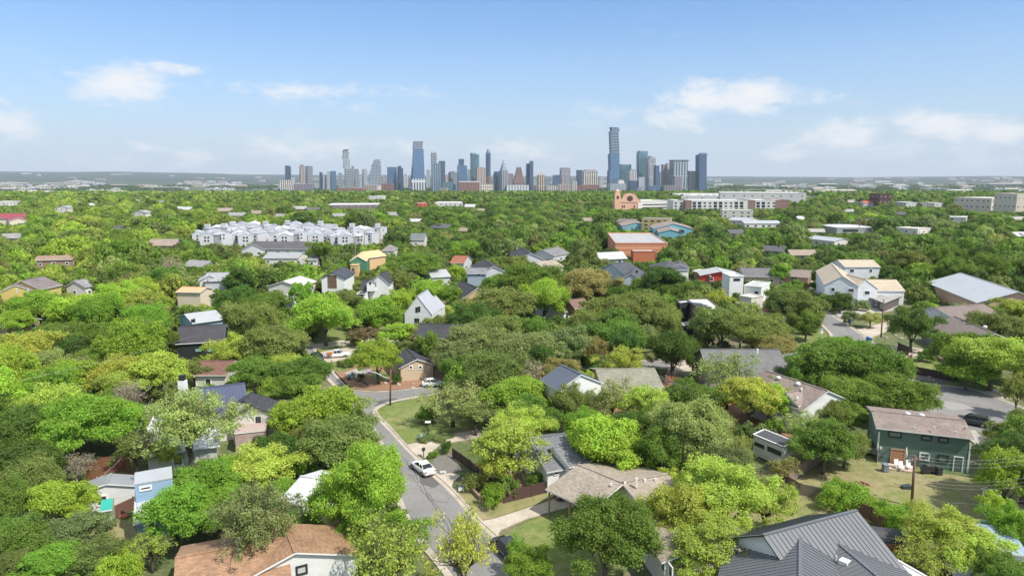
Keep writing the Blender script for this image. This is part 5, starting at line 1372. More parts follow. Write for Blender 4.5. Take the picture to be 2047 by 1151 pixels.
def trunk_mesh(name, seed, lob, zc, R_, mat=None, thick=1.0, twigs=0, fork=.35):
    g = random.Random(seed); mb = MB()
    tr = .055 * R_ * thick
    hz = zc * fork + .4
    lean = Vector((g.uniform(-.25, .25), g.uniform(-.25, .25), 0))
    top = Vector((0, 0, hz)) + lean
    mb.tube([(0, 0, -.3), Vector((0, 0, hz * .5)) + lean * .4, top], [tr * 1.25, tr, tr * .85], 8)
    def limb(a, b, r, k=4, jit=.08, seg=5):
        d = b - a; pts = []
        for i in range(k + 1):
            t = i / k
            q = a + d * t + Vector((0, 0, d.length * .12 * math.sin(t * math.pi)))
            if 0 < i < k: q += Vector((g.uniform(-1, 1), g.uniform(-1, 1), g.uniform(-1, 1))) * d.length * jit
            pts.append(q)
        mb.tube(pts, [r * (1 - .72 * i / k) for i in range(k + 1)], seg); return pts
    order = sorted(range(len(lob)), key=lambda i: -lob[i][1])
    main = []
    for q, i in enumerate(order):
        c = Vector(lob[i][0]) + Vector((0, 0, zc))
        if q < 6: main.append(limb(top if q % 2 else Vector((0, 0, hz * .8)) + lean * .8, c, tr * .55, 5))
        else:
            m = main[min(range(len(main)), key=lambda j: (main[j][-1] - c).length)]
            pts = limb(m[2], c, tr * .26, 4, .08, 4)
        for t in range(twigs):
            a = c + Vector((g.uniform(-.2, .2),) * 3) * R_ * .2
            d = Vector((g.gauss(0, 1), g.gauss(0, 1), abs(g.gauss(0, 1)) + .3)).normalized()
            limb(c * .6 + (main[q % len(main)][-1] if len(main) else c) * .4 if t % 3 == 0 else c, c + d * lob[i][1] * g.uniform(.7, 1.25), tr * .09, 3, .12, 3)
    return mb.mesh(name, mat or BARK)
KIND = {
 # style: (zc, rz, lobes, lobe radius, leaves, leaf size, airy, twigs, fork, word)
 'dense': (6.0, 4.2, 44, .31, 38000, .150, 0, 0, .3, 'rounded dense'),
 'oak':   (5.2, 3.2, 54, .27, 38000, .140, 0, 0, .3, 'broad spreading'),
 'elm':   (6.0, 3.9, 54, .25, 24000, .145, .3, 1, .35, 'loose-leaved'),
 'airy':  (6.2, 3.8, 60, .20, 10500, .145, 1, 4, .4, 'open airy'),
 'sparse': (6.2, 3.8, 56, .21, 4300, .15, 1, 5, .4, 'thin see-through'),
 'bare':  (5.6, 3.8, 46, .22, 1200, .16, 1, 12, .3, 'almost bare'),
 'shrub': (2.6, 2.9, 26, .36, 16000, .16, 0, 0, .2, 'low bushy'),
}
PROTO = {}
for s_, (k_, v_) in enumerate(KIND.items()):
    zc, rz, nl, lr, nleaf, ls, airy, tw, fk, _ = v_
    for var in range(2 if k_ == 'sparse' else 3 if k_ in ('dense', 'oak', 'elm', 'airy') else 1):
        sd = 100 * s_ + var * 7 + 3
        cm, lob = crown_mesh('crown', sd, 5.0, zc, rz, nl, lr, nleaf, ls, airy)
        tm = trunk_mesh('trunk', sd, lob, zc, 5.0, BARK_PALE if k_ == 'bare' else BARK, 1.0 if k_ != 'shrub' else .6, tw, fk)
        lo, lob2 = crown_mesh('crown', sd, 5.0, zc, rz, nl, lr, max(900, int(nleaf * .3)), ls * 1.65, airy)
        tl = trunk_mesh('trunk', sd, lob2, zc, 5.0, BARK_PALE if k_ == 'bare' else BARK, 1.0, 2 if k_ == 'bare' else 0, fk)
        xl = None
        if var == 0 and k_ in ('dense', 'elm', 'airy', 'oak'):
            xm, lob3 = crown_mesh('crown', sd + 1, 5.0, zc, rz, int(nl * 1.5), lr * .82, int(nleaf * 1.6), ls * .74, airy)
            xl = (xm, trunk_mesh('trunk', sd + 1, lob3, zc, 5.0, BARK, 1.0, tw, fk))
        PROTO.setdefault(k_, []).append(((cm, tm), (lo, tl), xl))
TINT = {
 'lime': ((0.360, 0.490, 0.065), 'lime green'), 'yellow': ((0.455, 0.520, 0.100), 'yellow-green'), 'bright': ((0.235, 0.385, 0.050), 'bright green'),
 'mid': ((0.190, 0.290, 0.050), 'mid green'), 'dark': ((0.115, 0.195, 0.038), 'dark green'), 'olive': ((0.240, 0.285, 0.078), 'olive green'),
 'grey': ((0.235, 0.290, 0.110), 'grey-green'), 'tan': ((0.350, 0.325, 0.125), 'tan-green'), 'pale': ((0.380, 0.440, 0.150), 'pale green'), 'bud': ((0.44, 0.39, 0.26), 'buff'), 'brown': ((0.25, 0.19, 0.11), 'brownish'),
}
LANDMARKS = [(1850, 890, 'the green two-storey house'), (1545, 890, 'the white cabin'), (1640, 1100, 'the charcoal metal roofs'), (500, 1110, 'the rust orange roof'), (305, 1010, 'the blue cottage'), (215, 975, 'the grey metal shed'),
 (360, 890, 'the white membrane roof'), (450, 800, 'the navy roof'), (366, 780, 'the white chimney'), (845, 932, 'the white sedan'), (1130, 910, 'the grey shingle roof'), (1250, 975, 'the beige L-shaped roof'), (1610, 790, 'the brown gabled house'),
 (1480, 730, 'the grey corner roof'), (1125, 750, 'the ribbed metal roof'), (1260, 750, 'the olive-grey roof'), (1900, 640, 'the brown split-level house'), (1960, 570, 'the long hall'), (1720, 560, 'the cream-roofed white house'),
 (1490, 590, 'the white cubic house'), (1435, 555, 'the red house'), (1515, 545, 'the long grey roof'), (1395, 630, 'the dark brick house'), (1550, 630, 'the terracotta roof'), (1340, 540, 'the charcoal hipped house'), (1250, 540, 'the skewed charcoal roofs'),
 (1275, 490, 'the orange gymnasium'), (1345, 468, 'the turquoise apartments'), (1252, 405, 'the pink church'), (1440, 412, 'the white apartments'), (1715, 452, 'the workshop'), (2010, 405, 'the beige office'), (30, 440, 'the maroon roof'),
 (560, 468, 'the white townhouses'), (570, 510, 'the long metal roof'), (735, 515, 'the unfinished house'), (665, 560, 'the glazed white gable'), (750, 575, 'the white dormer house'), (842, 615, 'the steep white house'), (880, 685, 'the beige two-storey house'),
 (835, 730, 'the fenced cottage'), (400, 675, 'the black house'), (395, 630, 'the light blue house'), (438, 732, 'the maroon shingle roof'), (390, 580, 'the cream peach-roofed house'), (435, 555, 'the white gabled house'), (60, 568, 'the yellow house'),
 (158, 567, 'the small grey roof'), (20, 640, 'the low tan roof'), (1146, 615, 'the brown-roofed bungalow'), (582, 570, 'the pale-roofed bungalow'), (872, 545, 'the bright white roof'), (955, 545, 'the blue-grey house'), (938, 570, 'the black slanting roof'),
 (670, 708, 'the white pickup'), (865, 765, 'the white hatchback'), (1940, 840, 'the black car in the turning circle'), (780, 780, 'the street lamp pole'), (1762, 640, 'the tall wooden pole'), (1824, 960, 'the leaning power pole'), (1815, 970, 'the backyard lawn'), (920, 1050, 'the street'), (1640, 665, 'the street sign'),
 (110, 930, 'the bare shrubs'), (960, 830, 'the front lawn'), (1600, 1040, 'the lower right yard'), (205, 1080, 'the dry yard'), (30, 980, 'the left picture edge'), (2030, 960, 'the right picture edge'), (1000, 1140, 'the bottom edge'), (922, 515, 'the faded red roof'), (778, 495, 'the grey hip roof'), (2030, 700, 'the right edge above the turning circle')]
LABELS = {}
TREES = []
def tree_label(cx, cy, kind, tint, wpx):
    size = 'huge' if wpx > 190 else 'large' if wpx > 130 else 'medium' if wpx > 75 else 'small'
    L = sorted((math.hypot(lx - cx, (ly - cy) * 1.5), lx, ly, t) for lx, ly, t in LANDMARKS)
    def rel(l):
        dx, dy = cx - l[1], cy - l[2]
        if abs(dx) > 1.2 * abs(dy): return ('left of' if dx < 0 else 'right of')
        return 'behind' if dy < 0 else 'in front of'
    noun = 'shrub' if kind == 'shrub' else 'tree'
    base = '%s %s %s %s' % (size, TINT[tint][1], KIND[kind][9], noun)
    for t in ('%s %s %s' % (base, rel(L[0]), L[0][3]), '%s %s %s' % (base, rel(L[1]), L[1][3]), '%s %s %s' % (base, rel(L[2]), L[2][3]),
              '%s %s, between %s and %s' % (size, TINT[tint][1] + ' ' + noun, L[0][3], L[1][3]), '%s %s, between %s and %s' % (size, TINT[tint][1] + ' ' + noun, L[1][3], L[2][3]), '%s %s, between %s and %s' % (size, TINT[tint][1] + ' ' + noun, L[0][3], L[2][3]),
              '%s %s, %s %s' % (KIND[kind][9], TINT[tint][1] + ' ' + noun, rel(L[3]), L[3][3])):
        if len(t.split()) > 16: t = t.replace('the ', '')
        if t not in LABELS:
            LABELS[t] = 1; return t, None
    t = '%s %s among others %s %s' % (TINT[tint][1], noun, rel(L[0]), L[0][3])
    if len(t.split()) > 16: t = t.replace('the ', '')
    return t, 'trees near ' + L[0][3].replace('the ', '')
def add_tree(x, y, r, h, kind, tint, seed, wpx, cxy=None, z=0.0):
    var = PROTO[kind][seed % len(PROTO[kind])]
    if wpx > 175 and PROTO[kind][0][2]: cm, tm = PROTO[kind][0][2]
    else: cm, tm = var[0] if wpx > 70 else var[1]
    cx, cy = cxy or proj((x, y, h * .6))[:2]
    lb, grp = tree_label(cx, cy, kind, tint, wpx)
    nm = 'shrub' if kind == 'shrub' else ('bare_tree' if kind == 'bare' else ('oak_tree' if kind == 'oak' else 'broadleaf_tree'))
    o = bpy.data.objects.new(nm, None); COL.objects.link(o); o.location = (x, y, z)
    g = random.Random(seed)
    o.rotation_euler = (0, 0, g.uniform(0, 6.28))
    href = {'dense': 10.4, 'oak': 8.6, 'elm': 10.2, 'airy': 10.2, 'sparse': 10.2, 'bare': 9.6, 'shrub': 5.8}[kind]
    o.scale = (r / 5.3, r / 5.3 * g.uniform(.8, 1.15), h / href)
    o['label'] = lb; o['category'] = 'shrub' if kind == 'shrub' else 'tree'; o['group'] = grp or ('shrubs in the gardens' if kind == 'shrub' else 'neighbourhood trees')
    c = bpy.data.objects.new('crown', cm); COL.objects.link(c); c.parent = o
    b = TINT[tint][0]
    j = g.uniform(.85, 1.15); jr = g.uniform(.9, 1.1)
    c.color = (b[0] * j * jr, b[1] * j, b[2] * j, 1)
    t = bpy.data.objects.new('trunk', tm); COL.objects.link(t); t.parent = o
    TREES.append((x, y, r))
    return o
# trees read from the photograph: crown centre x, y, crown width, crown height in pixels
HAND = [
 (725, 975, 205, 200, 'dense', 'lime'), (690, 880, 170, 110, 'elm', 'olive'), (650, 815, 170, 95, 'elm', 'lime'), (580, 835, 100, 80, 'elm', 'lime'), (545, 778, 80, 60, 'airy', 'lime'), (775, 1105, 190, 110, 'sparse', 'yellow', 1225), (925, 1098, 150, 70, 'sparse', 'yellow', 1230),
 (1212, 1062, 205, 175, 'dense', 'mid'), (1450, 985, 215, 150, 'elm', 'yellow'), (1365, 1020, 150, 140, 'elm', 'yellow'), (1530, 1005, 130, 120, 'airy', 'yellow'), (1425, 1085, 190, 120, 'elm', 'yellow'), (1345, 1075, 100, 80, 'airy', 'yellow'), (1480, 1110, 170, 110, 'bare', 'bud'), (1420, 1140, 120, 80, 'bare', 'bud'), (1215, 885, 145, 130, 'dense', 'lime'), (1320, 900, 110, 120, 'elm', 'mid'), (1285, 925, 70, 70, 'elm', 'olive'),
 (1015, 895, 160, 110, 'airy', 'yellow'), (1040, 850, 120, 90, 'elm', 'yellow'), (1040, 795, 130, 90, 'dense', 'lime'), (905, 795, 150, 80, 'sparse', 'pale'), (950, 825, 110, 70, 'airy', 'pale'), (1000, 930, 110, 55, 'airy', 'yellow'), (385, 848, 235, 120, 'airy', 'pale', 958), (270, 900, 100, 90, 'airy', 'olive'), (330, 905, 90, 70, 'airy', 'yellow'),
 (420, 960, 140, 100, 'elm', 'bright'), (520, 935, 150, 90, 'elm', 'yellow'), (360, 1020, 130, 120, 'dense', 'bright'), (440, 1010, 110, 80, 'dense', 'bright'), (512, 1045, 215, 120, 'airy', 'grey', 1168), (565, 985, 90, 60, 'elm', 'bright'), (120, 1000, 125, 90, 'dense', 'lime'), (160, 850, 190, 120, 'dense', 'bright'), (235, 840, 100, 90, 'dense', 'bright'), (40, 860, 130, 110, 'oak', 'dark'), (60, 925, 150, 90, 'oak', 'dark'),
 (90, 940, 110, 55, 'bare', 'bud'), (150, 930, 100, 55, 'bare', 'bud'), (20, 1000, 110, 110, 'elm', 'mid'), (60, 1080, 130, 90, 'elm', 'mid'), (150, 1065, 130, 80, 'elm', 'grey'), (190, 1115, 120, 70, 'elm', 'olive'), (100, 1130, 130, 70, 'dense', 'bright'), (20, 1135, 110, 70, 'elm', 'olive'), (300, 1095, 90, 75, 'sparse', 'yellow'), (20, 930, 90, 80, 'elm', 'bright'),
 (700, 1075, 80, 70, 'dense', 'bright'), (1060, 1130, 110, 55, 'elm', 'bright'), (1030, 1100, 45, 35, 'airy', 'bright'), (1650, 880, 140, 105, 'elm', 'mid'), (1690, 890, 90, 70, 'elm', 'olive'), (1690, 990, 95, 55, 'shrub', 'bright'), (2015, 945, 110, 140, 'elm', 'lime'), (1890, 1060, 160, 100, 'elm', 'yellow'), (1950, 1100, 160, 90, 'elm', 'yellow'), (1850, 1110, 120, 90, 'sparse', 'yellow'), (2020, 1050, 100, 120, 'elm', 'bright'), (2012, 866, 75, 70, 'elm', 'olive'), (2040, 845, 60, 80, 'airy', 'olive'),
 (1650, 725, 150, 90, 'oak', 'mid'), (1740, 735, 150, 100, 'oak', 'mid'), (1790, 790, 140, 85, 'oak', 'mid'), (1700, 790, 120, 80, 'oak', 'mid'), (1600, 750, 90, 60, 'oak', 'mid'), (1690, 700, 80, 60, 'oak', 'bright'), (1826, 650, 98, 85, 'elm', 'dark'), (1920, 700, 110, 90, 'oak', 'mid'), (1985, 715, 150, 100, 'oak', 'yellow'), (1990, 650, 110, 70, 'elm', 'olive'), (2030, 620, 80, 60, 'elm', 'yellow'), (1935, 740, 90, 60, 'oak', 'bright'), (2035, 780, 60, 90, 'elm', 'olive'),
 (1455, 745, 150, 110, 'sparse', 'pale'), (1500, 790, 120, 90, 'elm', 'yellow'), (1540, 800, 100, 80, 'elm', 'lime'), (1610, 850, 110, 70, 'sparse', 'pale'), (1660, 820, 80, 60, 'elm', 'olive'), (1700, 830, 90, 50, 'elm', 'mid'), (1440, 650, 110, 90, 'oak', 'olive'), (1510, 660, 110, 80, 'oak', 'olive'), (1582, 608, 95, 70, 'oak', 'olive'), (1612, 645, 72, 60, 'oak', 'mid'), (1545, 690, 80, 50, 'oak', 'tan'), (1420, 800, 80, 60, 'elm', 'dark'),
 (1347, 700, 98, 95, 'dense', 'dark'), (1290, 620, 130, 80, 'oak', 'olive'), (1330, 645, 90, 70, 'oak', 'olive'), (1220, 625, 120, 80, 'oak', 'olive'), (1240, 670, 110, 70, 'oak', 'mid'), (1175, 650, 90, 70, 'oak', 'olive'), (1120, 690, 120, 80, 'oak', 'grey'), (1185, 700, 80, 60, 'oak', 'tan'), (1050, 700, 130, 85, 'oak', 'grey'), (1010, 735, 110, 60, 'oak', 'grey'), (945, 690, 130, 90, 'oak', 'grey'), (990, 660, 110, 70, 'oak', 'olive'), (930, 730, 100, 50, 'oak', 'mid'), (880, 650, 80, 50, 'elm', 'olive'),
 (1245, 720, 110, 70, 'airy', 'yellow'), (1225, 790, 120, 90, 'sparse', 'pale'), (1290, 810, 120, 90, 'airy', 'yellow'), (1180, 810, 90, 80, 'airy', 'olive'), (1150, 840, 70, 60, 'elm', 'olive'), (1390, 800, 110, 80, 'elm', 'mid'), (1430, 850, 110, 80, 'elm', 'olive'), (1370, 850, 110, 80, 'elm', 'mid'), (1460, 900, 110, 70, 'elm', 'olive'), (1570, 935, 70, 50, 'airy', 'tan'), (1110, 790, 60, 70, 'elm', 'dark'), (1000, 610, 130, 60, 'oak', 'olive'), (1132, 806, 85, 80, 'elm', 'olive', 868), (1092, 842, 75, 55, 'elm', 'mid', 888), (1165, 775, 60, 50, 'airy', 'yellow', 830), (1255, 935, 60, 45, 'elm', 'mid', 955), (860, 690, 60, 50, 'oak', 'mid', 735), (905, 715, 90, 60, 'oak', 'grey', 760),
 (757, 712, 115, 80, 'elm', 'lime', 766), (652, 628, 150, 90, 'elm', 'lime', 692), (545, 690, 160, 85, 'elm', 'olive'), (470, 700, 100, 80, 'elm', 'yellow'), (500, 640, 130, 80, 'oak', 'olive'), (600, 745, 120, 70, 'oak', 'mid'), (520, 740, 110, 60, 'oak', 'mid'), (755, 625, 85, 70, 'dense', 'bright'), (800, 664, 70, 42, 'dense', 'lime'), (727, 668, 55, 42, 'elm', 'brown'), (690, 600, 80, 50, 'elm', 'olive'), (740, 590, 0, 0, '', ''), (800, 600, 60, 55, 'elm', 'lime'),
 (1088, 595, 100, 85, 'dense', 'lime'), (1060, 560, 130, 60, 'oak', 'mid'), (1180, 570, 130, 60, 'oak', 'tan'), (1220, 590, 80, 50, 'oak', 'dark'), (1332, 565, 105, 65, 'dense', 'dark'), (1290, 575, 60, 45, 'oak', 'mid'), (1440, 600, 60, 55, 'airy', 'yellow'), (1500, 625, 70, 50, 'airy', 'pale'), (1560, 590, 60, 50, 'elm', 'mid'), (1680, 600, 55, 40, 'elm', 'dark'), (1700, 632, 35, 25, 'elm', 'grey'), (1740, 636, 42, 26, 'elm', 'pale'), (1560, 545, 40, 40, 'dense', 'bright'),
 (60, 770, 130, 80, 'elm', 'lime'), (150, 755, 120, 75, 'dense', 'lime'), (235, 745, 130, 85, 'elm', 'yellow'), (310, 740, 130, 90, 'elm', 'yellow'), (350, 790, 70, 60, 'elm', 'olive'), (60, 700, 140, 90, 'elm', 'yellow'), (30, 640, 80, 50, 'elm', 'lime'), (130, 690, 110, 80, 'elm', 'olive'), (190, 680, 90, 70, 'bare', 'bud'), (260, 670, 90, 60, 'oak', 'grey'), (290, 630, 100, 60, 'elm', 'tan'), (180, 620, 130, 70, 'oak', 'lime'), (80, 610, 110, 60, 'oak', 'bright'), (240, 590, 110, 60, 'elm', 'lime'), (390, 740, 80, 50, 'elm', 'olive'), (330, 690, 60, 50, 'elm', 'olive'), (530, 610, 90, 60, 'oak', 'mid'), (470, 600, 90, 60, 'oak', 'dark'), (480, 560, 70, 60, 'dense', 'dark'),
 (600, 590, 60, 60, 'dense', 'bright'), (640, 500, 60, 50, 'elm', 'mid'), (830, 530, 90, 55, 'oak', 'mid'), (790, 560, 70, 50, 'elm', 'olive'), (860, 580, 90, 50, 'elm', 'lime'), (900, 590, 70, 45, 'elm', 'bright'), (912, 545, 45, 35, 'dense', 'lime'), (1030, 530, 80, 50, 'elm', 'olive'), (990, 570, 70, 50, 'oak', 'mid'), (960, 620, 70, 50, 'elm', 'grey'),
 (1990, 1010, 60, 60, 'elm', 'lime'), (1790, 1030, 80, 45, 'shrub', 'bright'), (1330, 960, 60, 50, 'elm', 'yellow'), (955, 962, 55, 40, 'shrub', 'olive'), (985, 990, 50, 48, 'shrub', 'bright'), (893, 893, 26, 26, 'shrub', 'dark'), (866, 908, 22, 14, 'shrub', 'bright'), (722, 752, 14, 12, 'shrub', 'dark'), (793, 757, 18, 22, 'shrub', 'dark'), (680, 727, 16, 14, 'shrub', 'grey'), (700, 725, 24, 22, 'shrub', 'mid'), (1075, 960, 45, 35, 'shrub', 'mid'), (870, 875, 60, 10, 'shrub', 'grey'), (845, 880, 20, 12, 'shrub', 'grey'), (1790, 660, 0, 0, '', ''), (600, 930, 60, 60, 'elm', 'bright'), (650, 1090, 50, 50, 'shrub', 'brown'), (1400, 1135, 110, 50, 'elm', 'yellow'),
]
for i, (cx, cy, w, hp, kd, tn, *by) in enumerate(HAND):
    if not kd: continue
    # crown bottom-to-top height in pixels gives the tree height; iterate on the height of the crown centre
    hc = 5.0
    for _ in range(6):
        q = P(cx, cy, hc); m = proj(q)[2] / FPX
        r = w * m / 2 * 1.08
        vert = hp * m
        h = min(15.0, max(vert * .95 + r * .25, r * 1.25, 4.5 if kd != 'shrub' else .8)) if kd != 'shrub' else max(.8, vert)
        hc = h * (.60 if kd != 'shrub' else .48)
    if by:
        q = P(cx, by[0], 0); m = proj(q)[2] / FPX; hc = at_depth(cx, cy, q.y).z; r = w * m / 2; h = min(19.0, hc / .60)
    add_tree(q.x, q.y, r, h, kd, tn, i * 31 + 7, w, (cx, cy))
NH = len(TREES)

def blocked(x, y, r, h, zb=0.0):
    p0 = proj((x, y, zb)); pt = proj((x, y, zb + h))
    w = r * FPX / p0[2]
    x0, x1, y0, y1, dep = p0[0] - w, p0[0] + w, pt[1], p0[1], p0[2]
    for (a, b, c, d, dd) in PROT:
        if dep < dd and x1 > a and x0 < b and y1 > c and y0 < d: return True
    for (fx, fy, fr) in FOOT:
        if (x - fx) ** 2 + (y - fy) ** 2 < (fr + r * .32) ** 2: return True
    return False
ROADW = [[P(x, y) for x, y in smooth_px(L, 3)] for L in (NORTH, MAIN_L, MAIN_R, R2_N, R2_S, R2_B)]
def pip(poly, x, y):
    c = False; n = len(poly); j = n - 1
    for i in range(n):
        if (poly[i][1] > y) != (poly[j][1] > y) and x < (poly[j][0] - poly[i][0]) * (y - poly[i][1]) / (poly[j][1] - poly[i][1]) + poly[i][0]: c = not c
        j = i
    return c
RP = [[(P(x, y).x, P(x, y).y) for x, y in poly] for poly in (main_poly, road2_poly)]
def palette(px, py, g):
    left = smooth(900, 150, px) if False else max(0.0, min(1.0, (950 - px) / 800))
    far = max(0.0, min(1.0, (560 - py) / 160))
    opts = [('lime', .15 + 2.4 * left * (1 - .3 * far)), ('yellow', .1 + 1.2 * left), ('bright', .9 + 1.0 * left), ('mid', 3.0), ('dark', 2.6 - 1.6 * left), ('olive', 1.4), ('grey', .6), ('tan', .3), ('pale', .25 + .4 * left)]
    tot = sum(o[1] for o in opts); k = g.uniform(0, tot)
    for n_, w_ in opts:
        k -= w_
        if k <= 0: return n_
    return 'mid'
cell = {}
HP = []
for k, (wc, rc) in enumerate([((.58, .56, .52), (.30, .29, .29)), ((.50, .42, .32), (.34, .27, .22)), ((.56, .57, .60), (.50, .50, .51)), ((.32, .34, .38), (.11, .11, .12)), ((.48, .30, .22), (.38, .36, .34))]):
    wm = MB()
    for rg in ([(-7, -4.5, 0), (7, -4.5, 0), (7, -4.5, 5), (-7, -4.5, 5)], [(7, 4.5, 0), (-7, 4.5, 0), (-7, 4.5, 5), (7, 4.5, 5)], [(7, -4.5, 0), (7, 4.5, 0), (7, 4.5, 5), (7, 0, 7.3), (7, -4.5, 5)], [(-7, 4.5, 0), (-7, -4.5, 0), (-7, -4.5, 5), (-7, 0, 7.3), (-7, 4.5, 5)]): wm.poly(rg)
    rm = MB()
    for sg in (-1, 1):
        q = [(-7.6, sg * 5.1, 4.75), (7.6, sg * 5.1, 4.75), (7.6, 0, 7.5), (-7.6, 0, 7.5)]
        rm.poly(q if sg < 0 else q[::-1]); rm.poly([Vector(p) - Vector((0, 0, .15)) for p in (q[::-1] if sg < 0 else q)])
        rm.poly([Vector(q[0]) - Vector((0, 0, .15)), Vector(q[1]) - Vector((0, 0, .15)), q[1], q[0]] if sg < 0 else [Vector(q[1]) - Vector((0, 0, .15)), Vector(q[0]) - Vector((0, 0, .15)), q[0], q[1]])
    wn = MB()
    for x in (-4.5, -1, 3.5): wn.box(x - .6, x + .6, -4.56, -4.5, 2.4 + (x == -1) * .2, 3.9); wn.box(x - .6, x + .6, -4.56, -4.5, .6, 1.8)
    HP.append((wm.mesh('wall', siding(wc, .3)), rm.mesh('roof', shingle(rc, .2)), wn.mesh('windows', GL)))
gh = random.Random(21)
HN = ['house with grey roof', 'tan house with brown roof', 'house with pale metal roof', 'slate-coloured house with black roof', 'brick-coloured house with faded roof']
nh = 0; tries = 0; seenl = set()
while nh < 34 and tries < 1200:
    tries += 1
    px, py = gh.uniform(-10, 2057), gh.choice([gh.uniform(396, 440), gh.uniform(420, 530)])
    q = P(px, py, 5.0)
    if any(a - 12 < px < b + 12 and c - 12 < py < d + 12 for a, b, c, d, dd in PROT): continue
    if any((q.x - fx) ** 2 + (q.y - fy) ** 2 < (fr + 12) ** 2 for fx, fy, fr in FOOT): continue
    k = gh.randrange(5); sc = gh.uniform(.7, 1.0) * (1.2 if q.y > 600 else 1)
    L_ = sorted((math.hypot(lx - px, (ly - py) * 1.5), lx, ly, t) for lx, ly, t in LANDMARKS)
    lb = None
    for l in L_[:4]:
        dx, dy = px - l[1], py - l[2]
        rel = ('left of ' if dx < 0 else 'right of ') if abs(dx) > 1.2 * abs(dy) else ('behind ' if dy < 0 else 'in front of ')
        c_ = 'half-hidden ' + HN[k] + ' ' + rel + l[3]
        if c_ not in seenl: lb = c_; break
    if not lb: continue
    seenl.add(lb)
    o = empty('suburban_house', (q.x, q.y, 0), lb, 'house', 'half-hidden houses in the canopy')
    o.rotation_euler = (0, 0, gh.uniform(-.7, .7)); o.scale = (sc, sc, sc * gh.uniform(.9, 1.1))
    for nm, me in zip(('wall', 'roof', 'window'), HP[k]):
        c = bpy.data.objects.new(nm, me); COL.objects.link(c); c.parent = o
    p_ = proj((q.x, q.y, 5 * sc)); ww = 7 * sc * FPX / p_[2]
    PROT.append((px - ww * .4, px + ww * .4, proj((q.x, q.y, 7 * sc))[1], proj((q.x, q.y, 5.6 * sc))[1], p_[2])); FOOT.append((q.x, q.y, 5 * sc)); nh += 1
def near_tree(x, y, r, f=.62):
    cx, cy = int(x // 14), int(y // 14)
    for a in (-1, 0, 1):
        for b in (-1, 0, 1):
            for (tx, ty, tr) in cell.get((cx + a, cy + b), ()):
                if (tx - x) ** 2 + (ty - y) ** 2 < ((tr + r) * f) ** 2: return True
    return False
def put(x, y, r): cell.setdefault((int(x // 14), int(y // 14)), []).append((x, y, r))
for t_ in TREES: put(*t_)
g = random.Random(11)
cand = []
# fill the wooded gaps outwards from the viewer; nearest 300 become trees of their own, the rest one wood
y = 62.0
pts = []
while y < 1290:
    step = 5.2 if y < 450 else 6.8
    half = y * .80 + 12
    x = -half
    while x < half:
        pts.append((x + g.uniform(-3, 3), y + g.uniform(-3, 3))); x += step
    y += step * .92
wood = []
for (x, y) in pts:
    r = g.uniform(3.6, 6.8) if y < 230 else (g.uniform(4.6, 8.6) if y < 450 else g.uniform(6.0, 10.5)); h = min(14.0, r * g.uniform(1.2, 1.95) + 1)
    ok = False
    for (rr, hh) in ((r, h), (r * .6, h * .62), (r * .38, h * .36)):
        if near_tree(x, y, rr, .50 if y < 450 else .46): continue
        if y < 420 and any(pip(q, x, y) for q in RP): continue
        if blocked(x, y, rr, hh): continue
        ok = True; r, h = rr, hh; break
    if not ok: continue
    pr = proj((x, y, h * .6))
    if pr[0] < -60 or pr[0] > 2107 or pr[1] > 1230: continue
    put(x, y, r); wood.append((x, y, r, h, pr))
wood.sort(key=lambda t: -t[2] * FPX / t[4][2])
NIND = 300 - NH
for i, (x, y, r, h, pr) in enumerate(wood[:NIND]):
    kd = g.choices(['oak', 'elm', 'dense', 'airy', 'bare'], [3.6, 4, 1.3, 3.0, .5])[0]
    if r < 2.4: kd = 'shrub'
    add_tree(x, y, r, h, kd, palette(pr[0], pr[1], g) if kd != 'bare' else 'bud', 5000 + i * 17, 2 * r * FPX / pr[2], (pr[0], pr[1]))
rest = wood[NIND:]
# beyond: slope down to the river and trees of the far plain
far = []
y = 1290.0
while y < 5200:
    step = 11 + (y - 1290) * .010
    half = y * .80
    x = -half
    while x < half:
        xx, yy = x + g.uniform(-5, 5) * step / 10, y + g.uniform(-5, 5) * step / 10
        dens = math.sin(xx / 210 + 2) * math.sin(yy / 330 + 1) + .5 * math.sin(xx / 70 + yy / 90)
        lim = -2 if y < 2100 else (-.25 if y < 3000 else 0.0)
        if dens > lim: far.append((xx, yy, g.uniform(4.5, 7.5) * (1 if y < 2200 else 1.25)))
        x += step
    y += step * .95

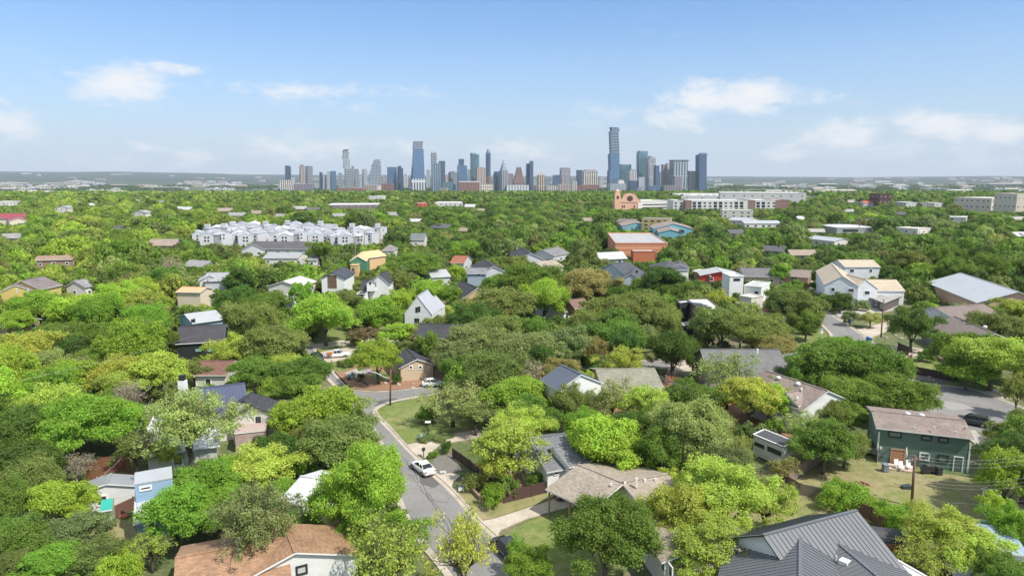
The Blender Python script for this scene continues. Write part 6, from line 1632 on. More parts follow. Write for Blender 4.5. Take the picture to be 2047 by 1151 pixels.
# one object for the wood: points carrying low crowns as instances
lodcol = bpy.data.collections.new('far_crown_kinds')
for i, (k_, n_, sz) in enumerate([('oak', 2600, .42), ('elm', 2400, .42), ('dense', 2600, .42), ('oak', 2600, .42), ('oak', 420, .95), ('dense', 420, .95)]):
    zc, rz, nl, lr, nleaf, ls, airy, tw, fk, _ = KIND[k_]
    me, _l = crown_mesh('far_crown', 900 + i * 5, 5.0, zc, rz, nl if i < 4 else 20, lr * 1.05 if i < 4 else .38, n_, sz, 0, 1, LEAF_I, False, 1.3, .38)
    o = bpy.data.objects.new('a%d_far_crown' % i, me); lodcol.objects.link(o)
def wood_object(name, label, items):
    """items: x, y, z, rx, h, tint, index"""
    me = bpy.data.meshes.new(name); n = len(items)
    me.vertices.add(n); me.vertices.foreach_set('co', np.array([i[:3] for i in items], dtype=np.float32).ravel())
    a = me.attributes.new('scl', 'FLOAT_VECTOR', 'POINT'); a.data.foreach_set('vector', np.array([(i[3] / 5.3, i[3] / 5.3, i[4] / 10.0) for i in items], dtype=np.float32).ravel())
    a = me.attributes.new('rot', 'FLOAT_VECTOR', 'POINT'); a.data.foreach_set('vector', np.array([(0, 0, (k * 2.399) % 6.283) for k in range(n)], dtype=np.float32).ravel())
    a = me.attributes.new('idx', 'INT', 'POINT'); a.data.foreach_set('value', np.array([i[6] for i in items], dtype=np.int32))
    a = me.attributes.new('tint', 'FLOAT_COLOR', 'POINT'); a.data.foreach_set('color', np.array([(*i[5], 1) for i in items], dtype=np.float32).ravel())
    o = bpy.data.objects.new(name, me); COL.objects.link(o); o['kind'] = 'stuff'; o['label'] = label; o['category'] = 'trees'
    ng = bpy.data.node_groups.new('scatter_crowns', 'GeometryNodeTree')
    ng.interface.new_socket('Geometry', in_out='INPUT', socket_type='NodeSocketGeometry'); ng.interface.new_socket('Geometry', in_out='OUTPUT', socket_type='NodeSocketGeometry')
    gi = ng.nodes.new('NodeGroupInput'); go = ng.nodes.new('NodeGroupOutput')
    iop = ng.nodes.new('GeometryNodeInstanceOnPoints'); ci = ng.nodes.new('GeometryNodeCollectionInfo')
    ci.inputs['Collection'].default_value = lodcol; ci.inputs['Separate Children'].default_value = True; ci.inputs['Reset Children'].default_value = True
    def na(nm, ty):
        q = ng.nodes.new('GeometryNodeInputNamedAttribute'); q.data_type = ty; q.inputs['Name'].default_value = nm; return q.outputs['Attribute']
    L = ng.links
    L.new(gi.outputs[0], iop.inputs['Points']); L.new(ci.outputs[0], iop.inputs['Instance']); iop.inputs['Pick Instance'].default_value = True
    L.new(na('idx', 'INT'), iop.inputs['Instance Index']); L.new(na('scl', 'FLOAT_VECTOR'), iop.inputs['Scale'])
    er = ng.nodes.new('FunctionNodeEulerToRotation'); L.new(na('rot', 'FLOAT_VECTOR'), er.inputs[0]); L.new(er.outputs[0], iop.inputs['Rotation'])
    L.new(iop.outputs[0], go.inputs[0])
    md = o.modifiers.new('crowns', 'NODES'); md.node_group = ng
    return o
def tintc(px, py, g):
    b = TINT[palette(px, py, g)][0]; j = g.uniform(.72, 1.25)
    j *= .95; l_ = max(0.0, min(1.0, (1000 - px) / 800)); a_ = (.15 + .15 * l_, .235 + .14 * l_, .055 + .02 * l_); return tuple((b[q] * .75 + a_[q] * .25) * j for q in range(3))
items = [(x, y, -.35 * h, r, h * 1.3, tintc(pr[0], pr[1], g), g.randrange(4) if pr[2] < 800 else 4 + g.randrange(2)) for (x, y, r, h, pr) in rest]
wood_object('wooded_suburb', 'continuous green tree canopy of the suburb out to the river slope', items)
items = []
for (x, y, r) in far:
    z = terrain(x, y); pr = proj((x, y, z))
    if pr[0] < -40 or pr[0] > 2090: continue
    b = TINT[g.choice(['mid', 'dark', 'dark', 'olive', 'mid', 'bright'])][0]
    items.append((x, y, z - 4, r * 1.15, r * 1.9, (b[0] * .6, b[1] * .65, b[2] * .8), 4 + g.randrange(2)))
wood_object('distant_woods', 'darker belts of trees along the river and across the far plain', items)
print('trees', NH, 'wood', len(wood), 'far', len(items))

# ------------------------------------------------------------------ vehicles
RUBBER = plain((0.02, 0.02, 0.02), .8); RIM = plain((0.35, 0.35, 0.36), .35, .8); CGL = glass((0.015, 0.02, 0.025), .06)
RED_L = plain((0.4, 0.02, 0.02), .3); HEAD_L = plain((0.75, 0.75, 0.72), .2)
def paintm(c):
    m, t, b = newmat('car_paint'); setc(b.inputs['Base Color'], c); b.inputs['Roughness'].default_value = .3; b.inputs['Coat Weight'].default_value = .8; return m
def car(name, label, px, py, ang, col, kind='sedan', L=4.7, group=None, z=ZR + .01):
    """ang: heading in degrees, counter-clockwise from +X"""
    q = P(px, py, z)
    rt = empty(name, (q.x, q.y, z), label, 'pickup' if kind == 'pickup' else 'car', group)
    rt.rotation_euler = (0, 0, R(ang))
    pm = paintm(col); W = .92; k = L / 4.7
    H = {'sedan': 1.42, 'hatch': 1.5, 'suv': 1.72, 'pickup': 1.75}[kind]; bl = {'sedan': .92, 'hatch': .95, 'suv': 1.08, 'pickup': 1.12}[kind]
    def local(mb, nm, m, par=rt): 
        o = bpy.data.objects.new(nm, mb.mesh(nm, m)); COL.objects.link(o); o.parent = par; return o
    # lower body: cross-sections along the length (x, bottom, top, half width)
    if kind == 'pickup': sec = [(-2.75, .55, .95, .84), (-2.7, .45, 1.05, .92), (-1.0, .32, 1.08, .95), (1.0, .32, 1.12, .95), (2.2, .36, 1.08, .93), (2.65, .42, .95, .86), (2.75, .5, .75, .8)]; k = 1
    elif kind == 'suv': sec = [(-2.35, .5, .95, .82), (-2.28, .38, 1.05, .9), (-1.2, .3, 1.1, .94), (.9, .3, 1.06, .94), (1.9, .34, .98, .9), (2.3, .4, .82, .82), (2.36, .45, .6, .76)]
    else: sec = [(-2.35, .45, .82, .76), (-2.25, .32, .98, .86), (-1.3, .25, 1.0, .91), (.8, .25, .93, .91), (1.7, .28, .84, .87), (2.2, .34, .70, .78), (2.35, .4, .55, .7)]
    mb = MB(); rings = []
    for (x, zb, zt, hw) in sec:
        ring = [(-hw * .94, zb), (-hw, zb + (zt - zb) * .35), (-hw, zb + (zt - zb) * .75), (-hw * .9, zt), (0, zt + .04), (hw * .9, zt), (hw, zb + (zt - zb) * .75), (hw, zb + (zt - zb) * .35), (hw * .94, zb)]
        i0 = len(mb.v); mb.v += [Vector((x * k, y, z_)) for y, z_ in ring]; rings.append(i0)
    n = 9
    for a in range(len(rings) - 1):
        for j in range(n):
            j2 = (j + 1) % n
            mb.f.append([rings[a] + j, rings[a + 1] + j, rings[a + 1] + j2, rings[a] + j2][::-1]); mb.m.append(0); mb.sm.append(j not in (8,))
    mb.f.append([rings[0] + j for j in range(n)][::-1]); mb.m.append(0); mb.sm.append(False); mb.f.append([rings[-1] + j for j in range(n)]); mb.m.append(0); mb.sm.append(False)
    body = local(mb, 'body', pm)
    # cabin
    if kind == 'pickup': cab = [(-.75, bl, .85), (-.55, H - .04, .72), (.55, H, .72), (1.25, bl, .84)]
    elif kind == 'suv': cab = [(-2.2, bl, .84), (-1.95, H - .06, .70), (.35, H, .72), (1.15, bl - .06, .85)]
    elif kind == 'hatch': cab = [(-2.05, bl, .8), (-1.35, H - .08, .64), (.1, H, .66), (1.15, bl - .08, .83)]
    else: cab = [(-1.75, bl + .02, .8), (-.95, H - .05, .62), (.15, H, .64), (1.1, bl - .04, .82)]
    g_ = MB(); c0, c1, c2, c3 = [[Vector((x * k, s * w, z_)) for s in (-1, 1)] for (x, z_, w) in cab]
    for quad in ([c0[0], c0[1], c1[1], c1[0]], [c2[0], c2[1], c3[1], c3[0]], [c0[0], c1[0], c2[0], c3[0]], [c3[1], c2[1], c1[1], c0[1]]): g_.poly(quad)
    local(g_, 'window', CGL, body)
    rf = MB(); e = Vector((0, 0, .02))
    T0 = [c1[0] + e, c1[1] + e, c2[1] + e, c2[0] + e]
    rf.poly([T0[0], T0[3], T0[2], T0[1]]); 
    for i in range(4): rf.poly([T0[i], T0[(i + 1) % 4], T0[(i + 1) % 4] - e * 3, T0[i] - e * 3])
    for sd in (0, 1):       # pillars
        for (p, q_) in ((c0, c1), (c2, c3)): rf.tube([p[sd], q_[sd]], .05, 4)
        mid = (c1[sd] * .5 + c2[sd] * .5); rf.tube([mid, Vector((mid.x, c0[sd].y * .98, bl - .02))], .045, 4)
    local(rf, 'roof', pm, body)
    if kind == 'pickup':
        bm_ = MB(); bm_.box(-2.6, -.85, -.78, .78, 1.085, 1.10); local(bm_, 'bed', plain((.05, .05, .055)), rt)
        bm_ = MB()
        for s in (-1, 1): bm_.box(-2.66, -.8, s * .86 - .06, s * .86 + .06, 1.06, 1.34)
        bm_.box(-2.7, -2.6, -.9, .9, 1.0, 1.34); local(bm_, 'bed_side', pm, rt)
    for (wx, wy) in ((-1.42, -1), (-1.42, 1), (1.42, -1), (1.42, 1)):
        wx = wx * k * (1.2 if kind == 'pickup' else 1)
        rr = .40 if kind in ('suv', 'pickup') else .34
        w = MB(); w.tube([(wx, wy * .72, rr), (wx, wy * .94, rr)], rr, 14); wo_ = local(w, 'wheel', RUBBER)
        w = MB(); w.tube([(wx, wy * .93, rr), (wx, wy * .955, rr)], rr * .6, 10); local(w, 'rim', RIM, wo_)
    for s in (-1, 1):
        w = MB(); x = sec[-2][0] * k; w.obox(Vector((x + .03, s * .6, sec[-2][2] - .12)), Vector((.06, 0, 0)), Vector((0, .18, 0)), Vector((0, 0, .06))); local(w, 'headlight', HEAD_L)
        w = MB(); x = sec[1][0] * k; w.obox(Vector((x - .06, s * .64, sec[1][2] - .14)), Vector((.05, 0, 0)), Vector((0, .17, 0)), Vector((0, 0, .07))); local(w, 'tail_light', RED_L)
        w = MB(); w.box(.75 * k, .92 * k, s * .98 - .09, s * .98 + .09, bl, bl + .14); local(w, 'mirror', pm)
    w = MB(); w.box(sec[0][0] * k - .02, sec[0][0] * k + .01, -.26, .26, .62, .74); local(w, 'number_plate', plain((.5, .5, .5)))
    return rt
car('parked_sedan', 'white sedan parked at the kerb below the driveway mouth', 845, 941, 124, (.80, .80, .80), 'sedan', 4.9)
car('pickup_truck', 'white crew pickup parked on the drive with orange load in its bed', 674, 714, 14, (.80, .80, .80), 'pickup')
car('parked_hatchback', 'white hatchback parked on the cross street beside the soil bed', 866, 771, 12, (.80, .80, .80), 'hatch', 4.4)
car('parked_car', 'dark blue car parked at the kerb behind the pickup', 642, 733, 128, (.02, .03, .10), 'sedan', 4.6)
car('parked_car', 'dark green sport utility car just behind the dark blue one', 632, 719, 128, (.03, .05, .05), 'suv', 4.6)
car('parked_car', 'grey-blue car parked far up the left street', 606, 680, 100, (.16, .24, .30), 'suv', 4.4)
car('parked_suv', 'black sport utility car parked in the turning circle', 1943, 848, 140, (.02, .025, .035), 'suv', 4.9)
car('parked_car', 'dark maroon car parked inside the beige carport', 1140, 993, 200, (.10, .03, .04), 'hatch', 4.4)
car('parked_car', 'silver-green car in the drive behind the lime tree', 602, 922, 95, (.42, .5, .5), 'suv', 4.6, z=.05)
car('parked_car', 'black car at the kerb, half hidden by the bottom tree', 1012, 1105, 120, (.015, .015, .02), 'suv', 4.7)
car('parked_car', 'dark grey car on the drive beside the red house', 1411, 570, 150, (.05, .05, .07), 'sedan', 4.6, z=.16)
car('parked_car', 'black car left of the dark grey one by the red house', 1381, 577, 80, (.02, .02, .02), 'suv', 4.6, z=.16)
car('parked_car', 'white car under the olive trees beside the corner lawn', 1560, 671, 10, (.7, .72, .75), 'sedan', 4.6, z=.06)
car('parked_suv', 'white car partly hidden left of the grey corner roof', 1396, 714, 80, (.8, .8, .8), 'suv', 4.7, z=.16)
car('parked_car', 'white trailer-sized van before the brown low house', 1590, 566, 0, (.75, .75, .74), 'suv', 4.6, z=.06)
q = P(660, 706, 1.3)
mb = MB(); mb.box(q.x - .6, q.x + .5, q.y - .4, q.y + .5, 1.14, 1.55); tag(recentre(mb.build('cargo_box', plain((.55, .2, .06)))), 'orange box in the bed of the white pickup', 'box')

# ------------------------------------------------------------------ poles, lamp, wires
POLEW = plain((0.17, 0.09, 0.065), .9, 0, .25, 3); POLEG = plain((0.22, 0.18, 0.15), .9, 0, .2, 3); GALV = plain((0.55, 0.56, 0.57), .4, .4)
def pole(label, bx, by, tx, ty, r=.14, mat=POLEW, arm=True, xf=True):
    b = P(bx, by); t = at_depth(tx, ty, b.y)
    rt = empty('utility_pole', (b.x, b.y, 0), label, 'utility pole', 'wooden utility poles')
    mb = MB(); mb.tube([b, t], [r * 1.15, r * .8], 8); mb.build('pole', mat, rt)
    if arm:
        mb = MB(); d = Vector((.9, .4, 0)).normalized(); mb.obox(t - Z * .6, d * 1.1, Vector((-d.y, d.x, 0)) * .06, Z * .07); c = mb.build('crossarm', mat, rt)
        for k in (-.9, -.4, .4, .9):
            mb = MB(); mb.lathe(t - Z * .53 + d * k, [(.05, 0), (.08, .06), (.04, .2)], 6); mb.build('insulator', plain((.4, .4, .42), .3), c)
    if xf:
        mb = MB(); mb.lathe(t - Z * 2.6 + Vector((.3, -.15, 0)), [(.22, 0), (.25, .1), (.25, .75), (.12, .9)], 10); mb.build('transformer', GALV, rt)
    return t
pA = pole('brown power pole with many wires, standing in the green house backyard', 1822, 1012, 1829, 910, .16, xf=False)
pB = pole('tall thin brown pole beside the upper right street', 1761, 674, 1767, 598, .16, POLEW, False, False)
pC = pole('reddish pole in front of the grey corner roof', 1496, 845, 1498, 797, .15, xf=False)
pD = pole('dark pole rising through the bare shrubs by the metal shed', 213, 995, 210, 945, .15, xf=False)
pE = pole('pole with crossarm at the bottom left edge', 181, 1175, 178, 1118, .16, xf=False)
pF = pole('weathered pole by the pale-roofed bungalow drive', 586, 645, 587, 590, .15, POLEG)
pG = pole('black pole in front of the orange gymnasium', 1263, 508, 1263, 481, .22, TRIM_D, xf=False)
pH = pole('thin pole beside the cream-roofed white house', 1676, 588, 1679, 532, .16, POLEG, False, False)
pI = pole('reddish pole left of the grey corner roof gable', 1414, 762, 1414, 733, .14, POLEW, False, False)
pJ = pole('pole left of the unfinished house', 708, 545, 711, 470, .2, POLEG, xf=False)
pK = pole('pole in front of the white townhouses', 727, 500, 729, 462, .2, POLEG, xf=False)
pL = pole('pole by the white cubic house', 1417, 605, 1418, 575, .15, POLEW, xf=False)
pM = pole('pole right of the steep white house', 864, 640, 866, 590, .15, POLEG, False, True)
pN = pole('pole by the long grey roof', 1489, 560, 1490, 532, .16, POLEG, False, False)
pO = pole('pole in front of the flat workshop', 1717, 470, 1718, 436, .25, TRIM_D, True, False)
# street lamp pole
b = P(780, 810); t = at_depth(781, 738, b.y)
rt = empty('street_lamp', (b.x, b.y, 0), 'wooden street lamp pole with long curved arm at the junction', 'street lamp')
mb = MB(); mb.tube([b, t], [.17, .12], 8); mb.build('pole', POLEW, rt)
a0 = at_depth(780, 758, b.y); pts = [a0, at_depth(768, 753, b.y - .3), at_depth(752, 745, b.y - .6), at_depth(738, 741.5, b.y - .8), at_depth(729, 741, b.y - .9)]
mb = MB(); mb.tube(pts, .06, 6); mb.build('arm', GALV, rt)
mb = MB(); mb.obox(pts[-1] + Vector((-.25, 0, -.03)), Vector((.38, 0, 0)), Vector((0, .14, 0)), Z * .07); mb.build('lamp_head', GALV, rt)
def wire(label, a, b, sag=1.2, r=.022, off=0.0, mat=None):
    mb = MB(); pts = []
    for i in range(13):
        u = i / 12; p = a.lerp(b, u); pts.append(p + Vector((0, 0, -sag * 4 * u * (1 - u) + off)))
    mb.tube(pts, r, 4); o = mb.build('power_line', mat or plain((.30, .30, .30), .6)); tag(recentre(o), label, 'power line', 'overhead power lines')
LW = plain((.42, .42, .40), .6)
for k, o_ in enumerate((0, -.35, -.8, -2.6, -3.0, -3.4, -5.2)):
    wire('%s pale wire running right from the backyard power pole' % ORD[k], pA + Z * o_, P(2080, 905 + k * 2, 9.5) + Z * (o_ * .9), .8, .014, 0, LW)
for k, o_ in enumerate((0, -.3, -.6, -2.6)):
    wire('%s long wire from the backyard power pole to the reddish pole' % ORD[k], pA + Z * o_, pC + Z * (o_ * .8), 1.6, .014, 0, LW)
    wire('%s wire running left from the reddish pole over the trees' % ORD[k], pC + Z * o_, P(1290, 735, 9) + Z * (o_ * .8), 1.2, .022)
wire('wire crossing the left trees to the street lamp', P(40, 760, 9.5), pF, 2.0); wire('wire from the pale bungalow pole to the townhouses', pF, pJ, 2.5, .03); wire('wire before the white townhouses', pJ, P(300, 478, 9), 3, .04)
wire('wire from the cubic house pole to the right', pL, pN, 1, .03); wire('wire above the workshop', pO, P(2040, 430, 14), 3, .05); wire('wire left of the workshop pole', pO, P(1560, 446, 13), 3, .05); wire('wire along the street by the right pole', pB, pH, 1.5, .03); wire('low wire behind the navy roof', P(300, 800, 9), pD, 1.5)
# ------------------------------------------------------------------ fences and walls
def fence(name, label, pts, h, mat, post=2.4, cat='fence', rails=True, z0=0.0):
    w = [P(x, y) for x, y in pts]
    rt = empty(name, (w[0].x, w[0].y, 0), label, cat)
    for i in range(len(w) - 1):
        a, b = w[i], w[i + 1]; d = b - a; L = d.length; d.normalize(); n = Vector((-d.y, d.x, 0))
        mb = MB(); mb.obox((a + b) / 2 + Z * (h / 2 + .05), d * (L / 2), n * .02, Z * (h / 2 - .05)); mb.build('panel', mat, rt)
        k = max(1, int(L / post))
        for j in range(k + 1):
            p = a + d * (L * j / k); mb = MB(); mb.obox(p + Z * (h / 2 + .05), d * .06, n * .06, Z * (h / 2 + .07)); mb.build('post', mat, rt)
FD = siding((0.060, 0.035, 0.032), .2); FB = siding((0.16, 0.085, 0.06), .16, True, .35); FG = siding((0.24, 0.19, 0.16), .16, True, .3); FO = siding((0.5, 0.26, 0.10), .16, True, .2)
fence('plank_fence', 'dark horizontal plank fence round the upper right lawn', [(1797, 742), (1900, 762), (1905, 754)], 1.7, FD)
fence('plank_fence', 'short dark fence at the driveway of the split-level house', [(1797, 742), (1822, 722)], 1.7, siding((.16, .05, .045), .2))
fence('plank_fence', 'dark fence panel beside the split-level house', [(1794, 703), (1815, 712)], 2.2, FD)
fence('plank_fence', 'dark brown fence beside the carport driveway', [(1008, 1006), (1062, 993), (1110, 980)], 1.6, siding((.09, .05, .045), .25))
fence('plank_fence', 'dark fence along the neighbour yard by the gravel bed', [(905, 915), (940, 940), (972, 972), (1000, 985)], 1.5, FD)
fence('cottage_fence', 'dark board fence round the tan cottage', [(797, 750), (820, 757), (867, 752)], 1.8, FD)
fence('weathered_fence', 'weathered brown fence running down from the white cabin', [(1575, 968), (1605, 950), (1640, 925), (1650, 905)], 1.9, FG)
fence('weathered_fence', 'grey-brown fence leading to the hedge in the lower right yard', [(1575, 975), (1600, 990), (1650, 1000), (1690, 1020)], 1.6, FG)
fence('cedar_gate', 'fresh orange cedar fence panel by the white cabin', [(1570, 962), (1582, 958), (1600, 945)], 1.7, FO)
fence('yard_fence', 'long brown fence below the green house lawn', [(1690, 1020), (1740, 1040), (1765, 1062)], 1.7, FB)
fence('yard_fence', 'dark fence behind the blue cottage yard', [(222, 1040), (268, 1018), (290, 1010)], 1.6, FB)
fence('lattice_fence', 'rusty brown lattice fence behind the grey metal shed', [(175, 965), (205, 948), (250, 940), (262, 952)], 2.4, siding((.20, .09, .05), .45))
fence('street_fence', 'long dark red fence along the upper right street', [(1608, 580), (1632, 600), (1655, 622)], 2.2, siding((.16, .06, .05), .2))
fence('hall_fence', 'dark fence beneath the cream-roofed white house', [(1702, 608), (1745, 610), (1790, 606)], 2.4, FD)
fence('back_fence', 'rusty brown fence behind the lime green tree', [(575, 895), (612, 884)], 1.8, siding((.30, .09, .04), .2))
fence('side_fence', 'brown fence between the brown gabled house and the big oak', [(1636, 775), (1662, 788), (1665, 800)], 2.0, siding((.22, .09, .06), .2))
fence('corner_fence', 'dark fence left of the green two-storey house', [(1735, 900), (1752, 925)], 1.8, FD)
# low stone edging
def edging(label, pts, h=.45, w=.35, mat=None, name='garden_wall'):
    q = [P(x, y) for x, y in pts]; mb = MB()
    for i in range(len(q) - 1):
        d = q[i + 1] - q[i]; n = Vector((-d.y, d.x, 0)).normalized(); mb.obox((q[i] + q[i + 1]) / 2 + Z * h / 2, d * .5 + d.normalized() * w * .3, n * w / 2, Z * h / 2)
    tag(recentre(mb.build(name, mat or concrete((.42, .36, .28)))), label, 'garden wall')
edging('curved low pale wall round the tree in the carport garden', [(1000, 962), (1010, 950), (1030, 945), (1045, 952), (1050, 968), (1065, 978), (1085, 980)])
edging('zigzag timber edging in the corner soil bed', [(703, 750), (715, 763), (722, 760), (735, 770)], .35, .25, FB, 'timber_edging')
edging('low brick retaining wall in the fenced upper right lawn', [(1868, 712), (1890, 728), (1915, 726)], .7, .4, brick((.25, .1, .07)), 'retaining_wall')
edging('brown retaining wall under the carport fence', [(925, 963), (960, 1000), (1008, 1005)], .6, .3, concrete((.30, .2, .15)), 'retaining_wall')

# ------------------------------------------------------------------ small street furniture
def bin_(px, py, col, label, lid=None):
    q = P(px, py, .05); rt = empty('wheelie_bin', (q.x, q.y, .05), label, 'bin')
    mb = MB(); mb.prism([(q.x - .32, q.y - .36), (q.x + .32, q.y - .36), (q.x + .32, q.y + .36), (q.x - .32, q.y + .36)], .1, 1.05); mb.build('body', plain(col, .5), rt)
    mb = MB(); mb.prism([(q.x - .36, q.y - .42), (q.x + .36, q.y - .42), (q.x + .36, q.y + .4), (q.x - .36, q.y + .4)], 1.05, [1.1, 1.1, 1.2, 1.2]); mb.build('lid', plain(lid or col, .5), rt)
    for s in (-.3, .3): mb = MB(); mb.tube([(q.x + s - .05, q.y + .34, .15), (q.x + s + .05, q.y + .34, .15)], .13, 10); mb.build('wheel', RUBBER, rt)
bin_(1698, 645, (.02, .10, .34), 'blue recycling bin on the kerb opposite the corner lawn'); bin_(1738, 684, (.02, .10, .34), 'blue recycling bin nearest the corner of the turning road'); bin_(1735, 682, (.02, .10, .34), 'second blue bin close behind the corner one')
bin_(1689, 645, (.03, .03, .035), 'black bin beside the upper blue bin'); bin_(924, 1141, (.02, .02, .025), 'black bin standing in the road at the bottom'); bin_(1876, 948, (.04, .04, .045), 'black bin against the green house wall'); bin_(1769, 942, (.18, .22, .25), 'grey bin at the green house patio'); bin_(649, 741, (.03, .05, .04), 'dark bin on the kerb behind the dark blue car')
# street sign
q = P(1641, 690); rt = empty('street_sign', (q.x, q.y, 0), 'green street name sign on a post at the corner lawn', 'street sign')
mb = MB(); mb.tube([q, q + Z * 4.0], .05, 6); mb.build('post', GALV, rt)
SG = plain((.0, .22, .13), .4)
mb = MB(); mb.box(q.x - .75, q.x + .75, q.y - .02, q.y + .02, 3.75, 4.1); mb.build('name_plate', SG, rt)
mb = MB()
for k in range(8): mb.box(q.x - .6 + k * .15, q.x - .6 + k * .15 + .09, q.y - .03, q.y - .021, 3.84, 4.0)
mb.build('lettering', TRIM_W, rt)
mb = MB(); mb.box(q.x - .3, q.x + .3, q.y - .04, q.y - .01, 2.9, 3.5); mb.build('small_plate', TRIM_W, rt)
q = P(1587, 733, 0); q2 = at_depth(1590, 709, q.y); rt = empty('street_sign', (q.x, q.y, 0), 'green street sign by the lower branch of the junction', 'street sign')
mb = MB(); mb.tube([q, q2], .05, 6); mb.build('post', GALV, rt); mb = MB(); mb.box(q2.x - .6, q2.x + .6, q2.y - .02, q2.y + .02, q2.z - .1, q2.z + .25); mb.build('name_plate', SG, rt)
# mailbox, yard signs, light post
def post_thing(name, label, cat, px, py, h, bits):
    q = P(px, py); rt = empty(name, (q.x, q.y, 0), label, cat)
    mb = MB(); mb.box(q.x - .06, q.x + .06, q.y - .06, q.y + .06, 0, h); mb.build('post', TRIM_D, rt)
    for (nm, dx, dy, z0, sx, sy, sz, m_) in bits:
        mb = MB(); mb.box(q.x + dx - sx, q.x + dx + sx, q.y + dy - sy, q.y + dy + sy, z0, z0 + sz); mb.build(nm, m_, rt)
post_thing('mailbox', 'black mailbox on a post at the driveway mouth', 'mailbox', 847, 914, 1.1, [('box', 0, 0, 1.1, .22, .3, .32, TRIM_D), ('flag', .24, 0, 1.2, .01, .05, .18, RED_L)])
post_thing('yard_lamp', 'lamp post with flat white top on the front lawn', 'lamp post', 856, 876, 2.6, [('lamp_head', 0, 0, 2.6, .42, .3, .12, TRIM_W)])
post_thing('yard_sign', 'white sign in the dark gravel bed', 'sign', 886, 948, .3, [('board', 0, -.03, .2, .4, .02, .35, TRIM_W)])
post_thing('yard_sign', 'small white sign on the grass by the second hedge', 'sign', 922, 985, .4, [('board', 0, -.03, .3, .35, .02, .5, TRIM_W), ('top_board', 0, -.03, .85, .25, .02, .25, plain((.1, .15, .4)))])
# patio with umbrella, chairs, grill behind the green house
px_poly('patio', [(1768, 938), (1825, 946), (1828, 934), (1775, 928)], .22, concrete((.55, .42, .34)), thick=.2)
q = P(1809, 930, .22); rt = empty('patio_umbrella', (q.x, q.y, .22), 'closed cream umbrella on the back patio', 'umbrella')
mb = MB(); mb.tube([q, q + Z * 2.7], .03, 6); mb.build('pole', GALV, rt); mb = MB(); mb.lathe(q + Z * 1.2, [(.16, 0), (.2, .5), (.12, 1.1), (.02, 1.5)], 10); mb.build('canopy', plain((.62, .58, .48), .9), rt)
def chair(px, py, label, col, z=.22):
    q = P(px, py, z); rt = empty('patio_chair', (q.x, q.y, z), label, 'chair', 'chairs on the patio'); m_ = plain(col, .7)
    mb = MB(); mb.box(q.x - .3, q.x + .3, q.y - .3, q.y + .3, z + .38, z + .44); mb.build('seat', m_, rt)
    mb = MB(); mb.obox(q + Vector((0, .3, .75)), Vector((.3, 0, 0)), Vector((0, .03, 0)), Vector((0, .1, .38))); mb.build('backrest', m_, rt)
    for sx in (-.27, .27):
        for sy in (-.27, .27): mb = MB(); mb.box(q.x + sx - .03, q.x + sx + .03, q.y + sy - .03, q.y + sy + .03, z, z + .39); mb.build('leg', m_, rt)
chair(1793, 935, 'white chair left of the patio umbrella', (.75, .75, .75)); chair(1817, 937, 'white chair right of the patio umbrella', (.75, .75, .75)); chair(1802, 939, 'white chair in front of the patio umbrella', (.75, .75, .75))
chair(250, 994, 'white garden chair beside the grey metal shed', (.8, .8, .8), .05)
q = P(1853, 947); rt = empty('covered_grill', (q.x, q.y, 0), 'black covered grill by the green house wall', 'grill')
mb = MB(); mb.prism([(q.x - .8, q.y - .35), (q.x + .8, q.y - .35), (q.x + .8, q.y + .35), (q.x - .8, q.y + .35)], .5, 1.1); mb.build('body', TRIM_D, rt); mb = MB(); mb.tube([(q.x - .5, q.y, 1.1), (q.x + .5, q.y, 1.1)], .3, 10); mb.build('lid', TRIM_D, rt)
for sx in (-.7, .7): mb = MB(); mb.box(q.x + sx - .04, q.x + sx + .04, q.y - .3, q.y + .3, 0, .5); mb.build('leg', TRIM_D, rt)
# wheelbarrow on the lawn and log heap
q = P(1810, 976); rt = empty('wheelbarrow', (q.x, q.y, 0), 'dark upturned wheelbarrow lying on the backyard lawn', 'wheelbarrow')
mb = MB(); mb.prism([(q.x - .5, q.y - .35), (q.x + .6, q.y - .45), (q.x + .6, q.y + .4), (q.x - .5, q.y + .3)], .1, [.4, .55, .55, .4]); mb.build('tray', plain((.04, .06, .06), .5), rt)
mb = MB(); mb.tube([(q.x - .5, q.y, .35), (q.x - 1.3, q.y + .3, .5)], .03, 5); mb.tube([(q.x - .5, q.y + .2, .35), (q.x - 1.3, q.y + .6, .5)], .03, 5); mb.build('handle', POLEG, rt)
mb = MB(); mb.tube([(q.x + .8, q.y - .06, .2), (q.x + .8, q.y + .06, .2)], .2, 10); mb.build('wheel', RUBBER, rt)
gg = random.Random(3)
for i in range(16):
    q = P(1712 + gg.uniform(-8, 26), 972 + gg.uniform(-5, 4)); a = gg.uniform(0, 3.1); L = gg.uniform(.3, .7); z = .12 + (.22 if i % 3 == 0 else 0)
    mb = MB(); d = Vector((math.cos(a), math.sin(a), 0)) * L; mb.tube([q - d + Z * z, q + d + Z * z], gg.uniform(.08, .15), 7)
    tag(recentre(mb.build('log', plain((.32, .2, .12), .9, 0, .25, 3))), 'cut log in the heap at the edge of the backyard lawn', 'log', 'cut logs heaped on the lawn')
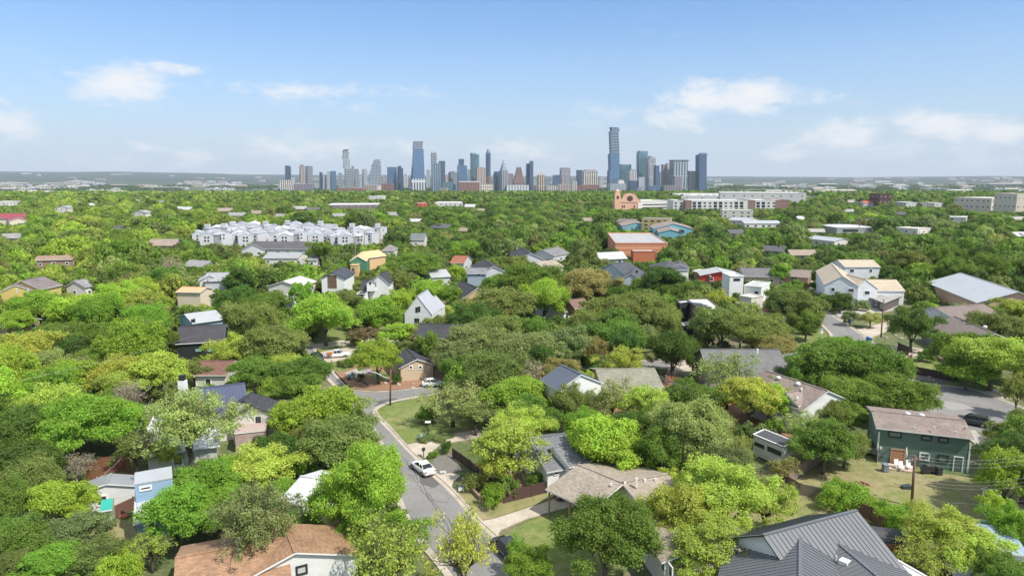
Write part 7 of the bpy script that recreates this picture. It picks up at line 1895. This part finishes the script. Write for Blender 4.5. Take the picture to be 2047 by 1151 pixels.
# agave plants
def agave(px, py, r, label):
    q = P(px, py, .05); mb = MB()
    for i in range(22):
        a = i * 2.4; e = .3 + (i % 5) * .22; d = Vector((math.cos(a) * math.cos(e), math.sin(a) * math.cos(e), math.sin(e))); s_ = Vector((-math.sin(a), math.cos(a), 0)) * r * .1
        p = q + d * r * .45; mb.poly([q - s_ * .6, q + s_ * .6, p + s_, q + d * r, p - s_])
    tag(recentre(mb.build('agave_plant', plain((.22, .32, .27), .6))), label, 'agave')
agave(844, 880, 1.3, 'large blue-grey agave at the lawn edge near the driveway'); agave(698, 757, 1.2, 'grey-green agave in the corner soil bed'); agave(705, 750, 1.0, 'smaller agave behind the corner bed agave'); agave(1010, 762, .8, 'agave by the shaded driveway')
# rocks in beds
for i in range(26):
    bx, by, wx, wy, nm = [(780, 768, 60, 8, 'corner soil bed'), (1790, 672, 30, 6, 'upper right garden'), (960, 955, 30, 8, 'carport garden'), (1870, 755, 30, 6, 'gravel strip by the fence')][i % 4]
    q = P(bx + gg.uniform(-wx, wx), by + gg.uniform(-wy, wy), .03); r = gg.uniform(.25, .6)
    mb = MB(); mb.lathe(q, [(r, 0), (r * .95, r * .3), (r * .5, r * .6)], 7, sx=gg.uniform(.7, 1.2), sy=gg.uniform(.7, 1.1)); tag(recentre(mb.build('garden_rock', concrete((.40, .34, .27)))), 'pale boulder lying in the ' + nm, 'rock', 'boulders in the ' + nm)
# orange planter and tarp pile
q = P(1810, 0 + 752, 0)
q = P(811, 755, 0); mb = MB(); mb.lathe(q, [(.3, 0), (.45, .7), (.5, .75)], 10); tag(recentre(mb.build('planter', plain((.6, .12, .03)))), 'bright orange planter against the dark cottage fence', 'planter')
q = P(248, 1033, 0); mb = MB(); mb.lathe(q, [(.45, 0), (.5, .2), (.2, .4)], 7, sx=1.4); tag(recentre(mb.build('tarp_heap', plain((.45, .15, .1), .8, 0, .3, 2))), 'orange and red tarp heap in the dry yard', 'tarp')

# ------------------------------------------------------------------ haze over everything
mb = MB(); mb.box(-26000, 26000, -1500, 19500, -45, 420)
hz = mb.build('haze', [bpy.data.materials.new('haze_air')]); hz['kind'] = 'stuff'
m = hz.data.materials[0]; m.use_nodes = True; t = m.node_tree; t.nodes.clear()
pv = t.nodes.new('ShaderNodeVolumePrincipled'); pv.inputs['Color'].default_value = (0.80, 0.89, 1.0, 1); pv.inputs['Density'].default_value = 0.000048; pv.inputs['Anisotropy'].default_value = 0.0
mo = t.nodes.new('ShaderNodeOutputMaterial'); t.links.new(pv.outputs[0], mo.inputs['Volume'])
